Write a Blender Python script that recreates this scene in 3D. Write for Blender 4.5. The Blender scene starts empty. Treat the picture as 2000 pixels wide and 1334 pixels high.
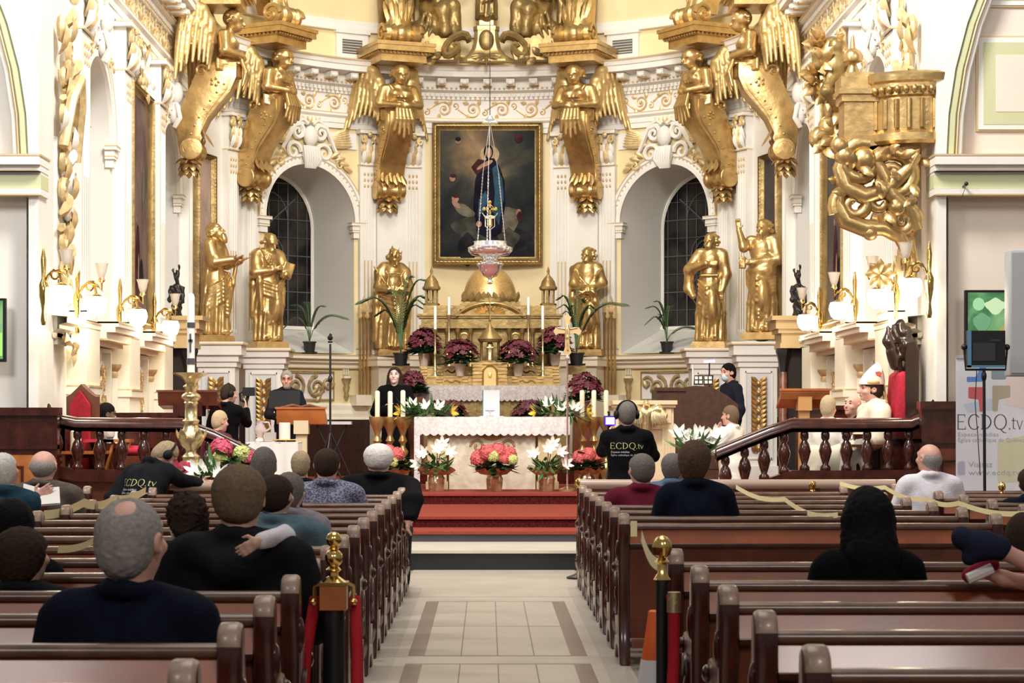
import bpy, math, random
import numpy as np
from mathutils import Vector, Matrix
random.seed(7)
R_ = math.radians
C = bpy.context.scene.collection
SC = bpy.context.scene
# ------------------------------------------------------------------ camera, world, lights, exposure
F, CX, CY, HC = 4200.0, 952.0, 820.0, 1.5      # focal length in px of the 2000x1334 frame, horizon point, eye height
cam = bpy.data.cameras.new('camera'); cam_o = bpy.data.objects.new('camera', cam); C.objects.link(cam_o)
cam_o.location = (0, 0, HC); cam_o.rotation_euler = (math.pi / 2, 0, 0)
cam.sensor_width = 36; cam.lens = 36 * F / 2000
cam.shift_x = (1000 - CX) / 2000; cam.shift_y = (CY - 667) / 2000
cam.clip_start = .1; cam.clip_end = 200
SC.camera = cam_o
cam.dof.use_dof = True; cam.dof.focus_distance = 27; cam.dof.aperture_fstop = 11
SC.view_settings.view_transform = 'Standard'; SC.view_settings.look = 'None'
SC.view_settings.gamma = 1; SC.view_settings.use_curve_mapping = False
SC.view_settings.exposure = -.16
w = bpy.data.worlds.new('nave_light'); SC.world = w; w.use_nodes = True
bg = w.node_tree.nodes['Background']; bg.inputs[0].default_value = (1, .95, .91, 1); bg.inputs[1].default_value = .20
def area(name, loc, target, size, power, col, sy=None):
    l = bpy.data.lights.new(name, 'AREA'); l.energy = power; l.color = col; l.size = size
    if sy: l.shape = 'RECTANGLE'; l.size_y = sy
    o = bpy.data.objects.new(name, l); C.objects.link(o); o.location = loc
    o.rotation_euler = (Vector(target) - Vector(loc)).to_track_quat('-Z', 'Y').to_euler(); return o
area('sanctuary_floodlight', (0, 18, 10.5), (0, 36, 4.5), 2.5, 1900, (1, .95, .88))
area('sanctuary_ceiling_light', (0, 30.5, 11.5), (0, 32.5, 2), 3.0, 420, (1, .93, .80))
area('nave_ceiling_light', (0, 12, 11), (0, 13, 0), 5, 560, (1, .93, .86), 10)
area('pew_glare_light', (3.3, -3.0, 8.6), (1, 8, .5), 1.5, 300, (1, .94, .90))  # added lamp behind the camera, placed for glare on the right pew planks
area('pew_glare_light', (-4.2, -3.0, 8.6), (-1, 8, .5), 1.6, 200, (1, .94, .90))  # smaller added lamp for the glare on the left planks
area('aisle_wall_fill_light', (-7.2, 13, 8.5), (-6.2, 22, 3.5), 2, 620, (1, .97, .94))  # added fill lamp that brightens the left nave wall
area('aisle_wall_fill_light', (7.2, 13, 8.5), (6.2, 22, 3.5), 2, 200, (1, .93, .85))  # added fill lamp for the right nave wall
def spot(name, loc, target, power, ang, col, size=.25):
    l = bpy.data.lights.new(name, 'SPOT'); l.energy = power; l.color = col; l.spot_size = R_(ang); l.spot_blend = .6; l.shadow_soft_size = size
    o = bpy.data.objects.new(name, l); C.objects.link(o); o.location = loc
    o.rotation_euler = (Vector(target) - Vector(loc)).to_track_quat('-Z', 'Y').to_euler(); return o
spot('side_chancel_spotlight', (2.8, 23.4, 9.5), (-4.2, 30, 4), 1300, 70, (1, .95, .88))
spot('side_chancel_spotlight', (-2.8, 23.4, 9.5), (4.2, 31, 4), 500, 70, (1, .92, .80))

def at(px, py, Y):
    return Vector(((px - CX) * Y / F, Y, HC + (CY - py) * Y / F))

# ------------------------------------------------------------------ materials
MATS = {}
def mat(name, col, rough=.55, metal=0.0, noise=0.0, nscale=8.0, bump=0.0, bscale=30.0, coat=0.0, emit=None, estr=0.0, trans=0.0, alpha=1.0, sheen=0.0, spec=None, col2=None, ntype='noise', detail=3):
    if name in MATS: return MATS[name]
    m = bpy.data.materials.new(name); m.use_nodes = True; nt = m.node_tree; N = nt.nodes; L = nt.links
    b = N['Principled BSDF']; b.inputs['Base Color'].default_value = (*col, 1); b.inputs['Roughness'].default_value = rough; b.inputs['Metallic'].default_value = metal
    if spec is not None: b.inputs['Specular IOR Level'].default_value = spec
    if coat: b.inputs['Coat Weight'].default_value = coat; b.inputs['Coat Roughness'].default_value = .12
    if sheen: b.inputs['Sheen Weight'].default_value = sheen
    if trans: b.inputs['Transmission Weight'].default_value = trans
    if alpha < 1: b.inputs['Alpha'].default_value = alpha
    if emit: b.inputs['Emission Color'].default_value = (*emit, 1); b.inputs['Emission Strength'].default_value = estr
    tc = N.new('ShaderNodeTexCoord')
    def tex(scale):
        if ntype == 'wave':
            t = N.new('ShaderNodeTexWave'); t.inputs['Scale'].default_value = scale; t.inputs['Distortion'].default_value = 6; t.inputs['Detail'].default_value = 2
        elif ntype == 'voronoi':
            t = N.new('ShaderNodeTexVoronoi'); t.inputs['Scale'].default_value = scale
        else:
            t = N.new('ShaderNodeTexNoise'); t.inputs['Scale'].default_value = scale; t.inputs['Detail'].default_value = detail
        L.new(tc.outputs['Object'], t.inputs['Vector']); return t
    if noise or col2:
        t = tex(nscale); r = N.new('ShaderNodeValToRGB')
        c2 = col2 if col2 else tuple(max(0, c * (1 - noise)) for c in col)
        c1 = col if col2 else tuple(min(1, c * (1 + noise)) for c in col)
        r.color_ramp.elements[0].position = .35; r.color_ramp.elements[1].position = .65
        r.color_ramp.elements[0].color = (*c2, 1); r.color_ramp.elements[1].color = (*c1, 1)
        L.new(t.outputs[0], r.inputs[0]); L.new(r.outputs[0], b.inputs['Base Color'])
    if bump:
        t2 = N.new('ShaderNodeTexNoise'); t2.inputs['Scale'].default_value = bscale; t2.inputs['Detail'].default_value = 4
        L.new(tc.outputs['Object'], t2.inputs['Vector'])
        bp = N.new('ShaderNodeBump'); bp.inputs['Strength'].default_value = bump; bp.inputs['Distance'].default_value = .02
        L.new(t2.outputs[0], bp.inputs['Height']); L.new(bp.outputs[0], b.inputs['Normal'])
    MATS[name] = m; return m
WHITE = mat('white_plaster', (.80, .78, .73), .6, noise=.03, nscale=2)
CREAM = mat('cream_plaster', (.84, .79, .64), .6, noise=.03, nscale=2)
YELLOW = mat('yellow_plaster', (.80, .67, .39), .6, noise=.04, nscale=2)
PINKW = mat('pinkish_plaster', (.80, .70, .60), .65, noise=.02, nscale=2)
GREENB = mat('sage_painted_band', (.58, .60, .36), .6)
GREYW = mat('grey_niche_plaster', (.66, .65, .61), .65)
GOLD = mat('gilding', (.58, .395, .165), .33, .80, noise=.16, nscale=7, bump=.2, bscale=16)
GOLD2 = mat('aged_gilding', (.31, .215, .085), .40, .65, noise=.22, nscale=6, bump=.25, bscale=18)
GILTLINE = mat('gilt_line', (.62, .47, .27), .5, .25)
BRASS = mat('polished_brass', (.86, .60, .20), .16, 1.0)
PALEBRASS = mat('pale_brass', (.80, .66, .38), .28, .9, noise=.1, nscale=20, bump=.2, bscale=25)
SILVER = mat('polished_silver', (.88, .88, .90), .10, .82)
BLACK = mat('black_plastic', (.008, .008, .009), .6, spec=.25)
BLACKM = mat('black_metal', (.02, .02, .022), .35, .3)
WOOD = mat('dark_varnished_wood', (.050, .011, .007), .22, coat=.35, noise=.35, nscale=9, ntype='noise')
WOODTOP = mat('polished_red_wood', (.34, .090, .034), .30, coat=.28, noise=.16, nscale=6)
WOODMID = mat('reddish_wood', (.13, .034, .016), .3, coat=.3, noise=.2, nscale=7)
WOODOR = mat('orange_wood', (.40, .13, .035), .35, coat=.2, noise=.2, nscale=5)
PALEWOOD = mat('pale_brown_wood', (.30, .20, .15), .38, coat=.2, noise=.25, nscale=14)
DOORSHADE = mat('doorway_shade', (.02, .012, .01), .8)

# ------------------------------------------------------------------ mesh kit
class MB:
    def __init__(s, fmap=None): s.v = []; s.f = []; s.m = []; s.mi = 0; s.map = fmap
    def add(s, vs, fs):
        o = len(s.v); s.v.extend([tuple(p) for p in vs]); s.f.extend([[i + o for i in f] for f in fs]); s.m.extend([s.mi] * len(fs)); return s
    def box(s, x0, y0, z0, x1, y1, z1, n=1):
        vs = []; fs = []
        for i in range(n + 1):
            x = x0 + (x1 - x0) * i / n; vs += [(x, y0, z0), (x, y1, z0), (x, y1, z1), (x, y0, z1)]
        for i in range(n):
            a = i * 4; b = a + 4
            for j in range(4): k = (j + 1) % 4; fs.append([a + j, b + j, b + k, a + k])
        fs.append([0, 1, 2, 3]); e = n * 4; fs.append([e + 3, e + 2, e + 1, e]); return s.add(vs, fs)
    def obox(s, c, h, M=None):
        M = M or Matrix(); c = Vector(c)
        vs = [c + M @ Vector((sx * h[0], sy * h[1], sz * h[2])) for sx in (-1, 1) for sy in (-1, 1) for sz in (-1, 1)]
        return s.add(vs, [[0, 1, 3, 2], [4, 6, 7, 5], [0, 4, 5, 1], [2, 3, 7, 6], [0, 2, 6, 4], [1, 5, 7, 3]])
    def tube(s, pts, r, n=6, closed=False, flat=1.0):
        pts = [Vector(p) for p in pts]; k = len(pts); rs = list(r) if hasattr(r, '__len__') else [r] * k
        up = None; vs = []; fs = []
        for i in range(k):
            if closed: d = pts[(i + 1) % k] - pts[i - 1]
            else: d = pts[min(i + 1, k - 1)] - pts[max(i - 1, 0)]
            d = d.normalized() if d.length > 1e-9 else Vector((0, 0, 1))
            if up is None:
                up = Vector((0, 0, 1)) if abs(d.z) < .9 else Vector((0, 1, 0))
            a = d.cross(up); a = a.normalized() if a.length > 1e-6 else d.orthogonal().normalized()
            b = a.cross(d).normalized(); up = b
            for j in range(n):
                t = 2 * math.pi * j / n; vs.append(pts[i] + a * (math.cos(t) * rs[i]) + b * (math.sin(t) * rs[i] * flat))
        for i in range(k if closed else k - 1):
            p = i * n; q = ((i + 1) % k) * n
            for j in range(n): l = (j + 1) % n; fs.append([p + j, p + l, q + l, q + j])
        if not closed:
            fs.append(list(range(n))[::-1]); fs.append([(k - 1) * n + j for j in range(n)])
        return s.add(vs, fs)
    def lathe(s, prof, c=(0, 0, 0), n=16, M=None, flute=0, nf=8):
        vs = []; fs = []; k = len(prof); c = Vector(c)
        for (r, z) in prof:
            for j in range(n):
                t = 2 * math.pi * j / n; rr = r * (1 + flute * math.cos(nf * t))
                p = Vector((rr * math.cos(t), rr * math.sin(t), z)); vs.append(c + (M @ p if M else p))
        for i in range(k - 1):
            for j in range(n): l = (j + 1) % n; fs.append([i * n + j, i * n + l, (i + 1) * n + l, (i + 1) * n + j])
        fs.append(list(range(n))[::-1]); fs.append([(k - 1) * n + j for j in range(n)])
        return s.add(vs, fs)
    def sphere(s, c, r, n=10, m=7, M=None):
        r = r if hasattr(r, '__len__') else (r, r, r); c = Vector(c); vs = []; fs = []
        for i in range(m + 1):
            a = math.pi * i / m
            for j in range(n):
                t = 2 * math.pi * j / n; p = Vector((r[0] * math.sin(a) * math.cos(t), r[1] * math.sin(a) * math.sin(t), -r[2] * math.cos(a)))
                vs.append(c + (M @ p if M else p))
        for i in range(m):
            for j in range(n): l = (j + 1) % n; fs.append([i * n + j, i * n + l, (i + 1) * n + l, (i + 1) * n + j])
        return s.add(vs, fs)
    def prism(s, poly, fa, fb):
        k = len(poly); vs = [fa(*p) for p in poly] + [fb(*p) for p in poly]
        fs = [[i, (i + 1) % k, k + (i + 1) % k, k + i] for i in range(k)] + [list(range(k))[::-1], [k + i for i in range(k)]]
        return s.add(vs, fs)
    def sweep(s, prof, frames, closed=False, cap=True):
        k = len(prof); vs = []; fs = []
        for fr in frames: vs += [fr(*p) for p in prof]
        n = len(frames)
        for i in range(n if closed else n - 1):
            for j in range(k - 1):
                p = i * k + j; q = ((i + 1) % n) * k + j; fs.append([p, p + 1, q + 1, q])
        if cap and not closed: fs.append(list(range(k))); fs.append([(n - 1) * k + j for j in range(k)][::-1])
        return s.add(vs, fs)
    def leaf(s, p, d, nrm, L, W, lift=.15, n=4, curl=.3, thick=0.0):
        """pointed leaf from p along d, midrib raised along nrm"""
        p = Vector(p); d = Vector(d).normalized(); nrm = Vector(nrm); nrm = (nrm - d * nrm.dot(d))
        nrm = nrm.normalized() if nrm.length > 1e-6 else d.orthogonal().normalized(); sd = d.cross(nrm); vs = []; fs = []
        for i in range(n + 1):
            t = i / n; wd = W * .5 * math.sin(math.pi * min(1, (t * .92 + .08))) ** .8 if i < n else 0
            c = p + d * (L * t) + nrm * (L * curl * (t * (1 - t) * 1.6 + .6 * t * t * (1 if curl > 0 else 1)))
            vs += [c - sd * wd, c + nrm * (lift * wd), c + sd * wd]
        for i in range(n):
            a = i * 3; b = a + 3; fs += [[a, a + 1, b + 1, b], [a + 1, a + 2, b + 2, b + 1]]
        return s.add(vs, fs)
    def build(s, name, mats, parent=None, smooth=40, kind=None):
        me = bpy.data.meshes.new(name); vs = [s.map(*p) for p in s.v] if s.map else s.v
        me.from_pydata([tuple(p) for p in vs], [], s.f)
        mats = mats if isinstance(mats, (list, tuple)) else [mats]
        for m_ in mats: me.materials.append(m_)
        if len(mats) > 1: me.polygons.foreach_set('material_index', s.m)
        return finish(me, name, parent, smooth, kind)
def finish(me, name, parent=None, smooth=40, kind=None):
    if smooth:
        me.polygons.foreach_set('use_smooth', [True] * len(me.polygons))
        if smooth < 180: me.set_sharp_from_angle(angle=R_(smooth))
    me.update()
    o = bpy.data.objects.new(name, me); C.objects.link(o)
    if parent: o.parent = parent
    if kind: o['kind'] = kind
    return o
def thing(name, label, cat, loc=(0, 0, 0), rz=0, group=None):
    o = bpy.data.objects.new(name, None); C.objects.link(o); o.location = loc; o.rotation_euler = (0, 0, rz); o.empty_display_size = .1
    o['label'] = label; o['category'] = cat
    if group: o['group'] = group
    return o
def tag(o, label, cat, group=None):
    o['label'] = label; o['category'] = cat
    if group: o['group'] = group
    return o
def copy_tree(o, parent=None, loc=None, rz=None, label=None, group=None, scale=None):
    c = o.copy(); C.objects.link(c); c.parent = parent
    if loc is not None: c.location = loc
    if rz is not None: c.rotation_euler = (0, 0, rz)
    if scale is not None: c.scale = scale
    if label: c['label'] = label
    if group: c['group'] = group
    for ch in list(o.children): copy_tree(ch, c)
    return c
def rz_m(a): return Matrix.Rotation(a, 3, 'Z')

# ------------------------------------------------------------------ SDF kit (sculpted figures: numpy distance field -> surface nets)
class SDF:
    def __init__(s, M=None): s.p = []; s.M = M; s.disp = None
    def _pt(s, a): return np.array(a, float)
    def cap(s, a, b, ra, rb=None, k=.03, op=1):
        rb = ra if rb is None else rb; a = s._pt(a); b = s._pt(b); r = max(ra, rb)
        def f(X, Y, Z):
            ab = b - a; L2 = max(ab @ ab, 1e-9); t = np.clip(((X - a[0]) * ab[0] + (Y - a[1]) * ab[1] + (Z - a[2]) * ab[2]) / L2, 0, 1)
            return np.sqrt((X - a[0] - t * ab[0]) ** 2 + (Y - a[1] - t * ab[1]) ** 2 + (Z - a[2] - t * ab[2]) ** 2) - (ra + (rb - ra) * t)
        s.p.append((f, np.minimum(a, b) - r, np.maximum(a, b) + r, k, op)); return s
    def chain(s, pts, rs, k=.03):
        for i in range(len(pts) - 1): s.cap(pts[i], pts[i + 1], rs[i], rs[i + 1], k)
        return s
    def ell(s, c, r, k=.03, op=1, rot=None):
        c = s._pt(c); r = s._pt(r); Q = np.array(rot) if rot is not None else None; R = r.max() if rot is not None else r
        def f(X, Y, Z):
            x, y, z = X - c[0], Y - c[1], Z - c[2]
            if Q is not None: x, y, z = (Q[0][0] * x + Q[1][0] * y + Q[2][0] * z, Q[0][1] * x + Q[1][1] * y + Q[2][1] * z, Q[0][2] * x + Q[1][2] * y + Q[2][2] * z)
            q = np.sqrt((x / r[0]) ** 2 + (y / r[1]) ** 2 + (z / r[2]) ** 2)
            g = np.sqrt((x / r[0] ** 2) ** 2 + (y / r[1] ** 2) ** 2 + (z / r[2] ** 2) ** 2)
            return q * (q - 1) / np.maximum(g, 1e-6)
        s.p.append((f, c - R, c + R, k, op)); return s
    def box(s, c, h, k=.02, op=1, rot=None, rd=.01):
        c = s._pt(c); h = s._pt(h); Q = np.array(rot) if rot is not None else None; R = np.linalg.norm(h) if rot is not None else h
        def f(X, Y, Z):
            x, y, z = X - c[0], Y - c[1], Z - c[2]
            if Q is not None: x, y, z = (Q[0][0] * x + Q[1][0] * y + Q[2][0] * z, Q[0][1] * x + Q[1][1] * y + Q[2][1] * z, Q[0][2] * x + Q[1][2] * y + Q[2][2] * z)
            x, y, z = abs(x) - h[0] + rd, abs(y) - h[1] + rd, abs(z) - h[2] + rd
            return np.sqrt(np.maximum(x, 0) ** 2 + np.maximum(y, 0) ** 2 + np.maximum(z, 0) ** 2) + np.minimum(np.maximum(x, np.maximum(y, z)), 0) - rd
        s.p.append((f, c - R, c + R, k, op)); return s
    def fn(s, f, lo, hi, k=.03, op=1): s.p.append((f, s._pt(lo), s._pt(hi), k, op)); return s
    def mesh(s, h=.012, pad=.03):
        pos = [p for p in s.p if p[4] > 0]
        lo = np.min([p[1] for p in pos], axis=0) - pad - h * 2; hi = np.max([p[2] for p in pos], axis=0) + pad + h * 2
        n = np.ceil((hi - lo) / h).astype(int) + 1
        ax = [lo[i] + h * np.arange(n[i]) for i in range(3)]
        D = np.full(n, 9.0, np.float32)
        for (f, a, b, k, op) in s.p:
            m = max(k, .02) + pad + 2 * h
            i0 = np.clip(((a - m - lo) / h).astype(int), 0, n - 1); i1 = np.clip(((b + m - lo) / h).astype(int) + 2, 1, n)
            sl = tuple(slice(i0[i], i1[i]) for i in range(3))
            if min(i1 - i0) <= 0: continue
            X = ax[0][sl[0]][:, None, None]; Y = ax[1][sl[1]][None, :, None]; Z = ax[2][sl[2]][None, None, :]
            d = f(X, Y, Z); o = D[sl]
            if op > 0:
                if k > 1e-4:
                    e = np.clip(.5 + .5 * (o - d) / k, 0, 1); D[sl] = o + (d - o) * e - k * e * (1 - e)
                else: D[sl] = np.minimum(o, d)
            else:
                D[sl] = np.maximum(o, -d)
        if s.disp is not None: D = D + s.disp(ax[0][:, None, None], ax[1][None, :, None], ax[2][None, None, :])
        D[0] = D[-1] = 9; D[:, 0] = D[:, -1] = 9; D[:, :, 0] = D[:, :, -1] = 9
        return nets(D, lo, h)
def nets(D, lo, h):
    I = D < 0; n = np.array(D.shape)
    cnt = np.zeros(n - 1, np.float32); pos = np.zeros((3, *(n - 1)), np.float32)
    for axis in range(3):
        o = [a for a in range(3) if a != axis]
        for d1 in (0, 1):
            for d2 in (0, 1):
                s0 = [None] * 3; s1 = [None] * 3
                s0[axis] = slice(0, n[axis] - 1); s1[axis] = slice(1, n[axis])
                for a, d in zip(o, (d1, d2)): s0[a] = s1[a] = slice(d, n[a] - 1 + d)
                A = D[tuple(s0)]; B = D[tuple(s1)]; X = (A < 0) != (B < 0)
                t = np.where(X, A / np.where(X, A - B, 1), 0)
                cnt += X; pos[axis] += t
                pos[o[0]] += X * d1; pos[o[1]] += X * d2
    act = cnt > 0; idx = np.full(act.shape, -1, np.int64); idx[act] = np.arange(act.sum())
    c = np.argwhere(act); P = pos[:, act].T / cnt[act][:, None]
    V = lo + (c + P) * h
    Fq = []
    for axis in range(3):
        o = [(axis + 1) % 3, (axis + 2) % 3]
        s0 = [slice(1, n[a] - 1) for a in range(3)]; s1 = list(s0); s0[axis] = slice(0, n[axis] - 1); s1[axis] = slice(1, n[axis])
        A = I[tuple(s0)]; B = I[tuple(s1)]
        for flip, X in ((0, A & ~B), (1, B & ~A)):
            e = np.argwhere(X)
            if not len(e): continue
            e = e + np.array([0 if a == axis else 1 for a in range(3)])
            q = []
            for (a, b) in ((0, 0), (1, 0), (1, 1), (0, 1)):
                g = e.copy(); g[:, o[0]] -= 1 - a; g[:, o[1]] -= 1 - b; q.append(idx[g[:, 0], g[:, 1], g[:, 2]])
            q = np.stack(q, 1); Fq.append(q[:, ::-1] if flip else q)
    Fq = np.concatenate(Fq) if Fq else np.zeros((0, 4), int)
    return V, Fq[(Fq >= 0).all(1)]
def vf_mesh(name, parts, mats, parent=None, smooth=180, M=None, kind=None):
    """parts: list of (V, F, material index) joined into one mesh"""
    vs = []; fs = []; mi = []; o = 0
    for V, Fq, m_ in parts: vs.append(V); fs.append(Fq + o); mi.append(np.full(len(Fq), m_)); o += len(V)
    V = np.concatenate(vs); Fq = np.concatenate(fs); mi = np.concatenate(mi)
    if M is not None:
        A = np.array(M.to_3x3()); V = V @ A.T + np.array(M.translation)
    me = bpy.data.meshes.new(name); me.vertices.add(len(V)); me.vertices.foreach_set('co', V.astype(np.float32).ravel())
    me.loops.add(len(Fq) * 4); me.loops.foreach_set('vertex_index', Fq.astype(np.int32).ravel())
    me.polygons.add(len(Fq)); me.polygons.foreach_set('loop_start', np.arange(0, len(Fq) * 4, 4, dtype=np.int32))
    mats = mats if isinstance(mats, (list, tuple)) else [mats]
    for m_ in mats: me.materials.append(m_)
    me.polygons.foreach_set('material_index', mi.astype(np.int32)); me.validate()
    return finish(me, name, parent, smooth, kind)
# ------------------------------------------------------------------ the building
RA, YC, XW = 4.6, 32.4, 4.6                     # apse radius and centre, half width of the chancel
def map_apse(u, v, w_=0): t = u / RA; r = RA - w_; return (r * math.sin(t), YC + r * math.cos(t), v)
def map_left(u, v, w_=0): return (-XW + w_, u, v)
def map_right(u, v, w_=0): return (XW - w_, u, v)
def ua(deg): return RA * R_(deg)
FRAMES = []                                     # plan path of the chancel: left wall, apse, right wall
def fr(P, N): return lambda a, b: (P[0] + N[0] * a, P[1] + N[1] * a, b)
PATH = [((-XW, y), (1, 0)) for y in (22.5, 24.5, 26.5, 28.5, 30.5)]
for i in range(49):
    t = R_(-90 + 180 * i / 48); PATH.append(((RA * math.sin(t), YC + RA * math.cos(t)), (-math.sin(t), -math.cos(t))))
PATH += [((XW, y), (-1, 0)) for y in (30.5, 28.5, 26.5, 24.5, 22.5)]
FRAMES = [fr(*p) for p in PATH]

def marble_mat():
    m = mat('aisle_tiles', (.56, .50, .42), .28, noise=.05, nscale=3, spec=.45)
    return m
TILE = marble_mat(); TILE2 = mat('beige_border_tile', (.46, .42, .36), .3, noise=.05, nscale=4)
TBROWN = mat('taupe_inlay_stone', (.23, .17, .15), .3, noise=.08, nscale=9); JOINT = mat('tile_joint', (.26, .23, .20), .6)
FLOORD = mat('dark_nave_floor', (.30, .25, .20), .4, noise=.1, nscale=3)
b = MB(); b.box(-9, -2, -.12, 9, 38, -.004); b.build('floor', [FLOORD], kind='structure', smooth=0)
# aisle paving: field, borders, taupe strips, joints
b = MB(); AX0, AX1 = -.74, .87; AC = .065
b.mi = 0; b.box(AX0, 1, -.004, AX1, 21.5, 0)
b.mi = 1; b.box(AX0 + .02, 1, 0, AX0 + .16, 19.2, .001); b.box(AX1 - .16, 1, 0, AX1 - .02, 19.2, .001)
b.mi = 2
rows = [(14.95 - 4.05 * k, 18.55 - 4.05 * k) for k in range(0, 5)]
def gy(py): return HC * F / (py - CY)
bands = [(gy(1281), gy(1175)), (gy(1430), gy(1297)), (gy(1700), gy(1455))]
for (y0, y1) in bands:
    for (xa, xb) in ((-.505, -.40), (.53, .635)): b.box(xa, y0, 0, xb, y1, .0012)
b.mi = 3
for (y0, y1) in bands:
    for k in range(1, 4): x = -.40 + .93 * k / 4; b.box(x - .004, y0, 0, x + .004, y1, .0013)
    for yy in (y0, y1): b.box(-.505, yy - .012, 0, .635, yy + .012, .0014)
    ym = y0 + (y1 - y0) * .48; b.box(-.40, ym - .006, 0, .53, ym + .006, .0012)
for yy in (gy(1166), gy(1119)): b.box(AX0, yy - .01, 0, AX1, yy + .01, .0012)
b.build('floor_aisle', [TILE, TILE2, TBROWN, JOINT], kind='structure', smooth=0)
# steps up to the sanctuary
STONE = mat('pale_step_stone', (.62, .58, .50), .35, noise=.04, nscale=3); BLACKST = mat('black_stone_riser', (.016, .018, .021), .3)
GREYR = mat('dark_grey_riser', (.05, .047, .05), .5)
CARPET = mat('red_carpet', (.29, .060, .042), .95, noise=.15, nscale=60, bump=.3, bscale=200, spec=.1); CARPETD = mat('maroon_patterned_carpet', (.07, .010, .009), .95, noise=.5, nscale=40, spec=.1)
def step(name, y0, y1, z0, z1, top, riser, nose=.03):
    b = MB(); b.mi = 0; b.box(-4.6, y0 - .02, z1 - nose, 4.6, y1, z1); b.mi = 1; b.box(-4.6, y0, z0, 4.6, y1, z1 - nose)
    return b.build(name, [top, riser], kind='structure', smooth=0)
step('floor_marble_step', 21.5, 38, 0, .195, STONE, BLACKST)
step('floor_lower_carpet_step', 23.03, 38, .195, .305, CARPET, GREYR)
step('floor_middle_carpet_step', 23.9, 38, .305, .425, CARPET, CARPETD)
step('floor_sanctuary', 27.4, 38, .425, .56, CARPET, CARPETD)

# ---- side walls with blind arched niches
NR, NSP, NSILL = .93, 4.83, 2.62
ZTOP = 11.5
def arch_h(d): return NSP + math.sqrt(max(NR * NR - d * d, 0))
def wall_with_arches(name, fmap, u0, u1, centres, depth, mats, sill=NSILL, back=True, split=None):
    b = MB(fmap); us = set(np.round(np.linspace(u0, u1, max(2, int((u1 - u0) / .35))), 4))
    for c in centres:
        us |= set(np.round(c + NR * np.sin(np.linspace(-math.pi / 2, math.pi / 2, 25)), 4))
    us = sorted(us)
    def q(ua_, ub_, fa, fb, ga, gb): b.add([(ua_, fa, 0), (ub_, fb, 0), (ub_, gb, 0), (ua_, ga, 0)], [[0, 1, 2, 3]])
    for a, c_ in zip(us[:-1], us[1:]):
        mid = (a + c_) / 2; cc = [c for c in centres if abs(mid - c) < NR]
        b.mi = 0
        if not cc: q(a, c_, 0, 0, 7.5, 7.5)
        else:
            c = cc[0]; q(a, c_, 0, 0, sill, sill); q(a, c_, arch_h(a - c), arch_h(c_ - c), 7.5, 7.5)
        b.mi = 2; q(a, c_, 7.5, 7.5, ZTOP, ZTOP)
    return b
def arch_outline(c, n=24, r=NR, sill=NSILL, sp=NSP):
    pts = [(c - r, sill), (c - r, (sill + sp) / 2)]
    pts += [(c - r * math.cos(math.pi * i / n), sp + r * math.sin(math.pi * i / n)) for i in range(n + 1)]
    return pts + [(c + r, (sill + sp) / 2), (c + r, sill)]
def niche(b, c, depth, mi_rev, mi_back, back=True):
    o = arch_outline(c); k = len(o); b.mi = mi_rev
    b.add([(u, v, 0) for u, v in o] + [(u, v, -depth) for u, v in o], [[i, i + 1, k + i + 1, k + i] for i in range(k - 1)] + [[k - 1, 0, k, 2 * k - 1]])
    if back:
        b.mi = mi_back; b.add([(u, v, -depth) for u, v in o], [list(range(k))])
def archivolt(b, c, mw, mb_, mg):
    """moulded ring round an arch with a bead row"""
    n = 26
    def fra(ang): return lambda a, w_: (c - (NR + a) * math.cos(ang), NSP + (NR + a) * math.sin(ang), w_)
    b.mi = mw; b.sweep([(0, 0), (0, .05), (.07, .05), (.08, .03), (.12, .03), (.13, .06), (.17, .06), (.18, 0)], [fra(math.pi * i / n) for i in range(n + 1)])
    b.mi = mg
    for i in range(37):
        a_ = math.pi * (i + .5) / 37; p = fra(a_)(.10, .035); b.sphere(p, (.016, .016, .016), 5, 4)
    b.sweep([(.172, .0), (.172, .064), (.186, .064), (.186, 0)], [fra(math.pi * i / n) for i in range(n + 1)])
    # imposts
    for s_ in (-1, 1):
        b.mi = mw; u = c + s_ * (NR + .06)
        b.box(u - .12, NSP - .16, -.05, u + .12, NSP - .02, .07); b.box(u - .15, NSP - .05, -.05, u + .15, NSP + .0, .10); b.box(u - .09, NSP - .26, -.05, u + .09, NSP - .16, .05)
        b.mi = mg; b.box(u - .152, NSP - .012, -.05, u + .152, NSP + .004, .104); b.box(u - .122, NSP - .135, -.05, u + .122, NSP - .12, .074)
for side, fmap in (('left', map_left), ('right', map_right)):
    cs = [25.25, 30.95]
    b = wall_with_arches('wall_' + side, fmap, 22.5, YC, cs, .6, None)
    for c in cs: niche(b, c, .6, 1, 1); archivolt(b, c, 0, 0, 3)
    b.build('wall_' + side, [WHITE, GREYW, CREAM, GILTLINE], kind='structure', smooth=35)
# ---- apse wall with two arched windows
WA = 41.0; us_c = [-ua(WA), ua(WA)]
b = wall_with_arches('wall_back', map_apse, -ua(90), ua(90), us_c, 0, None)
b.v = [(p[0], p[1], p[2]) for p in b.v]
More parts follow.
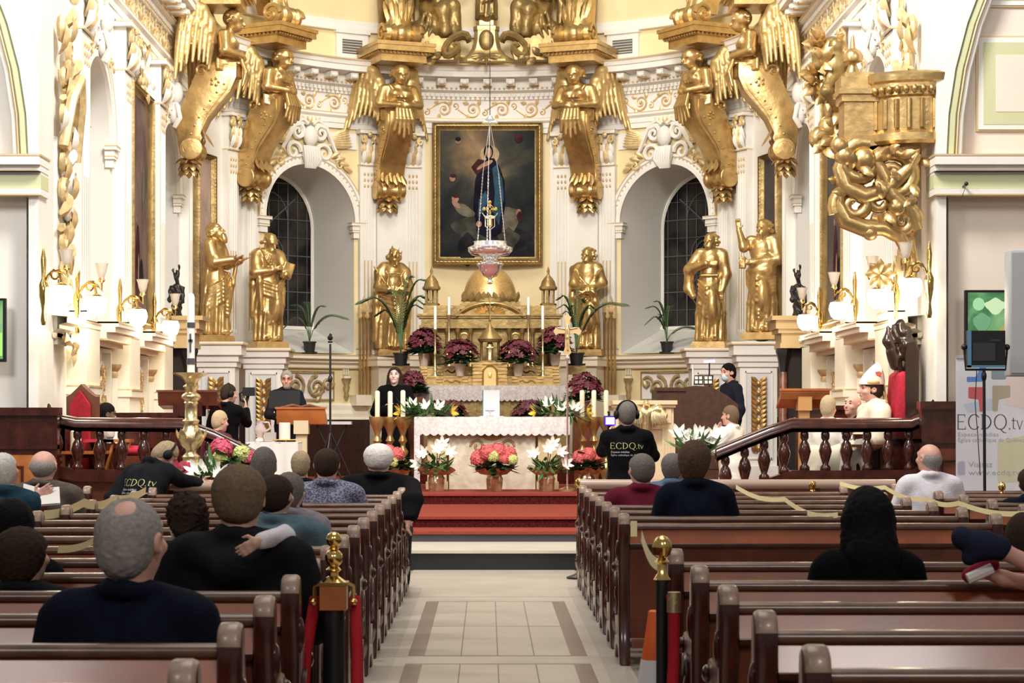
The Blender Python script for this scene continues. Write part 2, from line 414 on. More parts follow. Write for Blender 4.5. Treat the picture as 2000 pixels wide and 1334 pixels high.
# yellow back wall between the pilasters, white elsewhere
for i, f in enumerate(b.f):
    um = sum(b.v[j][0] for j in f) / len(f); vm = sum(b.v[j][1] for j in f) / len(f)
    d = abs(math.degrees(um / RA))
    if vm > 7.5: b.m[i] = 1
    elif d < 14.6 or 27 < d < 56: b.m[i] = 1
    else: b.m[i] = 0
for c in us_c: archivolt(b, c, 0, 0, 3)
b.build('wall_back', [WHITE, YELLOW, CREAM, GILTLINE], kind='structure', smooth=35)
LEAD = mat('window_leading', (.11, .115, .12), .5, .3)
GLASSD = mat('night_stained_glass', (.022, .018, .016), .35, noise=.7, nscale=3, spec=.25)
for wi, s_ in enumerate((-1, 1)):
    th = R_(WA) * s_; P = Vector((RA * math.sin(th), YC + RA * math.cos(th), 0)); T = Vector((math.cos(th), -math.sin(th), 0)); O = Vector((math.sin(th), math.cos(th), 0))
    fm = lambda u, v, w_, P=P, T=T, O=O: tuple(P + T * u + O * (-w_) + Vector((0, 0, v)))
    # splayed reveal (the mouth follows the curved wall)
    b = MB(); o = arch_outline(0); k = len(o)
    front = [Vector(map_apse(s_ * ua(WA) + u, v, 0)) for u, v in o]; backp = [Vector(fm(u * .97, v if v <= NSILL + .01 else v - .03, -1.1)) for u, v in o]
    backp[0].z = backp[-1].z = 3.08; front_s = [p.copy() for p in front]
    b.add(front + backp, [[i, i + 1, k + i + 1, k + i] for i in range(k - 1)] + [[k - 1, 0, k, 2 * k - 1]])
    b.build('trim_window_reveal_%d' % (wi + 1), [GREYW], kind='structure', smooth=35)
    b = MB(fm); rr = NR * .97; oo = [(u * .97, max(v - .03, 3.08)) for u, v in o]
    b.add([(u, v, -1.1) for u, v in oo], [list(range(k))])
    wnd = b.build('window_%d' % (wi + 1), [GLASSD], kind='structure', smooth=0)
    b = MB(fm)
    for i in range(9):
        v = 3.08 + .31 * i; hw = rr if v < NSP - .03 else math.sqrt(max(rr * rr - (v - NSP + .03) ** 2, 0))
        if hw > .1: b.tube([(-hw, v, -1.085), (hw, v, -1.085)], .012 if i % 2 == 0 else .006, 4)
    for i in range(-4, 5):
        u = i * rr / 4.5; top = NSP - .03 + math.sqrt(max(rr * rr - u * u, 0)); b.tube([(u, 3.08, -1.085), (u, top, -1.085)], .012 if i in (-2, 2) else .005, 4)
    for v in (3.7, 4.35):
        for r in (.30, .22, .12): b.tube([(r * math.cos(2 * math.pi * i / 16), v + r * math.sin(2 * math.pi * i / 16), -1.08) for i in range(16)], .009, 4, closed=True)
    for u, v in ((-.5, 5.3), (0, 5.4), (.5, 5.3)): b.tube([(u * 1.1, v, -1.08), (0, 4.85, -1.08)], .014, 4)
    b.tube([(.4 * math.cos(math.pi * i / 10), 4.9 + .5 * math.sin(math.pi * i / 10), -1.08) for i in range(11)], .01, 4)
    b.build('window_leading', [LEAD], wnd)
    b = MB(fm); b.mi = 0
    ring = [((rr + .0) * -math.cos(math.pi * i / 20), NSP - .03 + rr * math.sin(math.pi * i / 20)) for i in range(21)]
    b.tube([(-rr, 3.08, -1.06)] + [(u, v, -1.06) for u, v in ring] + [(rr, 3.08, -1.06)], .035, 6); b.box(-rr, 3.05, -1.1, rr, 3.11, -1.0)
    b.build('window_frame', [WHITE], wnd)

# ---- entablature round the chancel
b = MB()
def ent(prof, mi): b.mi = mi; b.sweep(prof, FRAMES, cap=False)
ent([(0, 6.41), (.05, 6.41), (.05, 6.50), (.065, 6.50), (.065, 6.58), (.085, 6.60)], 0)
ent([(.085, 6.60), (.105, 6.62), (.105, 6.655)], 0)
ent([(.105, 6.655), (.105, 6.67), (.04, 6.68)], 2)
ent([(.04, 6.68), (.04, 6.985)], 3)
ent([(.04, 6.985), (.08, 6.99), (.08, 7.03), (.07, 7.03), (.07, 7.10), (.16, 7.14), (.16, 7.20), (.14, 7.205), (.14, 7.31)], 0)
ent([(.14, 7.31), (.44, 7.33), (.44, 7.42), (.46, 7.43), (.48, 7.50), (.50, 7.50)], 0)
ent([(.50, 7.50), (.50, 7.525)], 2)
ent([(.50, 7.525), (0, 7.56)], 0)
# dentils, beads, modillions, frieze scrolls along the path
tot = []; acc = 0
for i, (P, N) in enumerate(PATH):
    if i: acc += (Vector(P) - Vector(PATH[i - 1][0])).length
    tot.append(acc)
def on_path(s_):
    for i in range(1, len(tot)):
        if s_ <= tot[i]:
            t = (s_ - tot[i - 1]) / (tot[i] - tot[i - 1]); P = Vector(PATH[i - 1][0]).lerp(Vector(PATH[i][0]), t); N = Vector(PATH[i - 1][1]).lerp(Vector(PATH[i][1]), t).normalized()
            return P, N
    return Vector(PATH[-1][0]), Vector(PATH[-1][1])
def pmap(s_):
    P, N = on_path(s_); T = Vector((N.y, -N.x))
    return lambda u, v, w_: (P.x - T.x * u + N.x * w_, P.y - T.y * u + N.y * w_, v)
n = int(acc / .085)
for i in range(n):
    f = pmap((i + .5) * acc / n); q = MB(f)
    q.mi = 0; q.box(-.024, 7.035, .06, .024, 7.095, .115); q.mi = 2; q.sphere((0, 7.17, .165), .022, 5, 4); q.sphere((0, 7.01, .085), .016, 5, 4)
    b.mi = 0
    for vv in range(1): pass
    o = len(b.v); b.v += [f(*p) for p in q.v]; b.f += [[j + o for j in ff] for ff in q.f]; b.m += q.m
n = int(acc / .42)
for i in range(n):
    f = pmap((i + .5) * acc / n); q = MB(f)
    q.mi = 0; q.box(-.07, 7.22, .13, .07, 7.31, .36); q.sphere((0, 7.25, .36), (.07, .05, .05), 8, 5); q.mi = 2; q.box(-.074, 7.20, .13, .074, 7.222, .34)
    o = len(b.v); b.v += [f(*p) for p in q.v]; b.f += [[j + o for j in ff] for ff in q.f]; b.m += q.m
def spiral_pts(u, v, r, turns, sgn, start, w_, n=22):
    out = []
    for i in range(n + 1):
        t = i / n; rr = r * (1 - .86 * t); a = start + sgn * turns * 2 * math.pi * t; out.append((u + rr * math.cos(a), v + rr * math.sin(a), w_))
    return out
n = int(acc / .50)
for i in range(n):
    f = pmap((i + .5) * acc / n); q = MB(f); q.mi = 1; sg = 1 if i % 2 else -1; vc = 6.83
    q.tube(spiral_pts(0, vc, .125, 1.6, sg, -math.pi / 2 * sg, .05, 20), [.021 * (1 - .6 * j / 20) for j in range(21)], 5)
    q.tube([(-.25 + .25 * j / 6, vc - sg * (.125 * math.sin(math.pi * j / 12)), .05) for j in range(7)], .018, 5)
    q.tube(spiral_pts(.2, vc - sg * .06, .06, 1.2, -sg, math.pi / 2 * sg, .05, 12), .012, 4)
    for a in (.6, 2.2, 3.9):
        q.leaf((.12 * math.cos(a), vc + .12 * math.sin(a), .05), (math.cos(a + .8), math.sin(a + .8), 0), (0, 0, 1), .11, .07, .5, 3, .2)
    q.mi = 2; q.sphere((0, vc, .06), .028, 6, 4)
    o = len(b.v); b.v += [f(*p) for p in q.v]; b.f += [[j + o for j in ff] for ff in q.f]; b.m += q.m
RELIEF = mat('gilded_beige_relief', (.72, .56, .30), .45, .35, noise=.18, nscale=12)
FRIEZE = mat('pale_frieze_ground', (.80, .77, .76), .6)
b.build('trim_entablature', [WHITE, RELIEF, GILTLINE, FRIEZE], kind='structure', smooth=35)
# upper wall bands
b = MB()
for (z0, z1, w0) in ((8.06, 8.12, .10), (8.12, 8.24, .06)):
    b.mi = 0; b.sweep([(0, z0), (w0, z0), (w0, z1), (0, z1)], FRAMES, cap=False)
b.mi = 1; b.sweep([(.0, 7.9), (.0, 7.9)], FRAMES[:2], cap=False)
b.build('trim_upper_band', [WHITE, GILTLINE], kind='structure', smooth=35)
# dado cornice (ledge) round the chancel; pedestals break it
b = MB(); b.mi = 0
b.sweep([(0, 2.36), (.05, 2.36), (.05, 2.42), (.12, 2.46), (.12, 2.50), (.20, 2.52), (.20, 2.585), (0, 2.60)], FRAMES, cap=False)
b.mi = 1; b.sweep([(.202, 2.57), (.206, 2.57), (.206, 2.59), (.19, 2.592)], FRAMES, cap=False); b.sweep([(.052, 2.36), (.056, 2.36), (.056, 2.376), (.052, 2.376)], FRAMES, cap=False)
b.mi = 0; b.sweep([(0, .42), (.16, .42), (.16, 1.52), (.13, 1.54), (.13, 1.6), (.07, 1.66), (.07, 1.74), (.03, 1.78), (0, 1.78)], FRAMES[17:-17], cap=False)
b.build('trim_dado_cornice', [CREAM, GILTLINE], kind='structure', smooth=35)
# dark wainscot behind the altar level
b = MB(); b.sweep([(.18, .42), (.18, 1.5), (0, 1.54)], FRAMES, cap=False); b.build('trim_wainscot', [mat('near_black_wainscot', (.03, .010, .007), .4, noise=.3, nscale=20)], kind='structure', smooth=35)

# ---- pilasters with leafy capitals
def capital(b, u, v0, v1, hw, w0, gold, white):
    H = v1 - v0; b.mi = white
    b.box(u - hw, v0, 0, u + hw, v0 + .03, w0 + .03); b.box(u - hw * .88, v0, 0, u + hw * .88, v1 - .05, w0 + .01); b.box(u - hw * 1.25, v1 - .07, 0, u + hw * 1.25, v1, w0 + .10)
    b.mi = gold; b.box(u - hw * 1.27, v1 - .018, 0, u + hw * 1.27, v1 - .004, w0 + .104); b.box(u - hw * 1.02, v0 + .004, 0, u + hw * 1.02, v0 + .02, w0 + .034)
    for row, (vv, nn, L) in enumerate(((v0 + .03, 3, .42 * H), (v0 + .24 * H, 4, .40 * H))):
        for i in range(nn):
            uu = u + hw * 1.7 * ((i + .5) / nn - .5); b.mi = gold if (i + row) % 2 else white
            b.leaf((uu, vv, w0 + .01), (0, 1, .05), (0, 0, 1), L, hw * .75, .7, 5, .35)
    b.mi = gold
    for s_ in (-1, 1):
        b.tube(spiral_pts(u + s_ * hw * .75, v1 - .17, hw * .42, 1.4, s_, math.pi / 2, w0 + .07, 14), [.03 * (1 - .5 * j / 14) for j in range(15)], 6)
        b.tube([(u + s_ * .02, v0 + .5 * H, w0 + .03), (u + s_ * hw * .4, v1 - .2, w0 + .06), (u + s_ * hw * .75, v1 - .17 + hw * .42, w0 + .08)], .022, 5)
    b.sphere((u, v1 - .09, w0 + .10), (.05, .05, .03), 8, 5)
def pilaster(name, fmap, u, hw, v0=2.6, gilt=True, w0=.09, col=WHITE):
    b = MB(fmap); b.mi = 0
    b.box(u - hw * 1.2, v0, 0, u + hw * 1.2, v0 + .10, w0 + .07); b.box(u - hw * 1.1, v0 + .10, 0, u + hw * 1.1, v0 + .2, w0 + .03)
    b.box(u - hw, v0, 0, u + hw, 5.8, w0)
    b.mi = 2; b.box(u - hw * 1.2, v0 + .085, 0, u + hw * 1.2, v0 + .10, w0 + .074)
    nfl = 3
    for i in range(nfl):
        uu = u + hw * 1.3 * ((i + .5) / nfl - .5)
        b.mi = 0; b.tube([(uu - hw * .14, v0 + .3, w0), (uu - hw * .14, 5.45, w0)], .010, 4); b.tube([(uu + hw * .14, v0 + .3, w0), (uu + hw * .14, 5.45, w0)], .010, 4)
        if gilt:
            b.mi = 2
            for k in range(3): b.sphere((uu, 5.66 - .10 * k, w0 + .005), (.022, .034, .016), 6, 5)
            b.box(uu - .010, v0 + .35, w0 - .01, uu + .010, v0 + 1.6, w0 + .008)
    capital(b, u, 5.8, 6.41, hw * 1.02, w0, 1, 0)
    b.build(name, [col, RELIEF, GILTLINE], kind='structure', smooth=35)
k = 1
for s_ in (-1, 1):
    for (d, hw) in ((26.7, .15), (16.4, .15), (64.5, .17), (57.2, .15)):
        pilaster('trim_pilaster_%d' % k, map_apse, s_ * ua(d), hw, w0=.10 if d != 57.2 else .05); k += 1
    fm = map_left if s_ < 0 else map_right
    for y, hw in ((26.72, .26), (29.55, .26), (32.35, .2), (23.9, .26)):
        pilaster('trim_pilaster_%d' % k, fm, y, hw, w0=.14); k += 1
    # projecting white panel behind the middle statue
    b = MB(map_apse); b.box(s_ * ua(21.5) - .26, 2.6, 0, s_ * ua(21.5) + .26, 6.41, .14, 4)
    b.build('trim_statue_backing_%d' % (1 if s_ < 0 else 2), [WHITE], kind='structure', smooth=35)
    # gilt reeded strips beside the outer altar statues
    b = MB(map_apse)
    for i in range(4):
        u = s_ * ua(29.3 - i * .85); b.mi = 0
        b.tube([(u, 1.9, .22), (u, 3.25 + (.1 if i % 2 else 0), .22)], .026, 6); b.mi = 1; b.lathe([(.02, 0), (.045, .05), (.03, .1), (.05, .16), (.02, .24), (.0, .3)], (u, 3.2 + (.1 if i % 2 else 0), .22), 6, Matrix(((1, 0, 0), (0, 0, 1), (0, 1, 0))))
    b.mi = 2; b.box(s_ * ua(28) - .2, 1.74, .0, s_ * ua(28) + .2, 1.92, .26)
    b.build('trim_reeded_strip_%d' % (1 if s_ < 0 else 2), [GOLD, RELIEF, CREAM], kind='structure')

# ---- cherub cartouches over the apse windows and side niches
def cartouche(name, fmap, u, v, s=1.0, wings=True):
    b = MB(fmap); b.mi = 0
    b.sphere((u, v + .38 * s, .12), (.15 * s, .19 * s, .10), 12, 8); b.sphere((u, v + .06 * s, .10), (.17 * s, .20 * s, .08), 10, 7)
    for i in range(-3, 4): b.tube([(u + i * .05 * s, v + .2 * s, .14), (u + i * .055 * s, v - .02 * s, .19), (u + i * .03 * s, v - .17 * s, .1)], .03 * s, 5)
    for g in (-1, 1):
        b.mi = 0
        b.tube(spiral_pts(u + g * .26 * s, v + .45 * s, .15 * s, 1.4, g, math.pi / 2, .08, 16), [.05 * s * (1 - .5 * j / 16) for j in range(17)], 6)
        b.tube(spiral_pts(u + g * .34 * s, v + .1 * s, .18 * s, 1.3, -g, 0 if g < 0 else math.pi, .06, 16), [.045 * s * (1 - .5 * j / 16) for j in range(17)], 6)
        b.tube([(u + g * .1 * s, v + .62 * s, .06), (u + g * .35 * s, v + .55 * s, .1), (u + g * .55 * s, v + .2 * s, .06), (u + g * .72 * s, v - .06 * s, .05)], [.05 * s, .05 * s, .04 * s, .02 * s], 6)
        b.tube([(u + g * .05 * s, v + .60 * s, .1), (u + g * .16 * s, v + .67 * s, .1), (u + g * .3 * s, v + .62 * s, .08)], .045 * s, 6)
        if wings:
            b.mi = 2; b.box(u + g * .45 * s, v + .22 * s, 0, u + g * 1.02 * s, v + .50 * s, .03)
            b.mi = 1
            for i in range(7):
                a = R_(8 + i * 6); b.leaf((u + g * (.42 + .02 * i) * s, v + (.26 + .03 * i) * s, .06), (g * math.cos(a), math.sin(a) * .5 - .05, 0), (0, 0, 1), (.5 - .03 * i) * s, .11 * s, .5, 4, .06)
        b.mi = 1
        b.tube(spiral_pts(u + g * .66 * s, v - .08 * s, .10 * s, 1.3, g, 0, .06, 12), .022 * s, 5)
        for i in range(4): b.leaf((u + g * (.5 + .08 * i) * s, v + (.05 - .05 * i) * s, .06), (g * .8, .5 - .3 * i, 0), (0, 0, 1), .2 * s, .09 * s, .6, 4, .15)
    b.mi = 1
    for i in range(5): b.leaf((u + .06 * (i - 2) * s, v + .60 * s, .1), (.35 * (i - 2), 1, 0), (0, 0, 1), .16 * s, .08 * s, .6, 3, .2)
    return b.build(name, [WHITE, RELIEF, FRIEZE], kind='structure', smooth=50)
for i, s_ in enumerate((-1, 1)): cartouche('trim_window_cartouche_%d' % (i + 1), map_apse, s_ * ua(WA), 5.86, .95)
for i, (fm, y) in enumerate(((map_left, 25.25), (map_left, 30.95), (map_right, 25.25), (map_right, 30.95))):
    cartouche('trim_niche_cartouche_%d' % (i + 1), fm, y, 5.86, .9, False)
# gilded relief clusters over the side paintings and at the top of the walls
def relief_cluster(name, fmap, u, v, W, H, seed, dens=26):
    rnd = random.Random(seed); b = MB(fmap)
    for i in range(dens):
        x = u + W * (rnd.random() - .5); y = v + H * (rnd.random() - .5); b.mi = 0 if rnd.random() < .6 else 1
        if i % 3 == 0: b.tube(spiral_pts(x, y, .11 + .05 * rnd.random(), 1.3, rnd.choice((-1, 1)), rnd.random() * 6, .07, 12), [.035 * (1 - .5 * j / 12) for j in range(13)], 5)
        elif i % 3 == 1:
            a = rnd.random() * 6.28; b.leaf((x, y, .05), (math.cos(a), math.sin(a), .1), (0, 0, 1), .26, .14, .6, 4, .25)
        else: b.sphere((x, y, .06), (.05 + .04 * rnd.random(), .06 + .05 * rnd.random(), .06), 7, 5)
    return b.build(name, [RELIEF, WHITE, GOLD], kind='structure', smooth=50)
k = 1
for fm in (map_left, map_right):
    for (y, v, W, H) in ((28.1, 6.1, 1.5, .55), (24.0, 6.1, .8, .6)):
        relief_cluster('trim_gilded_relief_%d' % k, fm, y, v, W, H, k); k += 1
    # upper register panels above the cornice
    relief_cluster('trim_gilded_relief_%d' % k, fm, 27.5, 8.3, 7.5, .8, k, 70); k += 1
# gilded door surround ornament against the front of the side walls
for sgn, fm, nm in ((-1, map_left, 1), (1, map_right, 2)):
    b = MB(fm); rnd = random.Random(4 + nm); b.mi = 0
    for i in range(34):
        v = 2.9 + 2.9 * i / 34; u = 23.05 + .28 * math.sin(i * 1.9); b.mi = 0 if rnd.random() < .8 else 1
        if i % 2: b.leaf((u, v, .06), (math.cos(i * 2.1) * .8, .8, .1), (0, 0, 1), .34, .2, .6, 4, .3)
        else: b.tube(spiral_pts(u, v, .15, 1.3, rnd.choice((-1, 1)), rnd.random() * 6, .1, 12), [.045 * (1 - .4 * j / 12) for j in range(13)], 5)
    b.mi = 1; b.box(22.75, 2.3, 0, 23.4, 4.5, .05)
    b.mi = 0; b.tube([(22.75, 4.4, .12), (22.8, 4.9, .2), (23.05, 5.15, .24), (23.3, 4.9, .2), (23.4, 4.3, .12)], .06, 6)
    for i in range(10): b.leaf((22.85 + .05 * i, 2.4 - .03 * (i % 3), .08), (math.cos(i), -.8 + .5 * (i % 2), 0), (0, 0, 1), .28, .15, .6, 4, .3)
    b.build('trim_gilded_hanging_%d' % nm, [RELIEF, WHITE], kind='structure', smooth=50)
# dado of the side walls: pedestal blocks, hooded panels and little columns
k = 1
for sgn, fm in ((-1, map_left), (1, map_right)):
    b = MB(fm)
    for y in (23.9, 26.72, 29.55):
        b.mi = 0; b.box(y - .42, .56, 0, y + .42, 1.55, .30); b.box(y - .40, 1.55, 0, y + .40, 2.5, .22); b.mi = 1; b.box(y - .44, 1.50, 0, y + .44, 1.535, .33); b.box(y - .42, 1.86, 0, y + .42, 1.88, .26)
        b.mi = 0; b.box(y - .42, 1.78, 0, y + .42, 1.86, .25); b.box(y - .46, 1.40, 0, y + .46, 1.5, .32)
    for (y0, y1) in ((24.5, 26.2), (27.2, 29.0)):
        b.mi = 0
        for (z0, z1, w0) in ((2.36, 2.42, .16), (2.42, 2.50, .26), (2.50, 2.56, .36), (2.56, 2.62, .40)): b.box(y0, z0, 0, y1, z1, w0)
        b.mi = 1; b.box(y0, 2.60, 0, y1, 2.625, .405); b.box(y0, 2.41, 0, y1, 2.425, .265)
        b.mi = 0; b.box(y1 - .5, 1.2, 0, y1 - .44, 2.3, .1); b.box(y1 - 1.3, 1.2, 0, y1 - 1.24, 2.3, .1)
        b.tube([(y1 - .25, 1.1, .08), (y1 - .25, 2.0, .08)], .06, 8); b.mi = 1; b.lathe([(.05, 0), (.07, .04), (.06, .08), (.10, .13), (.11, .17)], (y1 - .25, 2.0, .08), 8, Matrix(((1, 0, 0), (0, 0, 1), (0, 1, 0))))
        rnd = random.Random(k); b.mi = 2; b.box(y1 - 1.24, 1.3, 0, y1 - .5, 2.2, .02)
        for i in range(16):
            b.mi = 1; x = y1 - .87 + .5 * (rnd.random() - .5); v = 1.75 + .7 * (rnd.random() - .5)
            b.tube(spiral_pts(x, v, .12, 1.3, rnd.choice((-1, 1)), rnd.random() * 6, .04, 10), .024, 5)
    b.build('trim_dado_%d' % k, [CREAM, RELIEF, FRIEZE], kind='structure', smooth=40); k += 1

# ---- apse dado: statue pedestals, scroll panels, brackets
def pedestal(name, fmap, u, hw, ztop, depth, orn=True):
    b = MB(fmap); b.mi = 0
    b.box(u - hw, .56, 0, u + hw, 2.30, depth); b.box(u - hw * 1.08, .56, 0, u + hw * 1.08, .8, depth + .05)
    for (z0, z1, g) in ((2.30, 2.38, .03), (2.38, 2.48, .06), (2.48, ztop - .04, .11), (ztop - .04, ztop, .14)): b.box(u - hw - g, z0, 0, u + hw + g, z1, depth + g)
    b.mi = 1; b.box(u - hw - .142, ztop - .045, 0, u + hw + .142, ztop - .025, depth + .144); b.box(u - hw - .012, 2.30, 0, u + hw + .012, 2.325, depth + .014)
    b.mi = 2; b.box(u - hw * .68, .95, 0, u + hw * .68, 2.2, depth + .006)
    b.mi = 0
    for a in (-1, 1): b.box(u + a * hw * .72 - .015, .9, 0, u + a * hw * .72 + .015, 2.24, depth + .022)
    b.box(u - hw * .72, .9, 0, u + hw * .72, .93, depth + .022); b.box(u - hw * .72, 2.21, 0, u + hw * .72, 2.24, depth + .022)
    b.mi = 3
    if orn:
        for i in range(16):
            v = 1.0 + 1.12 * i / 16; W = hw * (.3 + .22 * math.sin(i * 1.3) ** 2)
            for a in (-1, 1): b.leaf((u + a * .02, v, depth + .02), (a * .75, .8, .1), (0, 0, 1), .15, .09, .6, 3, .3)
            if i % 2: b.sphere((u, v, depth + .03), (.035, .05, .03), 7, 5)
        b.tube([(u + .10 * math.cos(2 * math.pi * i / 16), 1.2 + .13 * math.sin(2 * math.pi * i / 16), depth + .03) for i in range(16)], .03, 6, closed=True)
    b.build(name, [WHITE, GILTLINE, mat('blue_grey_panel', (.70, .71, .73), .6), GOLD], kind='structure', smooth=40)
k = 1
PED = 2.62
for s_ in (-1, 1):
    xo, xi = at(952 + 527, 0, 32.7).x * s_, at(952 + 436, 0, 33.7).x * s_
    pedestal('trim_pedestal_%d' % k, lambda u, v, w_: (u, 33.1 - w_, v), xo, .28, PED + .06, .55); k += 1
    pedestal('trim_pedestal_%d' % k, lambda u, v, w_: (u, 34.3 - w_, v), xi, .29, PED, .65); k += 1
    b = MB(map_apse); b.mi = 0; b.box(s_ * ua(21.5) - .42, .56, 0, s_ * ua(21.5) + .42, 2.4, .55, 3); b.box(s_ * ua(21.5) - .48, 2.4, 0, s_ * ua(21.5) + .48, 2.56, .62, 3); b.mi = 1; b.box(s_ * ua(21.5) - .485, 2.5, 0, s_ * ua(21.5) + .485, 2.52, .63, 3)
    b.build('trim_pedestal_%d' % k, [CREAM, GILTLINE], kind='structure', smooth=40); k += 1
    # scroll relief panel below the window and bracket
    b = MB(map_apse); uc = s_ * ua(41.5); b.mi = 1; b.box(uc - .55, 1.85, 0, uc + .55, 2.28, .02, 4); b.mi = 0
    for a in (-1, 1):
        b.mi = 2
        b.tube(spiral_pts(uc + a * .22, 2.05, .19, 1.7, a, math.pi / 2, .05, 22), [.034 * (1 - .5 * j / 22) for j in range(23)], 6); b.tube(spiral_pts(uc + a * .44, 2.12, .12, 1.3, -a, 0, .05, 14), .024, 5)
        for i in range(6): b.leaf((uc + a * (.1 + .07 * i), 1.92 + .05 * (i % 3), .04), (a * math.cos(i), math.sin(i * 1.7), 0), (0, 0, 1), .16, .09, .6, 3, .25)
    b.tube([(uc - .57, 1.84, .03), (uc + .57, 1.84, .03), (uc + .57, 2.3, .03), (uc - .57, 2.3, .03)], .018, 5, closed=True)
    ub = s_ * ua(31.5); b.mi = 3; b.box(ub - .06, 2.2, 0, ub + .06, 2.24, .08)
    for i in range(3): b.box(ub - .055 + .04 * i, 2.26, 0, ub - .035 + .04 * i, 2.36, .05)
    b.mi = 2; b.lathe([(.02, -.36), (.05, -.3), (.03, -.24), (.06, -.15), (.04, -.1), (.09, 0)], (ub, 2.2, .05), 8, Matrix(((1, 0, 0), (0, 0, 1), (0, 1, 0))))
    b.build('trim_scroll_panel_%d' % (1 if s_ < 0 else 2), [WHITE, FRIEZE, mat('bronze_relief', (.42, .32, .16), .45, .3, noise=.2, nscale=15), CREAM], kind='structure', smooth=50)
    # air vents with white surrounds above the cornice
    b = MB(map_apse); uv = s_ * ua(30.2); b.mi = 0
    b.box(uv - .30, 7.58, 0, uv + .30, 8.06, .06, 3); b.mi = 1; b.box(uv - .19, 7.68, 0, uv + .19, 7.92, .066, 2); b.mi = 2
    for i in range(5): b.box(uv - .19, 7.70 + .045 * i, 0, uv + .19, 7.71 + .045 * i, .075, 2)
    b.mi = 0; b.box(uv - .33, 8.02, 0, uv + .33, 8.08, .1, 3)
    b.build('trim_vent_%d' % (1 if s_ < 0 else 2), [WHITE, mat('vent_dark', (.12, .12, .10), .7), GREYW], kind='structure', smooth=35)

# ---- nave east wall beside the chancel: piers, blind arches, string course
def pier(sgn, nm):
    f = lambda u, v, w_: (sgn * u, 22.0 - w_, v)
    b = MB(f); R = 4.55; X0 = 4.62
    # recessed aisle wall
    b.mi = 1; b.box(X0 + .1, 0, -.5, 10, ZTOP, -.02)
    # pier strip with arch spandrel (curve springs at X0 + .02, z 4.15, bends outward)
    b.mi = 0; n = 16; z0 = 4.15
    inner = [(X0 - .06, 0), (X0 - .06, z0)] + [(X0 - .06, z0 + .46 * i) for i in range(1, n + 1)]
    outer = [(X0 + .04, 0), (X0 + .04, z0)]
    for i in range(1, n + 1):
        z = z0 + .46 * i; h = z - z0; x = X0 + .04 + (R - math.sqrt(max(R * R - h * h, 0.01)) if h < R else R); outer.append((x, z))
    for i in range(len(inner) - 1):
        a, c, d, e = inner[i], outer[i], outer[i + 1], inner[i + 1]
        b.add([(a[0], a[1], .16), (c[0], c[1], .16), (d[0], d[1], .16), (e[0], e[1], .16), (a[0], a[1], -.6), (c[0], c[1], -.02), (d[0], d[1], -.02), (e[0], e[1], -.6)], [[0, 1, 2, 3], [1, 5, 6, 2], [4, 0, 3, 7]])
    # moulded green-veined edge of the arch
    pts = [(p[0] + .05, p[1]) for p in outer[1:]]
    b.mi = 3; b.tube([(p[0], p[1], .10) for p in pts], .05, 6); b.mi = 0; b.tube([(p[0] + .10, p[1], .06) for p in pts], .035, 6); b.mi = 2; b.tube([(p[0] + .055, p[1], .15) for p in pts], .012, 4)
    # impost / string course
    b.mi = 0
    for (a, c, w0) in ((3.78, 3.84, .22), (3.84, 4.02, .17), (4.02, 4.08, .24), (4.08, 4.17, .30)): b.box(X0 - .07 - w0 * .1, a, -.2, 10, c, w0)
    b.mi = 2; b.box(X0 - .11, 4.165, -.2, 10, 4.185, .305); b.box(X0 - .08, 3.775, -.2, 10, 3.79, .225); b.box(X0 - .08, 4.02, -.2, 10, 4.03, .245)
    b.mi = 3; b.box(X0 - .09, 3.85, -.2, 10, 3.99, .175)
    if sgn > 0:
        # painted panels on the aisle wall
        for (x0, x1, a, c) in ((5.0, 7.2, 4.45, 5.43), (5.12, 7.2, 5.72, 6.6)):
            b.mi = 2; b.box(x0, a, -.03, x1, c, .0); b.mi = 0; b.box(x0 + .02, a + .02, -.03, x1, c - .02, .012); b.mi = 3; b.box(x0 + .07, a + .07, -.03, x1, c - .07, .016); b.mi = 1; b.box(x0 + .2, a + .2, -.03, x1, c - .2, .02)
    b.mi = 0; b.box(X0 - .12, .0, -.6, X0 + .25, 1.0, .22); b.mi = 2; b.box(X0 - .13, 1.48, -.5, X0 + .02, 1.51, .19)
    b.build('wall_nave_' + nm, [WHITE, PINKW if sgn > 0 else WHITE, GILTLINE, GREENB], kind='structure', smooth=35)
pier(-1, 'left'); pier(1, 'right')
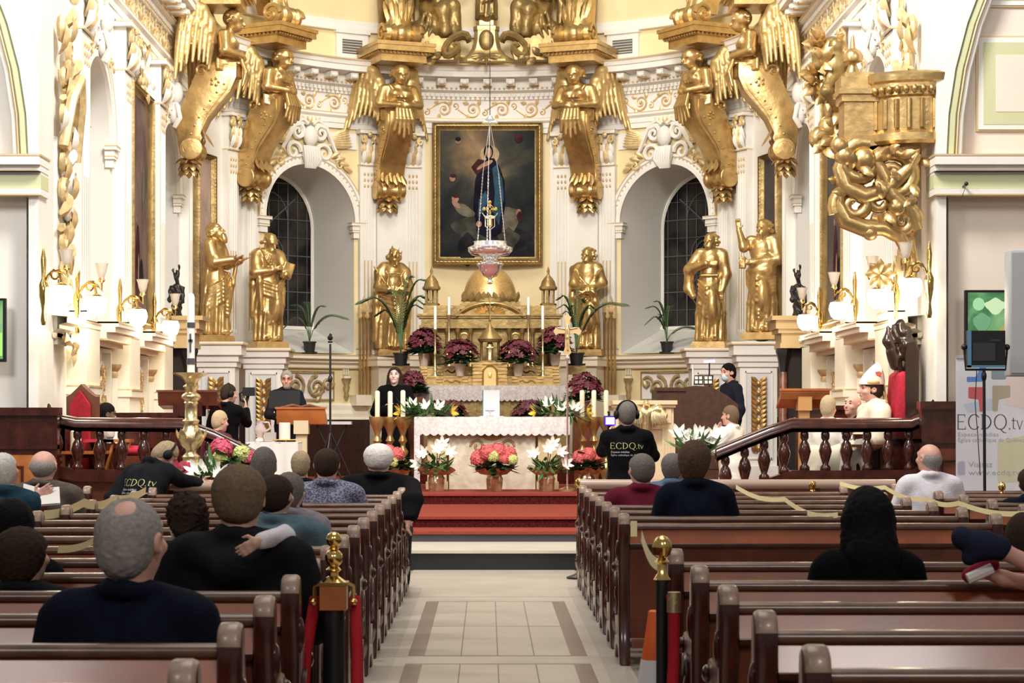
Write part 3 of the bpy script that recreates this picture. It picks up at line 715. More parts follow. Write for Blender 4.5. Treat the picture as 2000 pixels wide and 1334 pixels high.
# ------------------------------------------------------------------ gilded sculpture
def head_prims(S, c, yaw=0, pitch=0, s=1.0, hair=1.0, beard=0.0, face=-1):
    """head looking along face*Y, with hair and beard lumps"""
    c = np.array(c, float); Mr = Matrix.Rotation(yaw, 3, 'Z') @ Matrix.Rotation(pitch * -face, 3, 'X'); A = np.array(Mr)
    def P(x, y, z): return c + A @ (np.array((x, y * -face, z)) * s)
    S.ell(P(0, 0, .01), np.array((.074, .092, .105)) * s, .02, rot=A); S.ell(P(0, -.035, -.065), np.array((.056, .06, .062)) * s, .03, rot=A)
    S.cap(P(0, -.09, .01), P(0, -.115, -.035), .010 * s, .016 * s, .012)
    S.cap(P(-.05, -.078, .025), P(.05, -.078, .025), .012 * s, None, .02)
    S.ell(P(-.032, -.098, .000), np.array((.016, .014, .010)) * s, .01, -1, rot=A); S.ell(P(.032, -.098, .000), np.array((.016, .014, .010)) * s, .01, -1, rot=A)
    S.cap(P(-.02, -.098, -.065), P(.02, -.098, -.065), .008 * s, None, .01)
    for g in (-1, 1): S.ell(P(g * .076, .005, -.01), np.array((.012, .022, .032)) * s, .01, rot=A)
    if hair:
        S.ell(P(0, .026, .035), np.array((.092, .104, .104)) * s * hair, .015, rot=A)
        rnd = random.Random(int(c[2] * 1000) + 3)
        for i in range(20):
            a = rnd.random() * 3.6 - .25; S.ell(P(.093 * math.cos(a), .01 + .08 * rnd.random(), .03 + .092 * math.sin(a) - .05 * rnd.random()), np.array((.030, .030, .024)) * s, .008)
    if beard:
        S.ell(P(0, -.06, -.115), np.array((.052, .05, .075)) * s * beard, .02, rot=A)
        for x in (-.03, 0, .03): S.cap(P(x, -.085, -.08), P(x * .6, -.07, -.18), .02 * s, .012 * s, .012)
    return P
def hand_prims(S, w_, d, side, palm, s=1.0, k=.006, curl=.4, spread=.25):
    """five-fingered hand from wrist w_, pointing along d; side = direction of the thumb; palm = palm normal"""
    w_ = np.array(w_, float); d = np.array(d, float) / np.linalg.norm(d); side = np.array(side, float); side = side - d * (side @ d); side /= np.linalg.norm(side)
    pn = np.cross(d, side); pn = pn if pn @ np.array(palm, float) > 0 else -pn
    S.cap(w_, w_ + d * .03 * s, .026 * s, .03 * s, .015)
    for i, (o, L) in enumerate(((.03, .070), (.010, .078), (-.010, .072), (-.028, .056))):
        S.cap(w_ + d * .02 * s + side * o * .6 * s, w_ + d * .085 * s + side * o * s, .017 * s, .012 * s, .012)
        b = w_ + d * .085 * s + side * o * s; dd = d + side * (o * spread * 8); m = b + (dd + pn * curl * .5) / np.linalg.norm(dd + pn * curl * .5) * L * .55 * s
        e = m + (dd + pn * curl * 1.4) / np.linalg.norm(dd + pn * curl * 1.4) * L * .5 * s
        S.cap(b, m, .0105 * s, .0095 * s, k); S.cap(m, e, .0095 * s, .0075 * s, k)
    t0 = w_ + d * .025 * s + side * .025 * s; t1 = t0 + (d * .5 + side * .8 + pn * .2) * .045 * s; t2 = t1 + (d * .9 + side * .3 + pn * .3) * .035 * s
    S.cap(t0, t1, .014 * s, .011 * s, .01); S.cap(t1, t2, .011 * s, .008 * s, k)
def robe(S, H=1.3, r0=.20, r1=.17, nf=9, seed=1, lean=(0, 0), kneel=.05):
    """long draped robe with deep vertical folds"""
    rnd = random.Random(seed); lx, ly = lean
    S.chain([(0, .0, .06), (lx * .3, ly * .3, .45), (lx * .7, ly * .7, .85), (lx, ly, 1.08), (lx, ly, 1.3)], [r0, r0 * .96, r1 * 1.05, r1 * .86, r1 * .86], .06)
    S.ell((lx, ly, 1.28), (.20, .135, .20), .06); S.cap((lx - .15, ly, 1.40), (lx + .15, ly, 1.40), .075, None, .06)
    S.ell((.07, -.13 - kneel, .55), (.10, .10, .26), .08)       # the bent knee under the cloth
    for i in range(nf):
        a = -math.pi / 2 + (i / (nf - 1) - .5) * 4.4 + rnd.uniform(-.12, .12); z0 = rnd.uniform(.75, 1.1); ra, rb = r0 * 1.0, r1 * .95
        p0 = (math.cos(a) * ra * 1.08, math.sin(a) * ra, .04); p1 = (lx * .4 + math.cos(a + .1) * (ra + .01), ly * .4 + math.sin(a + .1) * ra * .98, .45); p2 = (lx * .7 + math.cos(a + .35) * rb, ly * .7 + math.sin(a + .35) * rb * .95, z0)
        S.chain([p0, p1, p2], [.036, .028, .012], .03)
    for g in (-1, 1): S.ell((g * .08, -.17, .055), (.045, .10, .04), .02)
    for i in range(7):                                         # diagonal pulls across the thighs
        z = .40 + .09 * i; S.chain([(.15, -.10, z + .02), (.0, -.20, z - .10 - .02 * (i % 2)), (-.15, -.09, z - .16)], [.010, .020, .010], .02)
def swag(S, pts, n=4, dz=.05, r=.024, k=.025):
    """a bundle of parallel folds along a path"""
    for i in range(n): S.chain([(p[0], p[1] - .004 * (i % 2), p[2] - dz * i) for p in pts], [r * (.8 if j in (0, len(pts) - 1) else 1) for j in range(len(pts))], k)
def ripple(amp, a=9, b=7, c=4):
    return lambda X, Y, Z: amp * np.sin(a * X * 3 + 4 * np.sin(3 * Z) + 2 * Y) * np.sin(b * Z * 2 + 5 * X + c * Y)
def statue(label, loc, rz, build, group=None, baseh=.11, hw=.27, hd=.22, h=.0125, scale=1.0, basemat=GOLD):
    t = thing('gilded_statue', label, 'statue', loc, rz, group); t.scale = (scale,) * 3
    b = MB(); b.box(-hw, -hd, 0, hw, hd, baseh * .75); b.box(-hw + .015, -hd + .015, baseh * .75, hw - .015, hd - .015, baseh); b.build('plinth', [basemat], t, 0)
    S = SDF(); extra = build(S, t); S.disp = ripple(.004)
    V, Q = S.mesh(h); V = V + np.array((0, 0, baseh)); vf_mesh('figure', [(V, Q, 0)], [GOLD], t)
    return t
def st_prophet(S, t):      # arms held forward, head thrown back
    robe(S, seed=2, r0=.21, lean=(0, .02), kneel=.03); head_prims(S, (0, -.03, 1.57), 0, -.45, 1.15, 1.1, 1.0); S.cap((0, 0, 1.40), (0, -.02, 1.5), .065, None, .04)
    for g in (-1, 1):
        S.chain([(g * .19, 0, 1.38), (g * .23, -.10, 1.10), (g * .12, -.36, 1.14)], [.095, .085, .065], .04); hand_prims(S, (g * .11, -.38, 1.14), (0, -1, .25), (g, 0, .3), (0, 0, 1), 1.1, curl=.2)
    swag(S, [(.2, .0, 1.0), (.08, -.2, .94), (-.12, -.2, .82), (-.2, .0, .7)], 6, .06); swag(S, [(-.19, .05, .6), (-.02, -.23, .5), (.19, .0, .62)], 4, .06); swag(S, [(.12, -.3, 1.08), (.1, -.26, .8), (.14, -.2, .55)], 2, .02, .03)
def st_palm(S, t):         # bearded man holding a palm branch and a book, cloak over the shoulder
    robe(S, seed=5, kneel=.07); head_prims(S, (.02, -.07, 1.55), .25, .35, 1.15, 1.0, 1.0); S.cap((0, 0, 1.38), (.01, -.04, 1.48), .065, None, .04)
    S.chain([(-.19, 0, 1.36), (-.25, -.08, 1.08), (-.02, -.22, 1.12)], [.10, .09, .06], .04); hand_prims(S, (0, -.23, 1.13), (.8, -.3, .2), (0, 0, 1), (0, 1, 0), 1.05, curl=.8)
    S.chain([(.19, 0, 1.36), (.27, -.06, 1.12), (.2, -.24, 1.05)], [.095, .085, .06], .04); S.box((.24, -.22, 1.12), (.09, .04, .13), .02, rot=np.array(Matrix.Rotation(.3, 3, 'Y')))
    S.chain([(.04, -.24, 1.10), (-.12, -.24, 1.25), (-.24, -.22, 1.5)], [.012, .014, .008], .01)
    for i in range(7): f = i / 7; S.cap((-.02 - .18 * f, -.24, 1.16 + .28 * f), (-.10 - .18 * f, -.26, 1.24 + .28 * f), .014, .006, .008); S.cap((-.02 - .18 * f, -.24, 1.16 + .28 * f), (.0 - .16 * f, -.28, 1.27 + .27 * f), .014, .006, .008)
    S.chain([(-.2, .05, 1.36), (-.24, .04, .9), (-.25, .04, .4)], [.07, .06, .05], .05); swag(S, [(-.2, -.08, 1.3), (-.2, -.15, .95), (-.17, -.15, .5)], 2, .02, .04)
    swag(S, [(-.18, -.12, .95), (.05, -.25, .86), (.22, -.14, .98)], 4, .06, .028); swag(S, [(.2, -.15, .85), (.16, -.22, .6), (.12, -.2, .35)], 3, .02, .03)
def st_queen(S, t):        # crowned figure, head bowed, holding a lyre and a sword
    robe(S, seed=8, kneel=.05, r0=.23); P = head_prims(S, (.02, -.10, 1.52), .25, .55, 1.18, 1.0, .0); S.cap((0, 0, 1.36), (.01, -.06, 1.44), .06, None, .04)
    for i in range(10):
        a = 2 * math.pi * i / 10; S.cap(P(.078 * math.cos(a), .012 + .085 * math.sin(a), .07), P(.088 * math.cos(a), .012 + .095 * math.sin(a), .165 if i % 2 else .12), .017, .008, .01)
    S.chain([(-.18, 0, 1.34), (-.25, -.08, 1.05), (-.1, -.24, 1.0)], [.085, .08, .05], .04); hand_prims(S, (-.1, -.25, 1.0), (.9, -.2, .1), (0, 0, 1), (0, 1, 0), 1.0, curl=.9)
    S.chain([(.18, 0, 1.34), (.27, -.06, 1.05), (.14, -.24, 1.0)], [.095, .085, .055], .04); hand_prims(S, (.13, -.25, 1.0), (-.9, -.2, .1), (0, 0, 1), (0, 1, 0), 1.0, curl=.9)
    for g in (-1, 1): S.chain([(g * .03, -.27, .98), (g * .13, -.27, 1.08), (g * .10, -.27, 1.22), (g * .15, -.27, 1.30)], [.018, .02, .018, .022], .012)
    S.cap((-.13, -.27, 1.27), (.13, -.27, 1.27), .012, None, .01)
    for x in (-.05, -.02, .02, .05): S.cap((x, -.27, 1.0), (x, -.27, 1.27), .006, None, .004)
    S.cap((.02, -.30, .85), (-.33, -.16, 1.38), .012, .016, .01); S.cap((-.30, -.22, 1.26), (-.24, -.14, 1.36), .014, None, .01)
    S.chain([(.24, .0, 1.3), (.27, .0, .8), (.25, .0, .2)], [.08, .07, .06], .05); S.chain([(-.24, .0, 1.3), (-.27, .0, .8), (-.27, .0, .15)], [.07, .06, .06], .05)
    swag(S, [(-.2, -.1, .9), (.0, -.24, .82), (.22, -.1, .95)], 3, .07, .026)
def st_wrapped(S, t):      # hands crossed at the wrist, heavy mantle
    robe(S, seed=11, kneel=.08, r0=.17); head_prims(S, (0, -.03, 1.57), -.35, .05, 1.18, .96, 0); S.cap((0, 0, 1.38), (0, -.01, 1.5), .065, None, .04)
    S.chain([(-.17, 0, 1.37), (-.23, -.06, 1.10), (.02, -.22, 1.02)], [.085, .082, .055], .04); S.chain([(.17, 0, 1.37), (.25, -.06, 1.12), (.02, -.26, .98)], [.09, .09, .055], .04)
    hand_prims(S, (.03, -.26, .99), (.7, -.2, -.5), (0, -.3, 1), (0, 1, 0), 1.05, curl=.3); hand_prims(S, (-.02, -.29, .96), (-.6, -.1, -.6), (0, -.3, 1), (0, 1, 0), 1.05, curl=.3)
    for i in range(5):
        S.chain([(-.22, -.08, 1.34 - .06 * i), (-.1, -.19, 1.2 - .06 * i), (.04, -.22, 1.06 - .03 * i)], [.02, .022, .016], .02); S.chain([(.24, -.08, 1.34 - .06 * i), (.15, -.19, 1.2 - .05 * i), (.03, -.22, 1.04 - .02 * i)], [.02, .024, .016], .02)
    S.chain([(-.25, .04, 1.36), (-.27, .03, .9), (-.26, .03, .5)], [.07, .06, .05], .05); S.chain([(.12, -.24, 1.0), (.16, -.22, .8), (.2, -.16, .45)], [.06, .05, .03], .04)
def st_arm(S, t):          # one arm folded across the breast
    robe(S, seed=14, kneel=.06, r0=.21); head_prims(S, (0, -.03, 1.57), -.3, -.05, 1.14, 1.0, 0); S.cap((0, 0, 1.38), (0, -.01, 1.5), .06, None, .04)
    S.chain([(-.18, 0, 1.38), (-.33, -.06, 1.14), (-.02, -.22, 1.22)], [.09, .085, .055], .04); hand_prims(S, (0, -.22, 1.22), (.9, -.1, 0), (0, 0, 1), (0, 1, 0), 1.0, curl=.2)
    S.chain([(-.33, -.06, 1.14), (-.34, -.05, .85), (-.26, -.12, .72)], [.075, .08, .05], .04); S.chain([(.19, 0, 1.38), (.25, .0, 1.05), (.2, -.08, .8)], [.09, .085, .055], .04); hand_prims(S, (.2, -.09, .79), (0, -.2, -1), (-1, 0, 0), (0, 1, 0), 1.0)
    S.cap((-.12, -.16, 1.04), (.14, -.16, 1.04), .022, None, .02); swag(S, [(-.18, -.08, .98), (-.02, -.2, .82), (.16, -.15, .62)], 4, .07, .026); swag(S, [(-.17, -.12, .6), (.0, -.22, .5), (.16, -.1, .7)], 3, .06, .024)
def st_raised(S, t):       # raised arm
    robe(S, seed=17, kneel=.05, r0=.20); head_prims(S, (.03, -.03, 1.58), -.35, .0, 1.1, 1.1, .7); S.cap((0, 0, 1.4), (.02, -.01, 1.5), .07, None, .04)
    S.chain([(-.18, 0, 1.4), (-.25, -.12, 1.3), (-.31, -.16, 1.56)], [.09, .07, .045], .04); hand_prims(S, (-.31, -.16, 1.57), (-.1, -.1, 1), (1, 0, 0), (0, -1, 0), 1.1, curl=.3)
    S.chain([(.19, 0, 1.4), (.26, -.03, 1.12), (-.1, -.22, 1.06)], [.10, .09, .06], .04); hand_prims(S, (-.12, -.23, 1.06), (-1, -.2, .0), (0, 0, 1), (0, -1, 0), 1.1, curl=.7); S.box((-.23, -.25, 1.06), (.05, .03, .09), .02)
    S.ell((.02, -.05, .95), (.23, .18, .16), .05)
    for i in range(5): S.chain([(-.22, -.03, .95 - .05 * i), (.0, -.23, .80 - .08 * i), (.22, -.05, .84 - .05 * i)], [.028, .032, .028], .022)
    swag(S, [(-.2, -.05, .45), (.02, -.22, .33), (.2, -.04, .48)], 3, .06, .028)
def px_loc(px, Y, z): return (at(px, 0, Y).x, Y, z)
PZ = 2.68
statue('gilded bearded statue looking up with both hands held out, farthest left of the statues', px_loc(419, 32.85, PZ), R_(72), st_prophet)
statue('gilded bearded statue holding a palm branch and book, before a dark arched window', px_loc(523, 33.95, PZ - .06), R_(28), st_palm)
statue('gilded crowned statue with bowed head holding a lyre and a sword', px_loc(766, 36.2, 2.57), R_(12), st_queen)
statue('gilded bare-chested statue in a heavy mantle with hands crossed at the waist', px_loc(1148, 36.2, 2.57), R_(-12), st_wrapped)
statue('gilded statue with one arm folded over the breast, beside a dark arched window', px_loc(1388, 33.95, PZ - .06), R_(-18), st_arm)
statue('gilded statue with a raised hand, on the pedestal with a gold wreath panel', px_loc(1488, 32.85, PZ + .04), R_(-25), st_raised)

PALEGOLD = mat('pale_gilding', (.66, .48, .21), .40, .6, noise=.12, nscale=8, bump=.15, bscale=18)
# ---- winged angel consoles
def feather_wing(sgn):
    S = SDF(); g = sgn; arc = [(g * .16, -.48, 1.76), (g * .22, -.46, 2.02), (g * .27, -.36, 2.20), (g * .32, -.22, 2.27), (g * .36, -.10, 2.18)]
    S.chain(arc, [.07, .075, .08, .075, .06], .04)
    A = [Vector(p) for p in arc]
    def along(t): t *= len(A) - 1; i = min(int(t), len(A) - 2); return A[i].lerp(A[i + 1], t - i)
    for (n, L0, L1, r, off) in ((8, .50, 1.08, .044, .0), (8, .36, .66, .040, .035), (7, .22, .36, .036, .06)):
        for i in range(n):
            t = i / (n - 1); p = along(.08 + .92 * t); L = L0 + (L1 - L0) * t; d = Vector((g * (.10 + .12 * t), .06 - .02 * t, -1)).normalized(); nn = Vector((g * .8, -.35, 0)) * off
            m = p + d * L * .55 + nn; e = p + d * L + nn * .6; S.chain([tuple(p + nn), tuple(m), tuple(e)], [r, r * .95, r * .45], .012)
    return S.mesh(.0135)
def angel_console():
    t = thing('angel_console', '', 'statue', (0, 0, 0))
    S = SDF(); head_prims(S, (0, -.76, 2.08), 0, .12, 1.22, 1.08, 0); S.cap((0, -.68, 1.92), (0, -.75, 2.03), .065, None, .04)
    S.ell((0, -.64, 1.74), (.20, .15, .20), .05); S.cap((-.16, -.64, 1.86), (.16, -.64, 1.86), .075, None, .05); S.ell((0, -.60, 1.50), (.18, .16, .16), .05); S.ell((0, -.555, 1.43), (.185, .285, .085), .05)
    for g in (-1, 1):
        S.chain([(g * .20, -.64, 1.85), (g * .27, -.66, 1.60), (g * .06, -.86, 1.56)], [.075, .068, .048], .03); S.ell((g * .08, -.76, 1.76), (.06, .05, .06), .04)
        hand_prims(S, (g * .06, -.86, 1.56 + .02 * g), (-g, -.15, .05), (0, 0, 1), (0, 1, 0), 1.0, curl=.35)
    for i in range(4): S.chain([(-.20, -.56, 1.50 - .045 * i), (0, -.82, 1.42 - .05 * i), (.20, -.56, 1.50 - .045 * i)], [.028, .034, .028], .02)
    for i in range(3): S.chain([(-.14 + .14 * i, -.72, 1.9), (-.05 + .05 * i, -.80, 1.7)], [.02, .012], .02)
    V, Q = S.mesh(.0135); vf_mesh('figure', [(V, Q, 0)], [GOLD], t)
    S = SDF()
    for i in range(5): x = -.09 + .045 * i; S.chain([(x, -.86, 1.50), (x * 1.2, -.92, 1.32), (x * 1.5, -.88, 1.02 + .05 * abs(i - 2))], [.026, .03, .022], .014)
    V, Q = S.mesh(.013); vf_mesh('drapery', [(V, Q, 0)], [GOLD], t)
    # scroll console
    prof = [(.80, 1.46), (.80, 1.25), (.72, 1.04), (.56, .84), (.42, .66), (.34, .48), (.30, .34), (.33, .24), (.28, .12), (.16, .08), (.06, .14), (.02, .28), (.01, .48), (.04, .72), (.12, .96), (.20, 1.14), (.26, 1.30), (.30, 1.46)]
    b = MB(); nf = len(prof)
    b.prism(prof, lambda f, z: (-.16, -f, z), lambda f, z: (.16, -f, z))
    inn = [(f * .84 + .07, z * .86 + .16) for f, z in prof]
    for g in (-1, 1):
        b.prism(inn, lambda f, z, g=g: (g * .155, -f, z), lambda f, z, g=g: (g * .178, -f, z))
        b.tube([(g * .165, -(.34 + .10 * math.cos(a * .7) * (1 - a / 14)), 1.34 + .10 * math.sin(a * .7) * (1 - a / 14)) for a in range(14)], .03, 6)
        b.tube([(g * .17, -(.18 + .13 * math.cos(a * .7) * (1 - a / 15)), .21 + .13 * math.sin(a * .7) * (1 - a / 15)) for a in range(15)], .032, 6)
        for i in range(7): b.sphere((g * .18, -(.2 + .045 * i + .012 * i * i * .4), .42 + .12 * i), .018, 6, 4)
        for i in range(5): a = i * 1.26; b.sphere((g * .18, -(.52 + .05 * math.cos(a)), 1.17 + .05 * math.sin(a)), .024, 6, 4)
    b.lathe([(.15, -.2), (.16, -.19), (.155, -.14), (.13, -.12), (.155, -.08), (.13, -.03), (.13, .03), (.155, .08), (.13, .12), (.155, .14), (.16, .19), (.15, .2)], (0, -.20, .21), 16, Matrix(((0, 0, 1), (1, 0, 0), (0, 1, 0))))
    for i in range(6): b.leaf((-.12 + .05 * i, -.34 - .03 * (i % 2), .50 - .05 * (i % 2)), (.2 * (i - 2.5) / 3, -.6, -.8), (0, -1, .4), .20, .08, .5, 4, -.25)
    o = b.build('console_scroll', [GOLD], t, 45); bev(o.data, .012, 2)
    b = MB()
    for k in range(3):
        for i in range(7): a = 2 * math.pi * i / 7 + k; b.leaf((.05 * math.cos(a), -.15 + .05 * math.sin(a), .10 - .07 * k), (math.cos(a) * .55, math.sin(a) * .55, -1 + .5 * (k == 0)), (math.cos(a), math.sin(a), .3), .17, .10, .6, 4, .2)
    b.sphere((0, -.15, -.03), (.05, .05, .11), 8, 6); b.build('leaf_drop', [GOLD], t, 60)
    for g in (-1, 1): V, Q = feather_wing(g); vf_mesh('wing', [(V, Q, 0)], [PALEGOLD], t)
    return t
import bmesh
def bev(me, off, seg=2, ang=35):
    bm = bmesh.new(); bm.from_mesh(me); bmesh.ops.remove_doubles(bm, verts=bm.verts, dist=1e-5)
    ed = [e for e in bm.edges if len(e.link_faces) == 2 and e.calc_face_angle(0) > R_(ang)]
    bmesh.ops.bevel(bm, geom=ed, offset=off, offset_type='OFFSET', segments=seg, affect='EDGES', profile=.5, clamp_overlap=True)
    bm.to_mesh(me); bm.free(); me.polygons.foreach_set('use_smooth', [True] * len(me.polygons)); me.set_sharp_from_angle(angle=R_(50)); me.update()
def bracket():
    t = thing('gilded_bracket', '', 'bracket', (0, 0, 0)); b = MB()
    b.box(-.40, -.95, .0, .40, .1, .12); b.box(-.44, -1.0, .12, .44, .1, .16); b.box(-.50, -1.08, .16, .50, .1, .25); b.box(-.52, -1.10, .25, .52, .1, .31)
    for i in range(13): b.sphere((-.42 + .07 * i, -1.02, .145), .024, 6, 4)
    for i in range(12):
        for g in (-1, 1): b.sphere((g * .46, -.98 + .08 * i, .145), .024, 6, 4)
    o = b.build('slab', [GOLD], t, 35)
    b = MB(); b.lathe([(.0, -.34), (.10, -.33), (.16, -.30), (.17, -.22), (.13, -.18), (.17, -.12), (.14, -.07), (.17, 0), (.14, .07), (.17, .12), (.13, .18), (.17, .22), (.16, .30), (.10, .33), (0, .34)], (0, -.78, .48), 18, Matrix(((0, 0, 1), (1, 0, 0), (0, 1, 0))))
    for g in (-1, 1): b.tube([(g * .33, -(.78 + .17 * math.cos(a * .6) * (1 - a / 16)), .48 + .17 * math.sin(a * .6) * (1 - a / 16)) for a in range(16)], .035, 6)
    b.build('volute', [GOLD], t, 50)
    b = MB(); b.sweep([(-.24, -.0), (-.20, -.06), (-.06, -.08), (0, -.11), (.06, -.08), (.20, -.06), (.24, 0), (.24, .3), (-.24, .3)], [(lambda a, c, z=z, k=k, y=y: (a * k, y + c, z)) for z, k, y in ((.5, 1.0, -.75), (.8, .9, -.66), (1.2, .85, -.55), (1.8, .85, -.5))])
    for i in range(6): b.leaf((-.15 + .06 * i, -.78 + .04 * abs(i - 2.5) * .5, .62 + .1 * (i % 2)), (.1 * (i - 2.5), .2, 1), (0, -1, .2), .45, .12, .5, 5, .06)
    b.build('leafy_shaft', [GOLD], t, 50)
    return t
A0 = angel_console(); B0 = bracket(); ZA = 5.17; first = True
spots = [(-1, None, 'gilded winged angel console at the outer corner over the bearded statues'), (-1, 60, 'gilded angel console with folded arms next to the window over the palm-bearing statue'),
         (-1, 22.7, 'gilded winged angel console above the crowned statue'), (1, 22.7, 'gilded winged angel console above the statue with crossed hands'),
         (1, 60, 'gilded angel console with folded arms above the statue with an arm on its breast'), (1, None, 'gilded winged angel console above the statue with a raised hand')]
for i, (s_, d, lab) in enumerate(spots):
    if d is None: loc = (s_ * (XW - .12), 31.15, ZA + .02); rz = R_(90) * s_ * -1 * -1
    else: t_ = R_(d) * s_; loc = ((RA - .06) * math.sin(t_), YC + (RA - .06) * math.cos(t_), ZA); rz = -t_
    if d is None: rz = -R_(90) * s_
    a = A0 if i == 0 else copy_tree(A0); a.location = loc; a.rotation_euler = (0, 0, rz); a['label'] = lab; a.scale = (1.28, 1.08, 1.0); a['group'] = 'angel consoles under the cornice'
    g = B0 if i == 0 else copy_tree(B0); g.location = (loc[0], loc[1], ZA + 2.28); g.rotation_euler = (0, 0, rz)
    g['label'] = ('gilded slab and volute over ' + ('the outer angel at the palm-bearer side', 'the angel by the left window', 'the angel above the crowned statue', 'the angel above the cross-handed statue', 'the angel by the right window', 'the outer angel at the raised-hand side')[i]); g['group'] = 'gilded brackets above the angels'

# ---- seated figures and flared pedestal on the cornice
def seated_figure(sgn, label):
    t = thing('reclining_figure', label, 'statue', (0, 0, 0)); S = SDF()
    S.chain([(sgn * .05, 0, .35), (sgn * .12, -.02, .75), (sgn * .1, -.04, 1.0)], [.2, .18, .14], .06); head_prims(S, (sgn * .08, -.1, 1.26), sgn * .3, .2, 1.1, 1.05, .6)
    S.chain([(sgn * .1, -.02, .4), (-sgn * .28, -.2, .42), (-sgn * .34, -.2, .05)], [.18, .13, .09], .05); S.chain([(sgn * .1, -.02, .36), (-sgn * .12, -.28, .35), (-sgn * .16, -.28, -.02)], [.16, .13, .09], .05)
    S.chain([(sgn * .24, 0, .98), (sgn * .36, -.06, .68), (sgn * .2, -.24, .55)], [.08, .07, .05], .04); hand_prims(S, (sgn * .2, -.25, .55), (-sgn, -.3, 0), (0, 0, 1), (0, -1, 0), 1.1)
    S.chain([(-sgn * .08, 0, .98), (-sgn * .24, -.1, .78), (-sgn * .42, -.2, .72)], [.08, .065, .045], .04); hand_prims(S, (-sgn * .42, -.2, .72), (-sgn, -.3, .4), (0, 0, 1), (0, -1, 0), 1.1)
    for i in range(6): S.chain([(sgn * .26, -.05, .6 - .07 * i), (-sgn * .02, -.26, .5 - .06 * i), (-sgn * .3, -.24, .5 - .08 * i)], [.03, .034, .028], .02)
    S.chain([(sgn * .3, .05, .9), (sgn * .45, .08, .5), (sgn * .42, .05, .1)], [.08, .09, .06], .05)
    S.ell((-sgn * .10, -.14, .08), (.30, .17, .22), .06); S.ell((sgn * .22, -.05, -.02), (.24, .16, .26), .06)
    for i in range(7): S.chain([(-sgn * (.34 - .09 * i), -.26 + .012 * i, .30), (-sgn * (.36 - .10 * i), -.27, .10), (-sgn * (.30 - .11 * i), -.22, -.14)], [.03, .036, .022], .02)
    for i in range(5): S.chain([(sgn * .3, .02, 1.15 - .03 * i), (sgn * (.48 + .05 * i), .1, .95 - .02 * i), (sgn * (.50 + .05 * i), .12, .45 + .05 * i)], [.045, .05, .02], .02)
    S.disp = ripple(.008); V, Q = S.mesh(.016); vf_mesh('figure', [(V, Q, 0)], [GOLD2], t)
    b = MB(); pts = [(-sgn * .30 + .26 * math.cos(a * .45) * (1 - a / 19) * sgn * -1, -.12, -.28 + .26 * math.sin(a * .45 + .6) * (1 - a / 19)) for a in range(19)]
    for yy in (-.3, -.12, .06): b.tube([(p[0], yy, p[2]) for p in pts], .055, 6)
    b.prism([(-.05, 0), (.5, 0), (.5, -.2), (.2, -.5), (-.35, -.5), (-.4, -.3)], lambda x, z: (x * sgn, -.25, z + .02), lambda x, z: (x * sgn, .1, z + .02))
    for i in range(8): b.leaf((sgn * (-.3 + .1 * i), -.28, -.45 + .04 * (i % 3)), (math.cos(i), -.1, math.sin(i * 1.7)), (0, -1, 0), .22, .12, .5, 4, .2)
    b.build('volute', [GOLD2], t, 50); return t
l = at(852, 0, 36.35); s1 = seated_figure(-1, 'gilded reclining figure on a volute above the cornice, its knee toward a gilded pedestal, next to the bracket over the crowned statue'); s1.location = (l.x, 36.3, 8.02)
s1['label'] = 'gilded reclining figure on a volute nearest the bracket over the crowned statue'
l = at(1045, 0, 36.35); s2 = seated_figure(1, 'gilded reclining figure on a volute nearest the bracket over the cross-handed statue'); s2.location = (l.x, 36.3, 8.02)
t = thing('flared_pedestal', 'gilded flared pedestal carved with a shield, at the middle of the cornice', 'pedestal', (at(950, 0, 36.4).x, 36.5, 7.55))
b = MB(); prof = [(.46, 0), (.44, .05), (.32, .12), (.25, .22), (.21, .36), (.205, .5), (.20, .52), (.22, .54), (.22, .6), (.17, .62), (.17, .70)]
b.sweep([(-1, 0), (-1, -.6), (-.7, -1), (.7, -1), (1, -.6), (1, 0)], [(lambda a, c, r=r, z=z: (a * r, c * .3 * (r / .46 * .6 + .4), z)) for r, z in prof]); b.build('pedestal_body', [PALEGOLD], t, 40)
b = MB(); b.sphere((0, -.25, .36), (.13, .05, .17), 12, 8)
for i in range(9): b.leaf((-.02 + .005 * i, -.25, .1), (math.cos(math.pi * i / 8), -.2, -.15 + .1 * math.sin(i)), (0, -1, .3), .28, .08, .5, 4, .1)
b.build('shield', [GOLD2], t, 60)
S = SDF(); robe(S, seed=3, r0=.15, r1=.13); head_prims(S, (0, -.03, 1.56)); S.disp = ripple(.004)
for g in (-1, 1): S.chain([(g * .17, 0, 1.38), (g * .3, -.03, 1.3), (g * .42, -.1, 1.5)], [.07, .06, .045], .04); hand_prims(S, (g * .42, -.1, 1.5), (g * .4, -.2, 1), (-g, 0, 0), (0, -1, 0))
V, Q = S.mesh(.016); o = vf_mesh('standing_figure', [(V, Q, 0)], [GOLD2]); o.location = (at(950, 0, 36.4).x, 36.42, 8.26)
tag(o, 'gilded standing figure on the flared pedestal, cut off by the picture edge', 'statue')
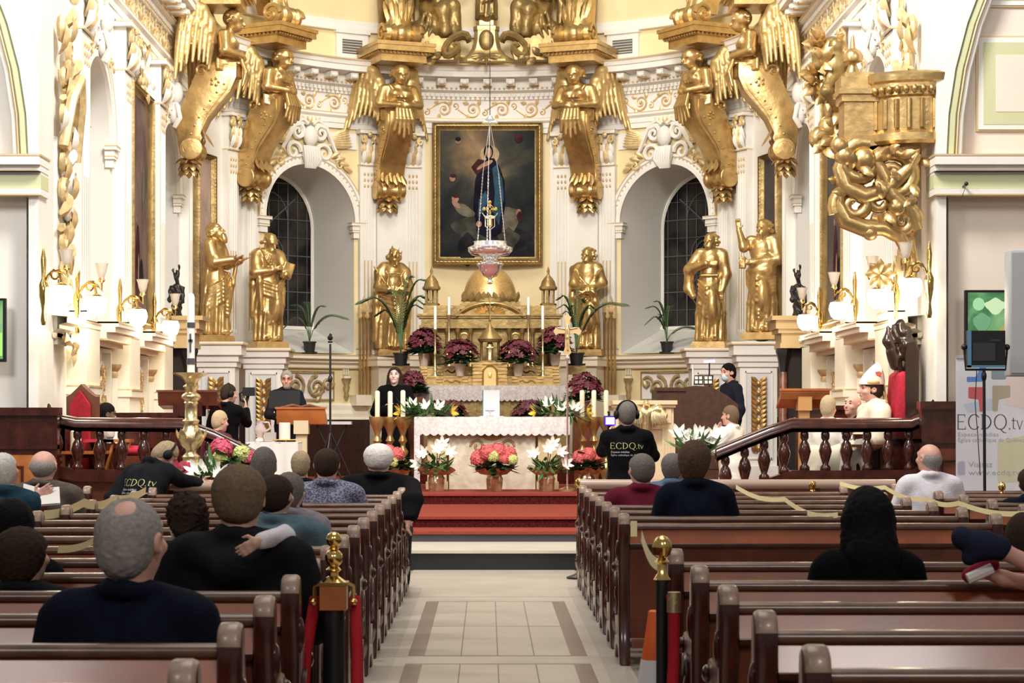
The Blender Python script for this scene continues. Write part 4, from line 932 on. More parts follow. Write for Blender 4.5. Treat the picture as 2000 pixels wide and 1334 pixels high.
# ------------------------------------------------------------------ pews
def pew_proto(L):
    t = thing('church_pew', '', 'pew')
    b = MB(); y = 0
    end = [(.50, 0), (.44, .05), (.38, .16), (.37, .34), (.40, .44), (.43, .52), (.42, .60), (.36, .63), (.29, .61), (.20, .63), (.12, .70), (.085, .80), (.08, .87)]
    end += [(.015 + .065 * math.cos(a * math.pi / 8), .875 + .05 * math.sin(a * math.pi / 8)) for a in range(1, 8)] + [(-.055, .86), (-.055, .74), (-.03, .62), (-.02, .40), (-.04, .20), (-.09, .06), (-.14, 0), (-.02, 0), (.06, .08), (.2, .10), (.30, .08), (.36, 0)]
    ends = []
    for x in (0, L):
        e = MB(); e.prism(end, lambda a, z: (x - .034, a, z), lambda a, z: (x + .034, a, z)); ends.append(e)
    for e in ends:
        o = e.build('bench_end', [WOOD, PALEWOOD], t, 45)
        bev(o.data, .014, 2, 50)
        for p in o.data.polygons:                      # the rolled tops get a paler wood colour
            if p.center.z > .84: p.material_index = 1
    b = MB()
    for x, g in ((0, -1), (L, 1)):                     # carved roundels and beads on the outer faces
        q = MB(); q.tube([(x + g * .036, .2 + .10 * math.cos(2 * math.pi * i / 14), .42 + .13 * math.sin(2 * math.pi * i / 14)) for i in range(14)], .012, 5, closed=True)
        q.sphere((x + g * .036, .2, .42), (.014, .035, .05), 7, 5); q.sphere((x + g * .036, .38, .57), (.02, .035, .035), 8, 5); q.sphere((x + g * .036, .0, .70), (.018, .03, .07), 7, 5)
        q.leaf((x + g * .036, .2, .16), (0, 0, 1), (g, 0, 0), .16, .1, .4, 4, .1)
        q.build('bench_end_carving', [WOOD], t, 60)
    x0, x1 = .034, L - .034
    b.sweep([(-.026, .828), (-.034, .836), (-.034, .850), (-.020, .862), (.012, .865), (.034, .856), (.036, .836), (.02, .828)], [(lambda a, z, x=x: (x, a, z)) for x in (x0, x1)])
    b.build('top_rail', [RAILWOOD], t, 50)
    b = MB(); b.sweep([(-.010, .829), (-.048, .742), (.006, .742), (.012, .829)], [(lambda a, z, x=x: (x, a, z)) for x in (x0, x1)]); b.build('book_ledge', [WOODTOP], t, 50)
    b = MB(); b.sweep([(-.046, .743), (-.052, .738), (-.050, .722), (-.018, .705), (.014, .705), (.014, .743)], [(lambda a, z, x=x: (x, a, z)) for x in (x0, x1)]); b.build('back_moulding', [WOOD], t, 50)
    b = MB(); b.box(x0, -.012, .18, x1, .012, .71); b.box(x0, -.02, .16, x1, .014, .26); b.build('backrest', [WOODMID], t, 30)
    b = MB(); b.sweep([(.0, .42), (.40, .41), (.43, .425), (.43, .445), (.41, .455), (0, .455)], [(lambda a, z, x=x: (x, a, z)) for x in (x0, x1)]); b.build('seat', [WOODTOP], t, 50)
    b = MB(); b.box(x0, -.33, .13, x1, -.19, .17); b.box(x0 + .2, -.28, 0, x0 + .26, -.22, .13); b.box(x1 - .26, -.28, 0, x1 - .2, -.22, .13); b.build('kneeler', [WOODMID], t, 30)
    return t
RAILWOOD = mat('brown_rail_wood', (.13, .066, .042), .3, coat=.3, noise=.25, nscale=10)  # pew rails, browner and paler than the dark bench wood
LROWS = [18.3 - .938 * n for n in range(15)]; RROWS = [18.9 - .945 * n for n in range(7)] + [9.6, 8.5, 7.5, 6.5, 5.5, 4.6]
def bank(xa, xb, rows, fmt, group):
    p = None
    for i, y in enumerate(rows):
        if p is None: p = pew_proto(xb - xa); o = p
        else: o = copy_tree(p)
        o.location = (xa, y, 0); o['group'] = group; o['label'] = fmt(i, len(rows))
ORD = ['front', 'second', 'third', 'fourth', 'fifth', 'sixth', 'seventh', 'eighth', 'ninth', 'tenth', 'eleventh', 'twelfth', 'thirteenth', 'fourteenth', 'fifteenth']
bank(-2.85, -.73, LROWS, lambda i, n: 'dark varnished pew left of the aisle, %s row from the altar' % ORD[i], 'pews left of the aisle')
bank(.84, 3.13, RROWS, lambda i, n: 'dark varnished pew right of the aisle, %s row from the altar' % ORD[i], 'pews right of the aisle')
bank(-7, -3.48, [18.7 - .938 * n for n in range(4)], lambda i, n: 'dark pew of the side bank by the left wall, %s row from the altar' % ORD[i], 'pews of the left side bank')
bank(3.66, 7, [19.3 - .93 * n for n in range(6)], lambda i, n: 'dark pew of the side bank by the right wall, %s row from the altar' % ORD[i], 'pews of the right side bank')
# screens in front of the first pews
def screen(xa, xb, y, lab):
    t = thing('pew_screen', lab, 'pew front', (xa, y, 0), 0, 'kneeling screens before the front pews'); L = xb - xa
    b = MB(); b.tube([(0, 0, .90), (L, 0, .90)], .05, 10); b.build('top_rail', [mat('pale_lit_rail', (.42, .30, .23), .3, coat=.3)], t)  # light falling on the rail is put into its pale colour
    b = MB(); b.box(0, -.02, .04, L, .02, .87)
    b.build('panel', [WOODMID], t, 0)
    for k in range(max(2, int(L / .6)) + 1): x = L * k / max(2, int(L / .6)); b = MB(); b.box(x - .03, -.035, 0, x + .03, .035, .87); b.build('stile', [WOOD], t, 0)
screen(-2.85, -.85, 19.35, 'pale-railed wooden screen before the front pew left of the aisle')
screen(.86, 3.78, 19.95, 'pale-railed wooden screen before the front pew right of the aisle')

# ------------------------------------------------------------------ stanchions, ropes, cone, tapes
VELVET = mat('red_velvet_rope', (.30, .010, .016), .85, bump=.3, bscale=90, spec=.1); ROPEB = mat('black_post_paint', (.012, .012, .014), .4)
def stanchion(x, y, label, kind):
    t = thing('rope_stanchion', label, 'stanchion', (x, y, 0))
    b = MB(); b.lathe([(.14, 0), (.14, .02), (.05, .05), (.024, .07), (.024, .84), (.03, .86)] if kind else [(.14, 0), (.14, .02), (.05, .05), (.045, .07), (.042, .76)], n=14); b.build('post', [ROPEB], t)
    if kind == 0:
        b = MB(); b.box(-.052, -.052, .76, .052, .052, .86); b.build('wooden_block', [WOODOR], t, 0)
        b = MB(); b.box(-.056, -.056, .855, .056, .056, .868)
        for g in (-1, 1):
            for q in (-1, 1): b.tube([(g * .05, q * .03, .862), (g * .075, q * .03, .85), (g * .078, q * .03, .80)], .007, 5); b.sphere((g * .078, q * .03, .79), .016, 8, 6)
        b.lathe([(.05, .868), (.02, .89), (.018, .905), (.03, .915), (.02, .925), (.012, .93)], n=14); b.sphere((0, 0, .960), .036, 14, 10); b.lathe([(.012, .99), (.022, 1.0), (.012, 1.006)], n=10); b.sphere((0, 0, 1.032), .031, 14, 10); b.build('brass_finial', [BRASS], t)
    else:
        b = MB(); b.lathe([(.035, .86), (.018, .885), (.015, .92), (.03, .93), (.018, .945), (.012, .95)], n=14); b.lathe([(.012, .95), (.03, .957), (.039, .985), (.036, 1.01), (.02, 1.03), (.0, 1.038)], n=24, flute=.06, nf=10); b.build('brass_finial', [BRASS], t)
    return t
stanchion(-.60, 8.4, 'rope stanchion with two brass balls on a wooden block, at the left aisle edge', 0)
stanchion(.70, 8.62, 'black rope stanchion with one fluted brass knob, in front of the traffic cone', 1)
for px, Y, lab in ((1131, 20.3, 'brass-knobbed stanchion at the front corner of the right pews, near the altar steps'), (1587, 19.5, 'brass-knobbed stanchion behind the front screen below the wooden lectern'), (1957, 19.0, 'brass-knobbed stanchion in front of the tall white banner')):
    o = stanchion(at(px, 0, Y).x, Y, lab, 1); o.scale = (.85, .85, .92)
def rope(name, pts, r, m, label, cat, group=None, flat=1):
    b = MB(); b.tube(pts, r, 8, flat=flat); o = b.build(name, [m], None, 180); return tag(o, label, cat, group)
rope('velvet_rope', [(-.52, 8.43, .80), (-.50, 8.25, .62), (-.485, 8.0, .45), (-.48, 7.6, .3), (-.5, 7.2, .25), (-.6, 6.7, .3)], .024, VELVET, 'red velvet rope hanging on the aisle side of the two-ball stanchion', 'rope')
rope('velvet_rope', [(-.675, 8.43, .80), (-.70, 8.3, .6), (-.70, 8.15, .45), (-.68, 7.9, .35), (-.66, 7.5, .3), (-.62, 7.0, .35)], .024, VELVET, 'dark red velvet rope on the pew side of the two-ball stanchion', 'rope')
rope('velvet_rope', [(.735, 8.58, .80), (.742, 8.54, .72), (.735, 8.48, .55), (.715, 8.36, .38), (.68, 8.2, .22), (.66, 8.0, .1)], .024, VELVET, 'red velvet rope hanging beside the black post and the traffic cone', 'rope')
b = MB(); b.lathe([(.03, -.02), (.027, .06)], (.742, 8.55, .755), 10); o = b.build('rope_end_hook', [PALEBRASS]); tag(o, 'brass end sleeve on the red rope by the black post', 'rope end')
t = thing('traffic_cone', 'orange traffic cone with a white band beside the right aisle stanchion', 'cone', (.70, 8.98, 0))
ORANGE = mat('orange_plastic', (.78, .13, .02), .45)
b = MB(); b.box(-.17, -.17, 0, .17, .17, .03); b.lathe([(.125, .03), (.028, .70), (.02, .705)], n=20); b.build('cone_body', [ORANGE], t, 40)
b = MB(); b.lathe([(.0885, .30), (.0595, .50)], n=20); b.build('reflective_band', [mat('white_band', (.8, .8, .8), .4)], t, 40)
TAPE = mat('yellow_ribbon', (.88, .78, .42), .5)
def tape(pts, label, wid=.03):
    b = MB(); pts = [Vector(p) for p in pts]; vs = []; out = []
    for i in range(len(pts) - 1):
        for k in range(8): t = k / 8; p = pts[i].lerp(pts[i + 1], t); p.z -= .05 * math.sin(math.pi * t) * (pts[i + 1] - pts[i]).length * .5; out.append(p)
    out.append(pts[-1]); n = len(out)
    vs = [(p.x, p.y, p.z - wid * .5) for p in out] + [(p.x + .004, p.y + .012, p.z + wid * .5) for p in out] + [(p.x, p.y + .002, p.z - wid * .5) for p in out] + [(p.x + .004, p.y + .014, p.z + wid * .5) for p in out]
    b.add(vs, [[i, i + 1, n + i + 1, n + i] for i in range(n - 1)] + [[3 * n + i, 3 * n + i + 1, 2 * n + i + 1, 2 * n + i] for i in range(n - 1)])
    o = b.build('yellow_ribbon', [TAPE], None, 180); return tag(o, label, 'ribbon', 'yellow ribbons closing off pews')
tape([at(284, 958, 17.3), at(222, 975, 16.3), at(163, 982, 15.0), at(84, 1006, 14.2)], 'yellow ribbon strung along the outer ends of the left pews', .06)
tape([at(196, 1048, 11.0), at(112, 1073, 10.2)], 'short yellow ribbon behind the bald grey-haired man', .035)
tape([at(1437, 951, 17.6), at(1532, 975, 16.0), at(1636, 1006, 14.0)], 'yellow ribbon crossing the right pews from the brown-haired person toward the black-haired woman', .035)
tape([at(1640, 944, 18.6), at(1728, 952, 17.6), at(1812, 975, 16.2), at(1872, 983, 15.2), at(2010, 1003, 14)], 'pale yellow ribbon strung along the outer ends of the right pews', .035)
tape([at(1252, 1046, 9.9), at(1284, 1103, 8.7)], 'yellow ribbon end tied down to the fluted-knob stanchion', .05)
b = MB(); p = at(1238, 1032, 13.1); b.box(p.x - .02, p.y, p.z - .05, p.x + .02, p.y + .004, p.z + .045); tag(b.build('ribbon_scrap', [TAPE], None, 0), 'scrap of yellow ribbon stuck to the back of the last near-altar right pew', 'ribbon')
# ------------------------------------------------------------------ choir rails and wood work
def poly3(pts, Y): return [at(x, y, Y) for x, y in pts]
def choir_rail(name, top, Y, nb, label, zb):
    t = thing(name, label, 'rail', (0, 0, 0)); P = poly3(top, Y)
    b = MB(); b.sweep([(-.09, -.05), (-.09, .0), (-.06, .04), (0, .055), (.06, .04), (.09, 0), (.09, -.05), (.05, -.09), (-.05, -.09)], [(lambda a, z, p=p: (p.x, p.y + a, p.z + z)) for p in P]); b.build('handrail', [WOOD], t, 60)
    L = [0]
    for i in range(1, len(P)): L.append(L[-1] + (P[i] - P[i - 1]).length)
    def pt(s):
        for i in range(1, len(P)):
            if s <= L[i] + 1e-6: return P[i - 1].lerp(P[i], (s - L[i - 1]) / max(1e-6, L[i] - L[i - 1]))
    b = MB(); lo = [Vector((p.x, p.y, max(.25, p.z - .50))) for p in P]
    b.sweep([(-.08, -.10), (-.08, .02), (.08, .02), (.08, -.10)], [(lambda a, z, p=p: (p.x, p.y + a, p.z + z)) for p in lo]); b.build('lower_rail', [WOOD], t, 30)
    b = MB(); vs = []
    for p in lo: vs += [(p.x, p.y + .05, .15), (p.x, p.y + .05, p.z - .05)]
    b.add(vs, [[2 * i, 2 * i + 2, 2 * i + 3, 2 * i + 1] for i in range(len(lo) - 1)]); b.build('plinth_boarding', [WOODMID], t, 0)
    pr = [(.03, 0), (.055, .02), (.055, .06), (.03, .09), (.05, .16), (.068, .24), (.05, .32), (.028, .36), (.045, .39), (.045, .44), (.03, .47)]
    for i in range(nb):
        p = pt(L[-1] * (i + .5) / nb); b = MB(); b.lathe([(r, z * .9) for r, z in pr], (p.x, p.y, max(.25, p.z - .50)), 10); b.build('baluster', [WOOD], t, 60)
    return t
choir_rail('choir_rail', [(95, 798), (103, 806), (120, 819), (150, 825), (250, 826), (356, 827), (420, 850), (505, 892)], 22, 10, 'dark curved choir rail with turned balusters, at the tall brass candlestick', .195)
choir_rail('choir_rail', [(1398, 884), (1450, 862), (1500, 842), (1545, 827), (1660, 827), (1778, 826), (1800, 816), (1815, 803), (1822, 790)], 22, 11, 'dark curved choir rail with turned balusters, before the bishop and servers', .195)
def panel_wall(px0, px1, py0, Y, label, ins):
    a, c = at(px0, py0, Y), at(px1, 0, Y); t = thing('wainscot_screen', label, 'panelling', (a.x, Y, 0), 0); W = c.x - a.x; H = a.z
    b = MB(); b.box(0, 0, .0, W, .12, H - .08); b.build('panel_frame', [WOOD], t, 0)
    b = MB(); b.box(-.02, -.04, H - .08, W + .02, .16, H); b.box(0, -.02, H - .42, W, .12, H - .38); b.build('cap_moulding', [WOOD], t, 0)
    b = MB(); b.box(ins[0] * W, -.012, .3, ins[1] * W, .0, H - .48); b.build('orange_panel' if ins[2] else 'dark_panel', [WOODOR if ins[2] else WOODMID], t, 0)
    b = MB(); x0, x1 = (ins[0] + .1) * W, (ins[1] - .1) * W
    b.tube([(x0, -.02, .4), (x1, -.02, .4), (x1, -.02, H - .6), (x0, -.02, H - .6)], .02, 5, closed=True); b.build('inset_moulding', [WOOD], t, 0)
panel_wall(-140, 112, 796, 21.75, 'tall dark wainscot with an orange inset panel at the left picture edge', (.3, .83, 1))
panel_wall(1800, 1990, 784, 21.75, 'tall dark wainscot beside the white banner', (.1, .9, 0))
def stall(label, px0, px1, Y, py):
    p, q = at(px0, py, Y), at(px1, py, Y); f = .305; t = thing('choir_stall', label, 'bench', ((p.x + q.x) / 2, Y, f)); hw = (q.x - p.x) / 2; H = p.z - f
    b = MB(); b.box(-hw, 0, 0, hw, .06, H - .05); b.build('stall_back', [WOOD], t, 0); b = MB(); b.box(-hw - .02, -.04, H - .05, hw + .02, .10, H); b.build('stall_cap', [WOOD], t, 0)
    b = MB(); b.box(-hw, -.38, .40, hw, 0, .45); b.build('seat', [WOODMID], t, 0)
    for x in (-hw + .02, 0, hw - .02): b = MB(); b.box(x - .02, -.36, 0, x + .02, 0, .40); b.build('bench_end', [WOOD], t, 0)
stall('long dark choir stall back behind the masked seated priest', 151, 346, 24.0, 806)
stall('dark choir bench front just behind the left rail balusters', 120, 330, 23.2, 866)
stall('dark choir stall back behind the bishop and the wooden lectern', 1555, 1742, 24.3, 792)
stall('dark choir bench front behind the right rail balusters, under the bishop', 1672, 1795, 22.3, 848)
# lecterns
def lectern(label, px, Y, py_top, py_bot, hw, floor, board, post, pw):
    """lectern facing the nave: we see the front board; the desk slopes down to the reader behind"""
    t = thing('lectern', label, 'lectern', (at(px, 0, Y).x, Y, floor)); zt = at(0, py_top, Y).z - floor; zb = at(0, py_bot, Y).z - floor
    b = MB(); b.prism([(-.05, zt), (-.05, zt - .03), (.0, zb), (.03, zb), (.36, zt - .20), (.36, zt - .17)], lambda a, z: (-hw, a, z), lambda a, z: (hw, a, z)); b.build('reading_board', [board], t, 20)
    b = MB(); b.box(-hw - .015, -.065, zt - .012, hw + .015, .0, zt + .012); b.build('board_edge', [board], t, 0)
    b = MB(); b.box(-pw, .02, .04, pw, .02 + 2 * pw, zb + .05); b.box(-pw * 1.35, -.02, zb - .12, pw * 1.35, .06 + 2 * pw, zb + .04); b.build('post', [post], t, 0)
    b = MB(); b.box(-.25, -.15, 0, .25, .35, .05); b.build('foot', [post], t, 0); return t
lectern('reddish wooden lectern standing behind the tall brass candlestick', 367, 24.0, 764, 792, .33, .425, WOODMID, WOOD, .12)
lectern('light wooden lectern in front of the brown pillared doorcase', 1572, 23.2, 761, 780, .26, .305, WOODOR, mat('honey_oak', (.52, .28, .11), .4, coat=.2), .055)
t = lectern('cream lectern with a brown front board, before the singer in a dark suit', 588, 25.6, 797, 828, .29, .425, WOODOR, mat('cream_paint', (.66, .57, .36), .45), .065)
CLOTH = mat('white_cloth', (.82, .78, .74), .8, noise=.04, nscale=6, bump=.15, bscale=12)
zt = at(0, 797, 25.6).z - .425
b = MB(); b.sweep([(-.25, 0), (-.1, .04), (0, .015), (.1, .04), (.25, 0)], [(lambda a, c, y=y, z=z: (a, y, z + c)) for y, z in ((-.03, zt + .012), (.1, zt - .05), (.3, zt - .13))], cap=False); o = b.build('open_book', [CLOTH]); o.location = t.location; tag(o, 'open white book lying on the cream lectern', 'book')
# ------------------------------------------------------------------ altar
LACE = mat('lace_cloth', (.74, .69, .70), .85, ntype='voronoi', nscale=26, col2=(.86, .83, .83), bump=.3, bscale=60)
LACE2 = mat('old_lace_cloth', (.44, .39, .38), .85, ntype='voronoi', nscale=30, col2=(.54, .49, .47), bump=.3, bscale=60)
STONEY = mat('yellow_altar_stone', (.66, .52, .30), .5, noise=.06, nscale=5); ONYX = mat('carved_pale_marble', (.78, .72, .58), .45, col2=(.60, .52, .38), nscale=7, bump=.5, bscale=10)
def cloth_drop(x0, x1, y, z0, z1, sc, amp, thick=.006, n=None):
    """scalloped hanging front of a cloth with soft pleats"""
    n = n or int((x1 - x0) / sc) * 10; b = MB(); vs = []
    for i in range(n + 1):
        x = x0 + (x1 - x0) * i / n; s_ = abs(math.sin(math.pi * (x - x0) / sc)); yy = y - .008 * math.sin(x * 41) - .004
        vs += [(x, y, z0), (x, yy, (z0 + z1) / 2), (x, yy, z1 + amp * (1 - s_) - amp)]
    b.add(vs, [[3 * i, 3 * i + 3, 3 * i + 4, 3 * i + 1] for i in range(n)] + [[3 * i + 1, 3 * i + 4, 3 * i + 5, 3 * i + 2] for i in range(n)]); return b
ax0, ax1, AY, AZ = at(813, 0, 29).x, at(1110, 0, 29).x, 29.0, 1.535
t = thing('altar_table', 'stone front altar under a white lace cloth, on the red carpeted top step', 'altar', ((ax0 + ax1) / 2, AY, .56)); hw = (ax1 - ax0) / 2; H = AZ - .56
b = MB(); b.box(-hw, 0, H - .09, hw, .85, H - .01); b.build('table_top', [STONEY], t, 0)
for g in (-1, 1):
    b = MB(); x = g * hw * .73
    b.box(x - .15, .08, 0, x + .15, .7, .1); b.box(x - .13, .1, .1, x + .13, .68, H - .16); b.box(x - .16, .07, H - .16, x + .16, .72, H - .09)
    for k in range(6): b.box(x - .11 + .04 * k, .09, .14, x - .09 + .04 * k, .11, H - .2)
    b.build('fluted_pier', [STONEY], t, 0)
b = MB(); b.box(-hw * .57, .12, 0, hw * .57, .6, H - .09); b.build('front_panel', [ONYX], t, 0)
b = MB(); b.mi = 0
for g in (-1, 1):
    b.tube([(g * (.20 + .10 * math.cos(a * .45) * (1 - a / 20)), .115, .58 + .10 * math.sin(a * .45) * (1 - a / 20)) for a in range(18)], .016, 6); b.tube([(g * (.04 + .13 * math.sin(math.pi * i / 10)), .115, .70 + .05 * i / 10) for i in range(11)], .018, 6)
b.sphere((0, .11, .72), (.12, .03, .06), 10, 6); b.build('carved_emblem', [mat('bronzed_emblem', (.42, .24, .11), .5)], t, 60)
b = cloth_drop(-hw - .02, hw + .02, -.025, H + .005, H - .22, .105, .03); b.box(-hw - .02, -.025, H - .004, hw + .02, .87, H + .006)
for g in (-1, 1):
    x = g * (hw + .02); b.add([(x, -.02, H), (x, .87, H), (x, .87, .06 if g < 0 else .3), (x, -.02, .06 if g < 0 else .3)], [[0, 1, 2, 3]])
b.box(-hw - .028, -.03, .06, -hw + .05, -.018, H)
b.build('lace_cloth', [LACE], t, 0)
# things on the altar
t = thing('white_board', 'white upright board with a blue-green edge standing on the altar', 'board', (at(960, 0, 29.3).x, 29.3, AZ + .01)); b = MB(); b.box(-.11, -.012, 0, .11, .012, .36); b.build('sheet', [mat('pale_blue_sheet', (.66, .70, .76), .3)], t, 0)
b = MB(); b.box(-.125, -.01, 0, -.11, .014, .36); b.build('green_edge', [mat('teal_edge', (.08, .2, .2), .5)], t, 0); b = MB(); b.box(-.16, -.05, -.006, .16, .1, .006); b.build('stand', [CLOTH], t, 0)
t = thing('glass_cruet', 'small clear glass dish in front of the white board on the altar', 'glass', (at(957, 0, 29.1).x, 29.12, AZ + .012)); GLASS = mat('clear_glass', (.9, .93, .95), .05, trans=.9)
b = MB(); b.lathe([(.05, 0), (.05, .01), (.01, .02), (.01, .05), (.06, .07), (.075, .085), (.07, .085), (.05, .075)], n=14); b.build('bowl', [GLASS], t)
WAX = mat('ivory_wax', (.88, .80, .60), .5, emit=(1, .8, .5), estr=0.02); WAXW = mat('white_wax', (.84, .82, .78), .5)
b = MB(); b.lathe([(.035, 0), (.035, .2), (.03, .205)], (at(1063, 0, 29.3).x, 29.35, AZ + .01), 12); tag(b.build('altar_candle', [WAX]), 'short thick cream candle on the altar among the lilies', 'candle')
# ------------------------------------------------------------------ high altar and gilded retable
HY = 32.0; hx0, hx1 = at(808, 0, HY).x, at(1106, 0, HY).x; hc = (hx0 + hx1) / 2; hw2 = (hx1 - hx0) / 2; HZ = 2.0
t = thing('high_altar', 'gilded high altar with tabernacle, arched pediment and tiled dome against the yellow wall', 'altar', (hc, HY, .56)); D = -.56
b = MB(); b.box(-hw2 - .5, -.5, 0, hw2 + .5, 1.8, .2); b.build('predella', [CARPETD], t, 0)
b = MB(); b.box(-hw2, .06, .2, hw2, 1.0, HZ - .62)
for k in range(9): x = -hw2 + .12 + (2 * hw2 - .24) * k / 8; b.box(x - .05, .03, .2, x + .05, .07, HZ - .66)
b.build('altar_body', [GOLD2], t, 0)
b = MB(); b.box(-hw2, 0, HZ - .62, hw2, 1.0, HZ - .56); b.build('mensa', [STONEY], t, 0)
b = cloth_drop(-hw2 - .01, hw2 + .01, -.02, HZ - .55, HZ - .56 - .20, .08, .025); b.box(-hw2 - .01, -.02, HZ - .56, hw2 + .01, .6, HZ - .548); b.build('lace_cloth', [LACE2], t, 0)
gx = at(1092, 0, 32.6).x - at(956, 0, 32.6).x
def zz(py, Y): return at(0, py, Y).z - .56
b = MB(); g0, g1, g2 = HZ - .56, zz(735, 32.6), zz(716, 32.9)
b.box(-gx, .55, g0, gx, 1.2, g1); b.box(-gx, .85, g1, gx, 1.4, g2); b.box(-gx - .02, .53, g1 - .02, gx + .02, .86, g1); b.box(-gx - .02, .83, g2 - .02, gx + .02, 1.4, g2)
for z0, z1, yy in ((g0, g1, .52), (g1, g2, .82)):
    for x in (-gx + .05, -gx * .72, -gx * .36, gx * .36, gx * .72, gx - .05):
        for k in range(3): b.box(x - .05, yy, z0 + .02 + (z1 - z0) * .3 * k, x + .05, yy + .05, z0 + .05 + (z1 - z0) * .3 * k)
    for x in (-gx * .54, gx * .54): b.tube([(x - .12 + .04 * i, yy + .02, (z0 + z1) / 2 + .02 * math.sin(i * 1.8)) for i in range(7)], .012, 5)
b.build('gradine', [GOLD], t, 0)
tw = .25; tz = zz(708, 32.4); b = MB(); b.box(-tw, .35, g0, tw, .9, tz); b.box(-tw - .03, .32, tz - .03, tw + .03, .9, tz)
for k in range(6):
    for g in (-1, 1): b.box(g * .19 - .07, .33, g0 + .02 + .055 * k, g * .19 + .07, .37, g0 + .055 + .055 * k)
tab = b.build('tabernacle', [GOLD], t, 0)
b = MB(); b.box(-.09, .325, g0 + .01, .09, .35, g0 + .2); b.add([(.09 * math.cos(math.pi * i / 12), .325, g0 + .2 + .09 * math.sin(math.pi * i / 12)) for i in range(13)], [list(range(13))]); b.sphere((0, .32, g0 + .17), (.03, .015, .05), 8, 5); b.build('tabernacle_door', [mat('pale_gold_door', (.82, .58, .26), .35, .8)], tab, 0)
b = MB(); b.tube([(-.105, .33, g0)] + [(-.105 * math.cos(math.pi * i / 12), .33, g0 + .2 + .105 * math.sin(math.pi * i / 12)) for i in range(13)] + [(.105, .33, g0)], .018, 6); b.build('door_arch', [BRASS], tab, 60)
# retable body
RY = 1.35; rz0, rz1 = g2, zz(642, 33.4); b = MB(); rw = at(1090, 0, 33.4).x - at(956, 0, 33.4).x
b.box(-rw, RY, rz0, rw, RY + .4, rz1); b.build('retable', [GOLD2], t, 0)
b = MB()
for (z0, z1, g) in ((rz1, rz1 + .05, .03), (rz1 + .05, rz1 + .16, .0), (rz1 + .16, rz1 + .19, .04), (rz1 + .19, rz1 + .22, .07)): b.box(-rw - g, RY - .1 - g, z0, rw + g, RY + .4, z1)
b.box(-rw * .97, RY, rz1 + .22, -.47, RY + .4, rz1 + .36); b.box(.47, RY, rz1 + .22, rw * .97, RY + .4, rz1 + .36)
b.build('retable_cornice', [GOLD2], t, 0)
for x in (-rw * .93, -rw * .62, -.50, -.30, .30, .50, rw * .62, rw * .93):
    b = MB(); b.lathe([(.045, 0), (.045, .03), (.03, .05), (.026, rz1 - rz0 - .1), (.03, rz1 - rz0 - .09), (.045, rz1 - rz0 - .04), (.05, rz1 - rz0)], (x, RY - .06, rz0), 10); b.build('colonnette', [GOLD], t, 60)
b = MB()
for x in (-.40, .40): b.tube([(x + .06 * math.cos(2 * math.pi * i / 14), RY - .01, rz1 - .13 + .06 * math.sin(2 * math.pi * i / 14)) for i in range(14)], .014, 5, closed=True)
for x in (-.78, .78): b.tube([(x - .12, RY - .01, rz0 + .05), (x + .12, RY - .01, rz0 + .05), (x + .12, RY - .01, rz1 - .05), (x - .12, RY - .01, rz1 - .05)], .016, 5, closed=True)
b.build('wreath', [GOLD], t, 60)
# arched pediment
pz = rz1 + .18; b = MB(); Rp = .75; a0 = math.asin(.52 / Rp)
arc = [(Rp * math.sin(a0 * (i / 10 - 1)), Rp * math.cos(a0 * (i / 10 - 1)) - Rp * math.cos(a0)) for i in range(21)]
b.prism([(x, z) for x, z in arc], lambda x, z: (x, RY - .12, pz + z), lambda x, z: (x, RY + .3, pz + z)); b.build('pediment', [GOLD2], t, 40)
b = MB(); b.tube([(x, RY - .14, pz + z) for x, z in arc], .032, 6); b.tube([(x * .93, RY - .14, pz + z * .9) for x, z in arc], .012, 5)
for a in range(13): an = math.pi * a / 12; b.tube([(.07 * math.cos(an), RY - .13, pz + .05 + .05 * math.sin(an)), (.24 * math.cos(an), RY - .13, pz + .05 + .13 * math.sin(an))], .012, 4)
b.tube([(0, RY - .16, pz - .05), (0, RY - .16, pz + .3)], .016, 5); b.tube([(-.06, RY - .16, pz + .2), (.06, RY - .16, pz + .2)], .016, 5); b.build('pediment_sunburst', [GOLD], t, 60)
# exposition niche with statuette
b = MB()
for g in (-1, 1): b.lathe([(.02, 0), (.02, .3), (.03, .32)], (g * .13, .6, tz), 8)
b.lathe([(.17, .32), (.19, .36), (.14, .42), (.08, .50), (.03, .56), (0, .62)], (0, .6, tz), 14); b.box(-.17, .48, tz, .17, .75, tz + .03); b.build('exposition_canopy', [GOLD2], t, 60)
S = SDF(); S.chain([(0, 0, .02), (0, 0, .16), (0, 0, .24)], [.06, .045, .05], .02); S.ell((0, -.01, .31), (.025, .03, .036), .01); S.cap((-.05, -.03, .2), (.05, -.03, .2), .02, None, .02); V, Q = S.mesh(.01); V = V + np.array((0, .6, tz + .03)); vf_mesh('statuette', [(V, Q, 0)], [PALEBRASS], t)
# dome with tiled shingles
dz = pz + .24; DR = .415; b = MB(); nr = 15
for r in range(nr):
    a, c = math.pi / 2 * r / nr, math.pi / 2 * (r + 1) / nr; ra, rb = DR * math.cos(a) ** .8, DR * math.cos(c) ** .8
    b.lathe([(ra, .56 * math.sin(a)), (ra * 1.015, .56 * math.sin(a)), (rb + .004, .56 * math.sin(c))], (0, 1.75, dz), 32, flute=.006, nf=32)
b.lathe([(.02, .55), (.03, .58), (.01, .64)], (0, 1.75, dz), 10); b.build('dome', [mat('tiled_gilding', (.70, .48, .20), .4, .8, noise=.12, nscale=30)], t, 30)
b = MB(); b.box(-.47, 1.35, dz - .12, .47, 2.15, dz); b.lathe([(.45, 0), (.45, .05), (.42, .07)], (0, 1.75, dz), 32)
for k in range(9): b.leaf((-.4 + .1 * k, 1.33, dz), (.3 * math.sin(k), 0, 1), (0, -1, 0), .16, .09, .5, 4, .1)
b.build('dome_drum', [GOLD2], t, 40)
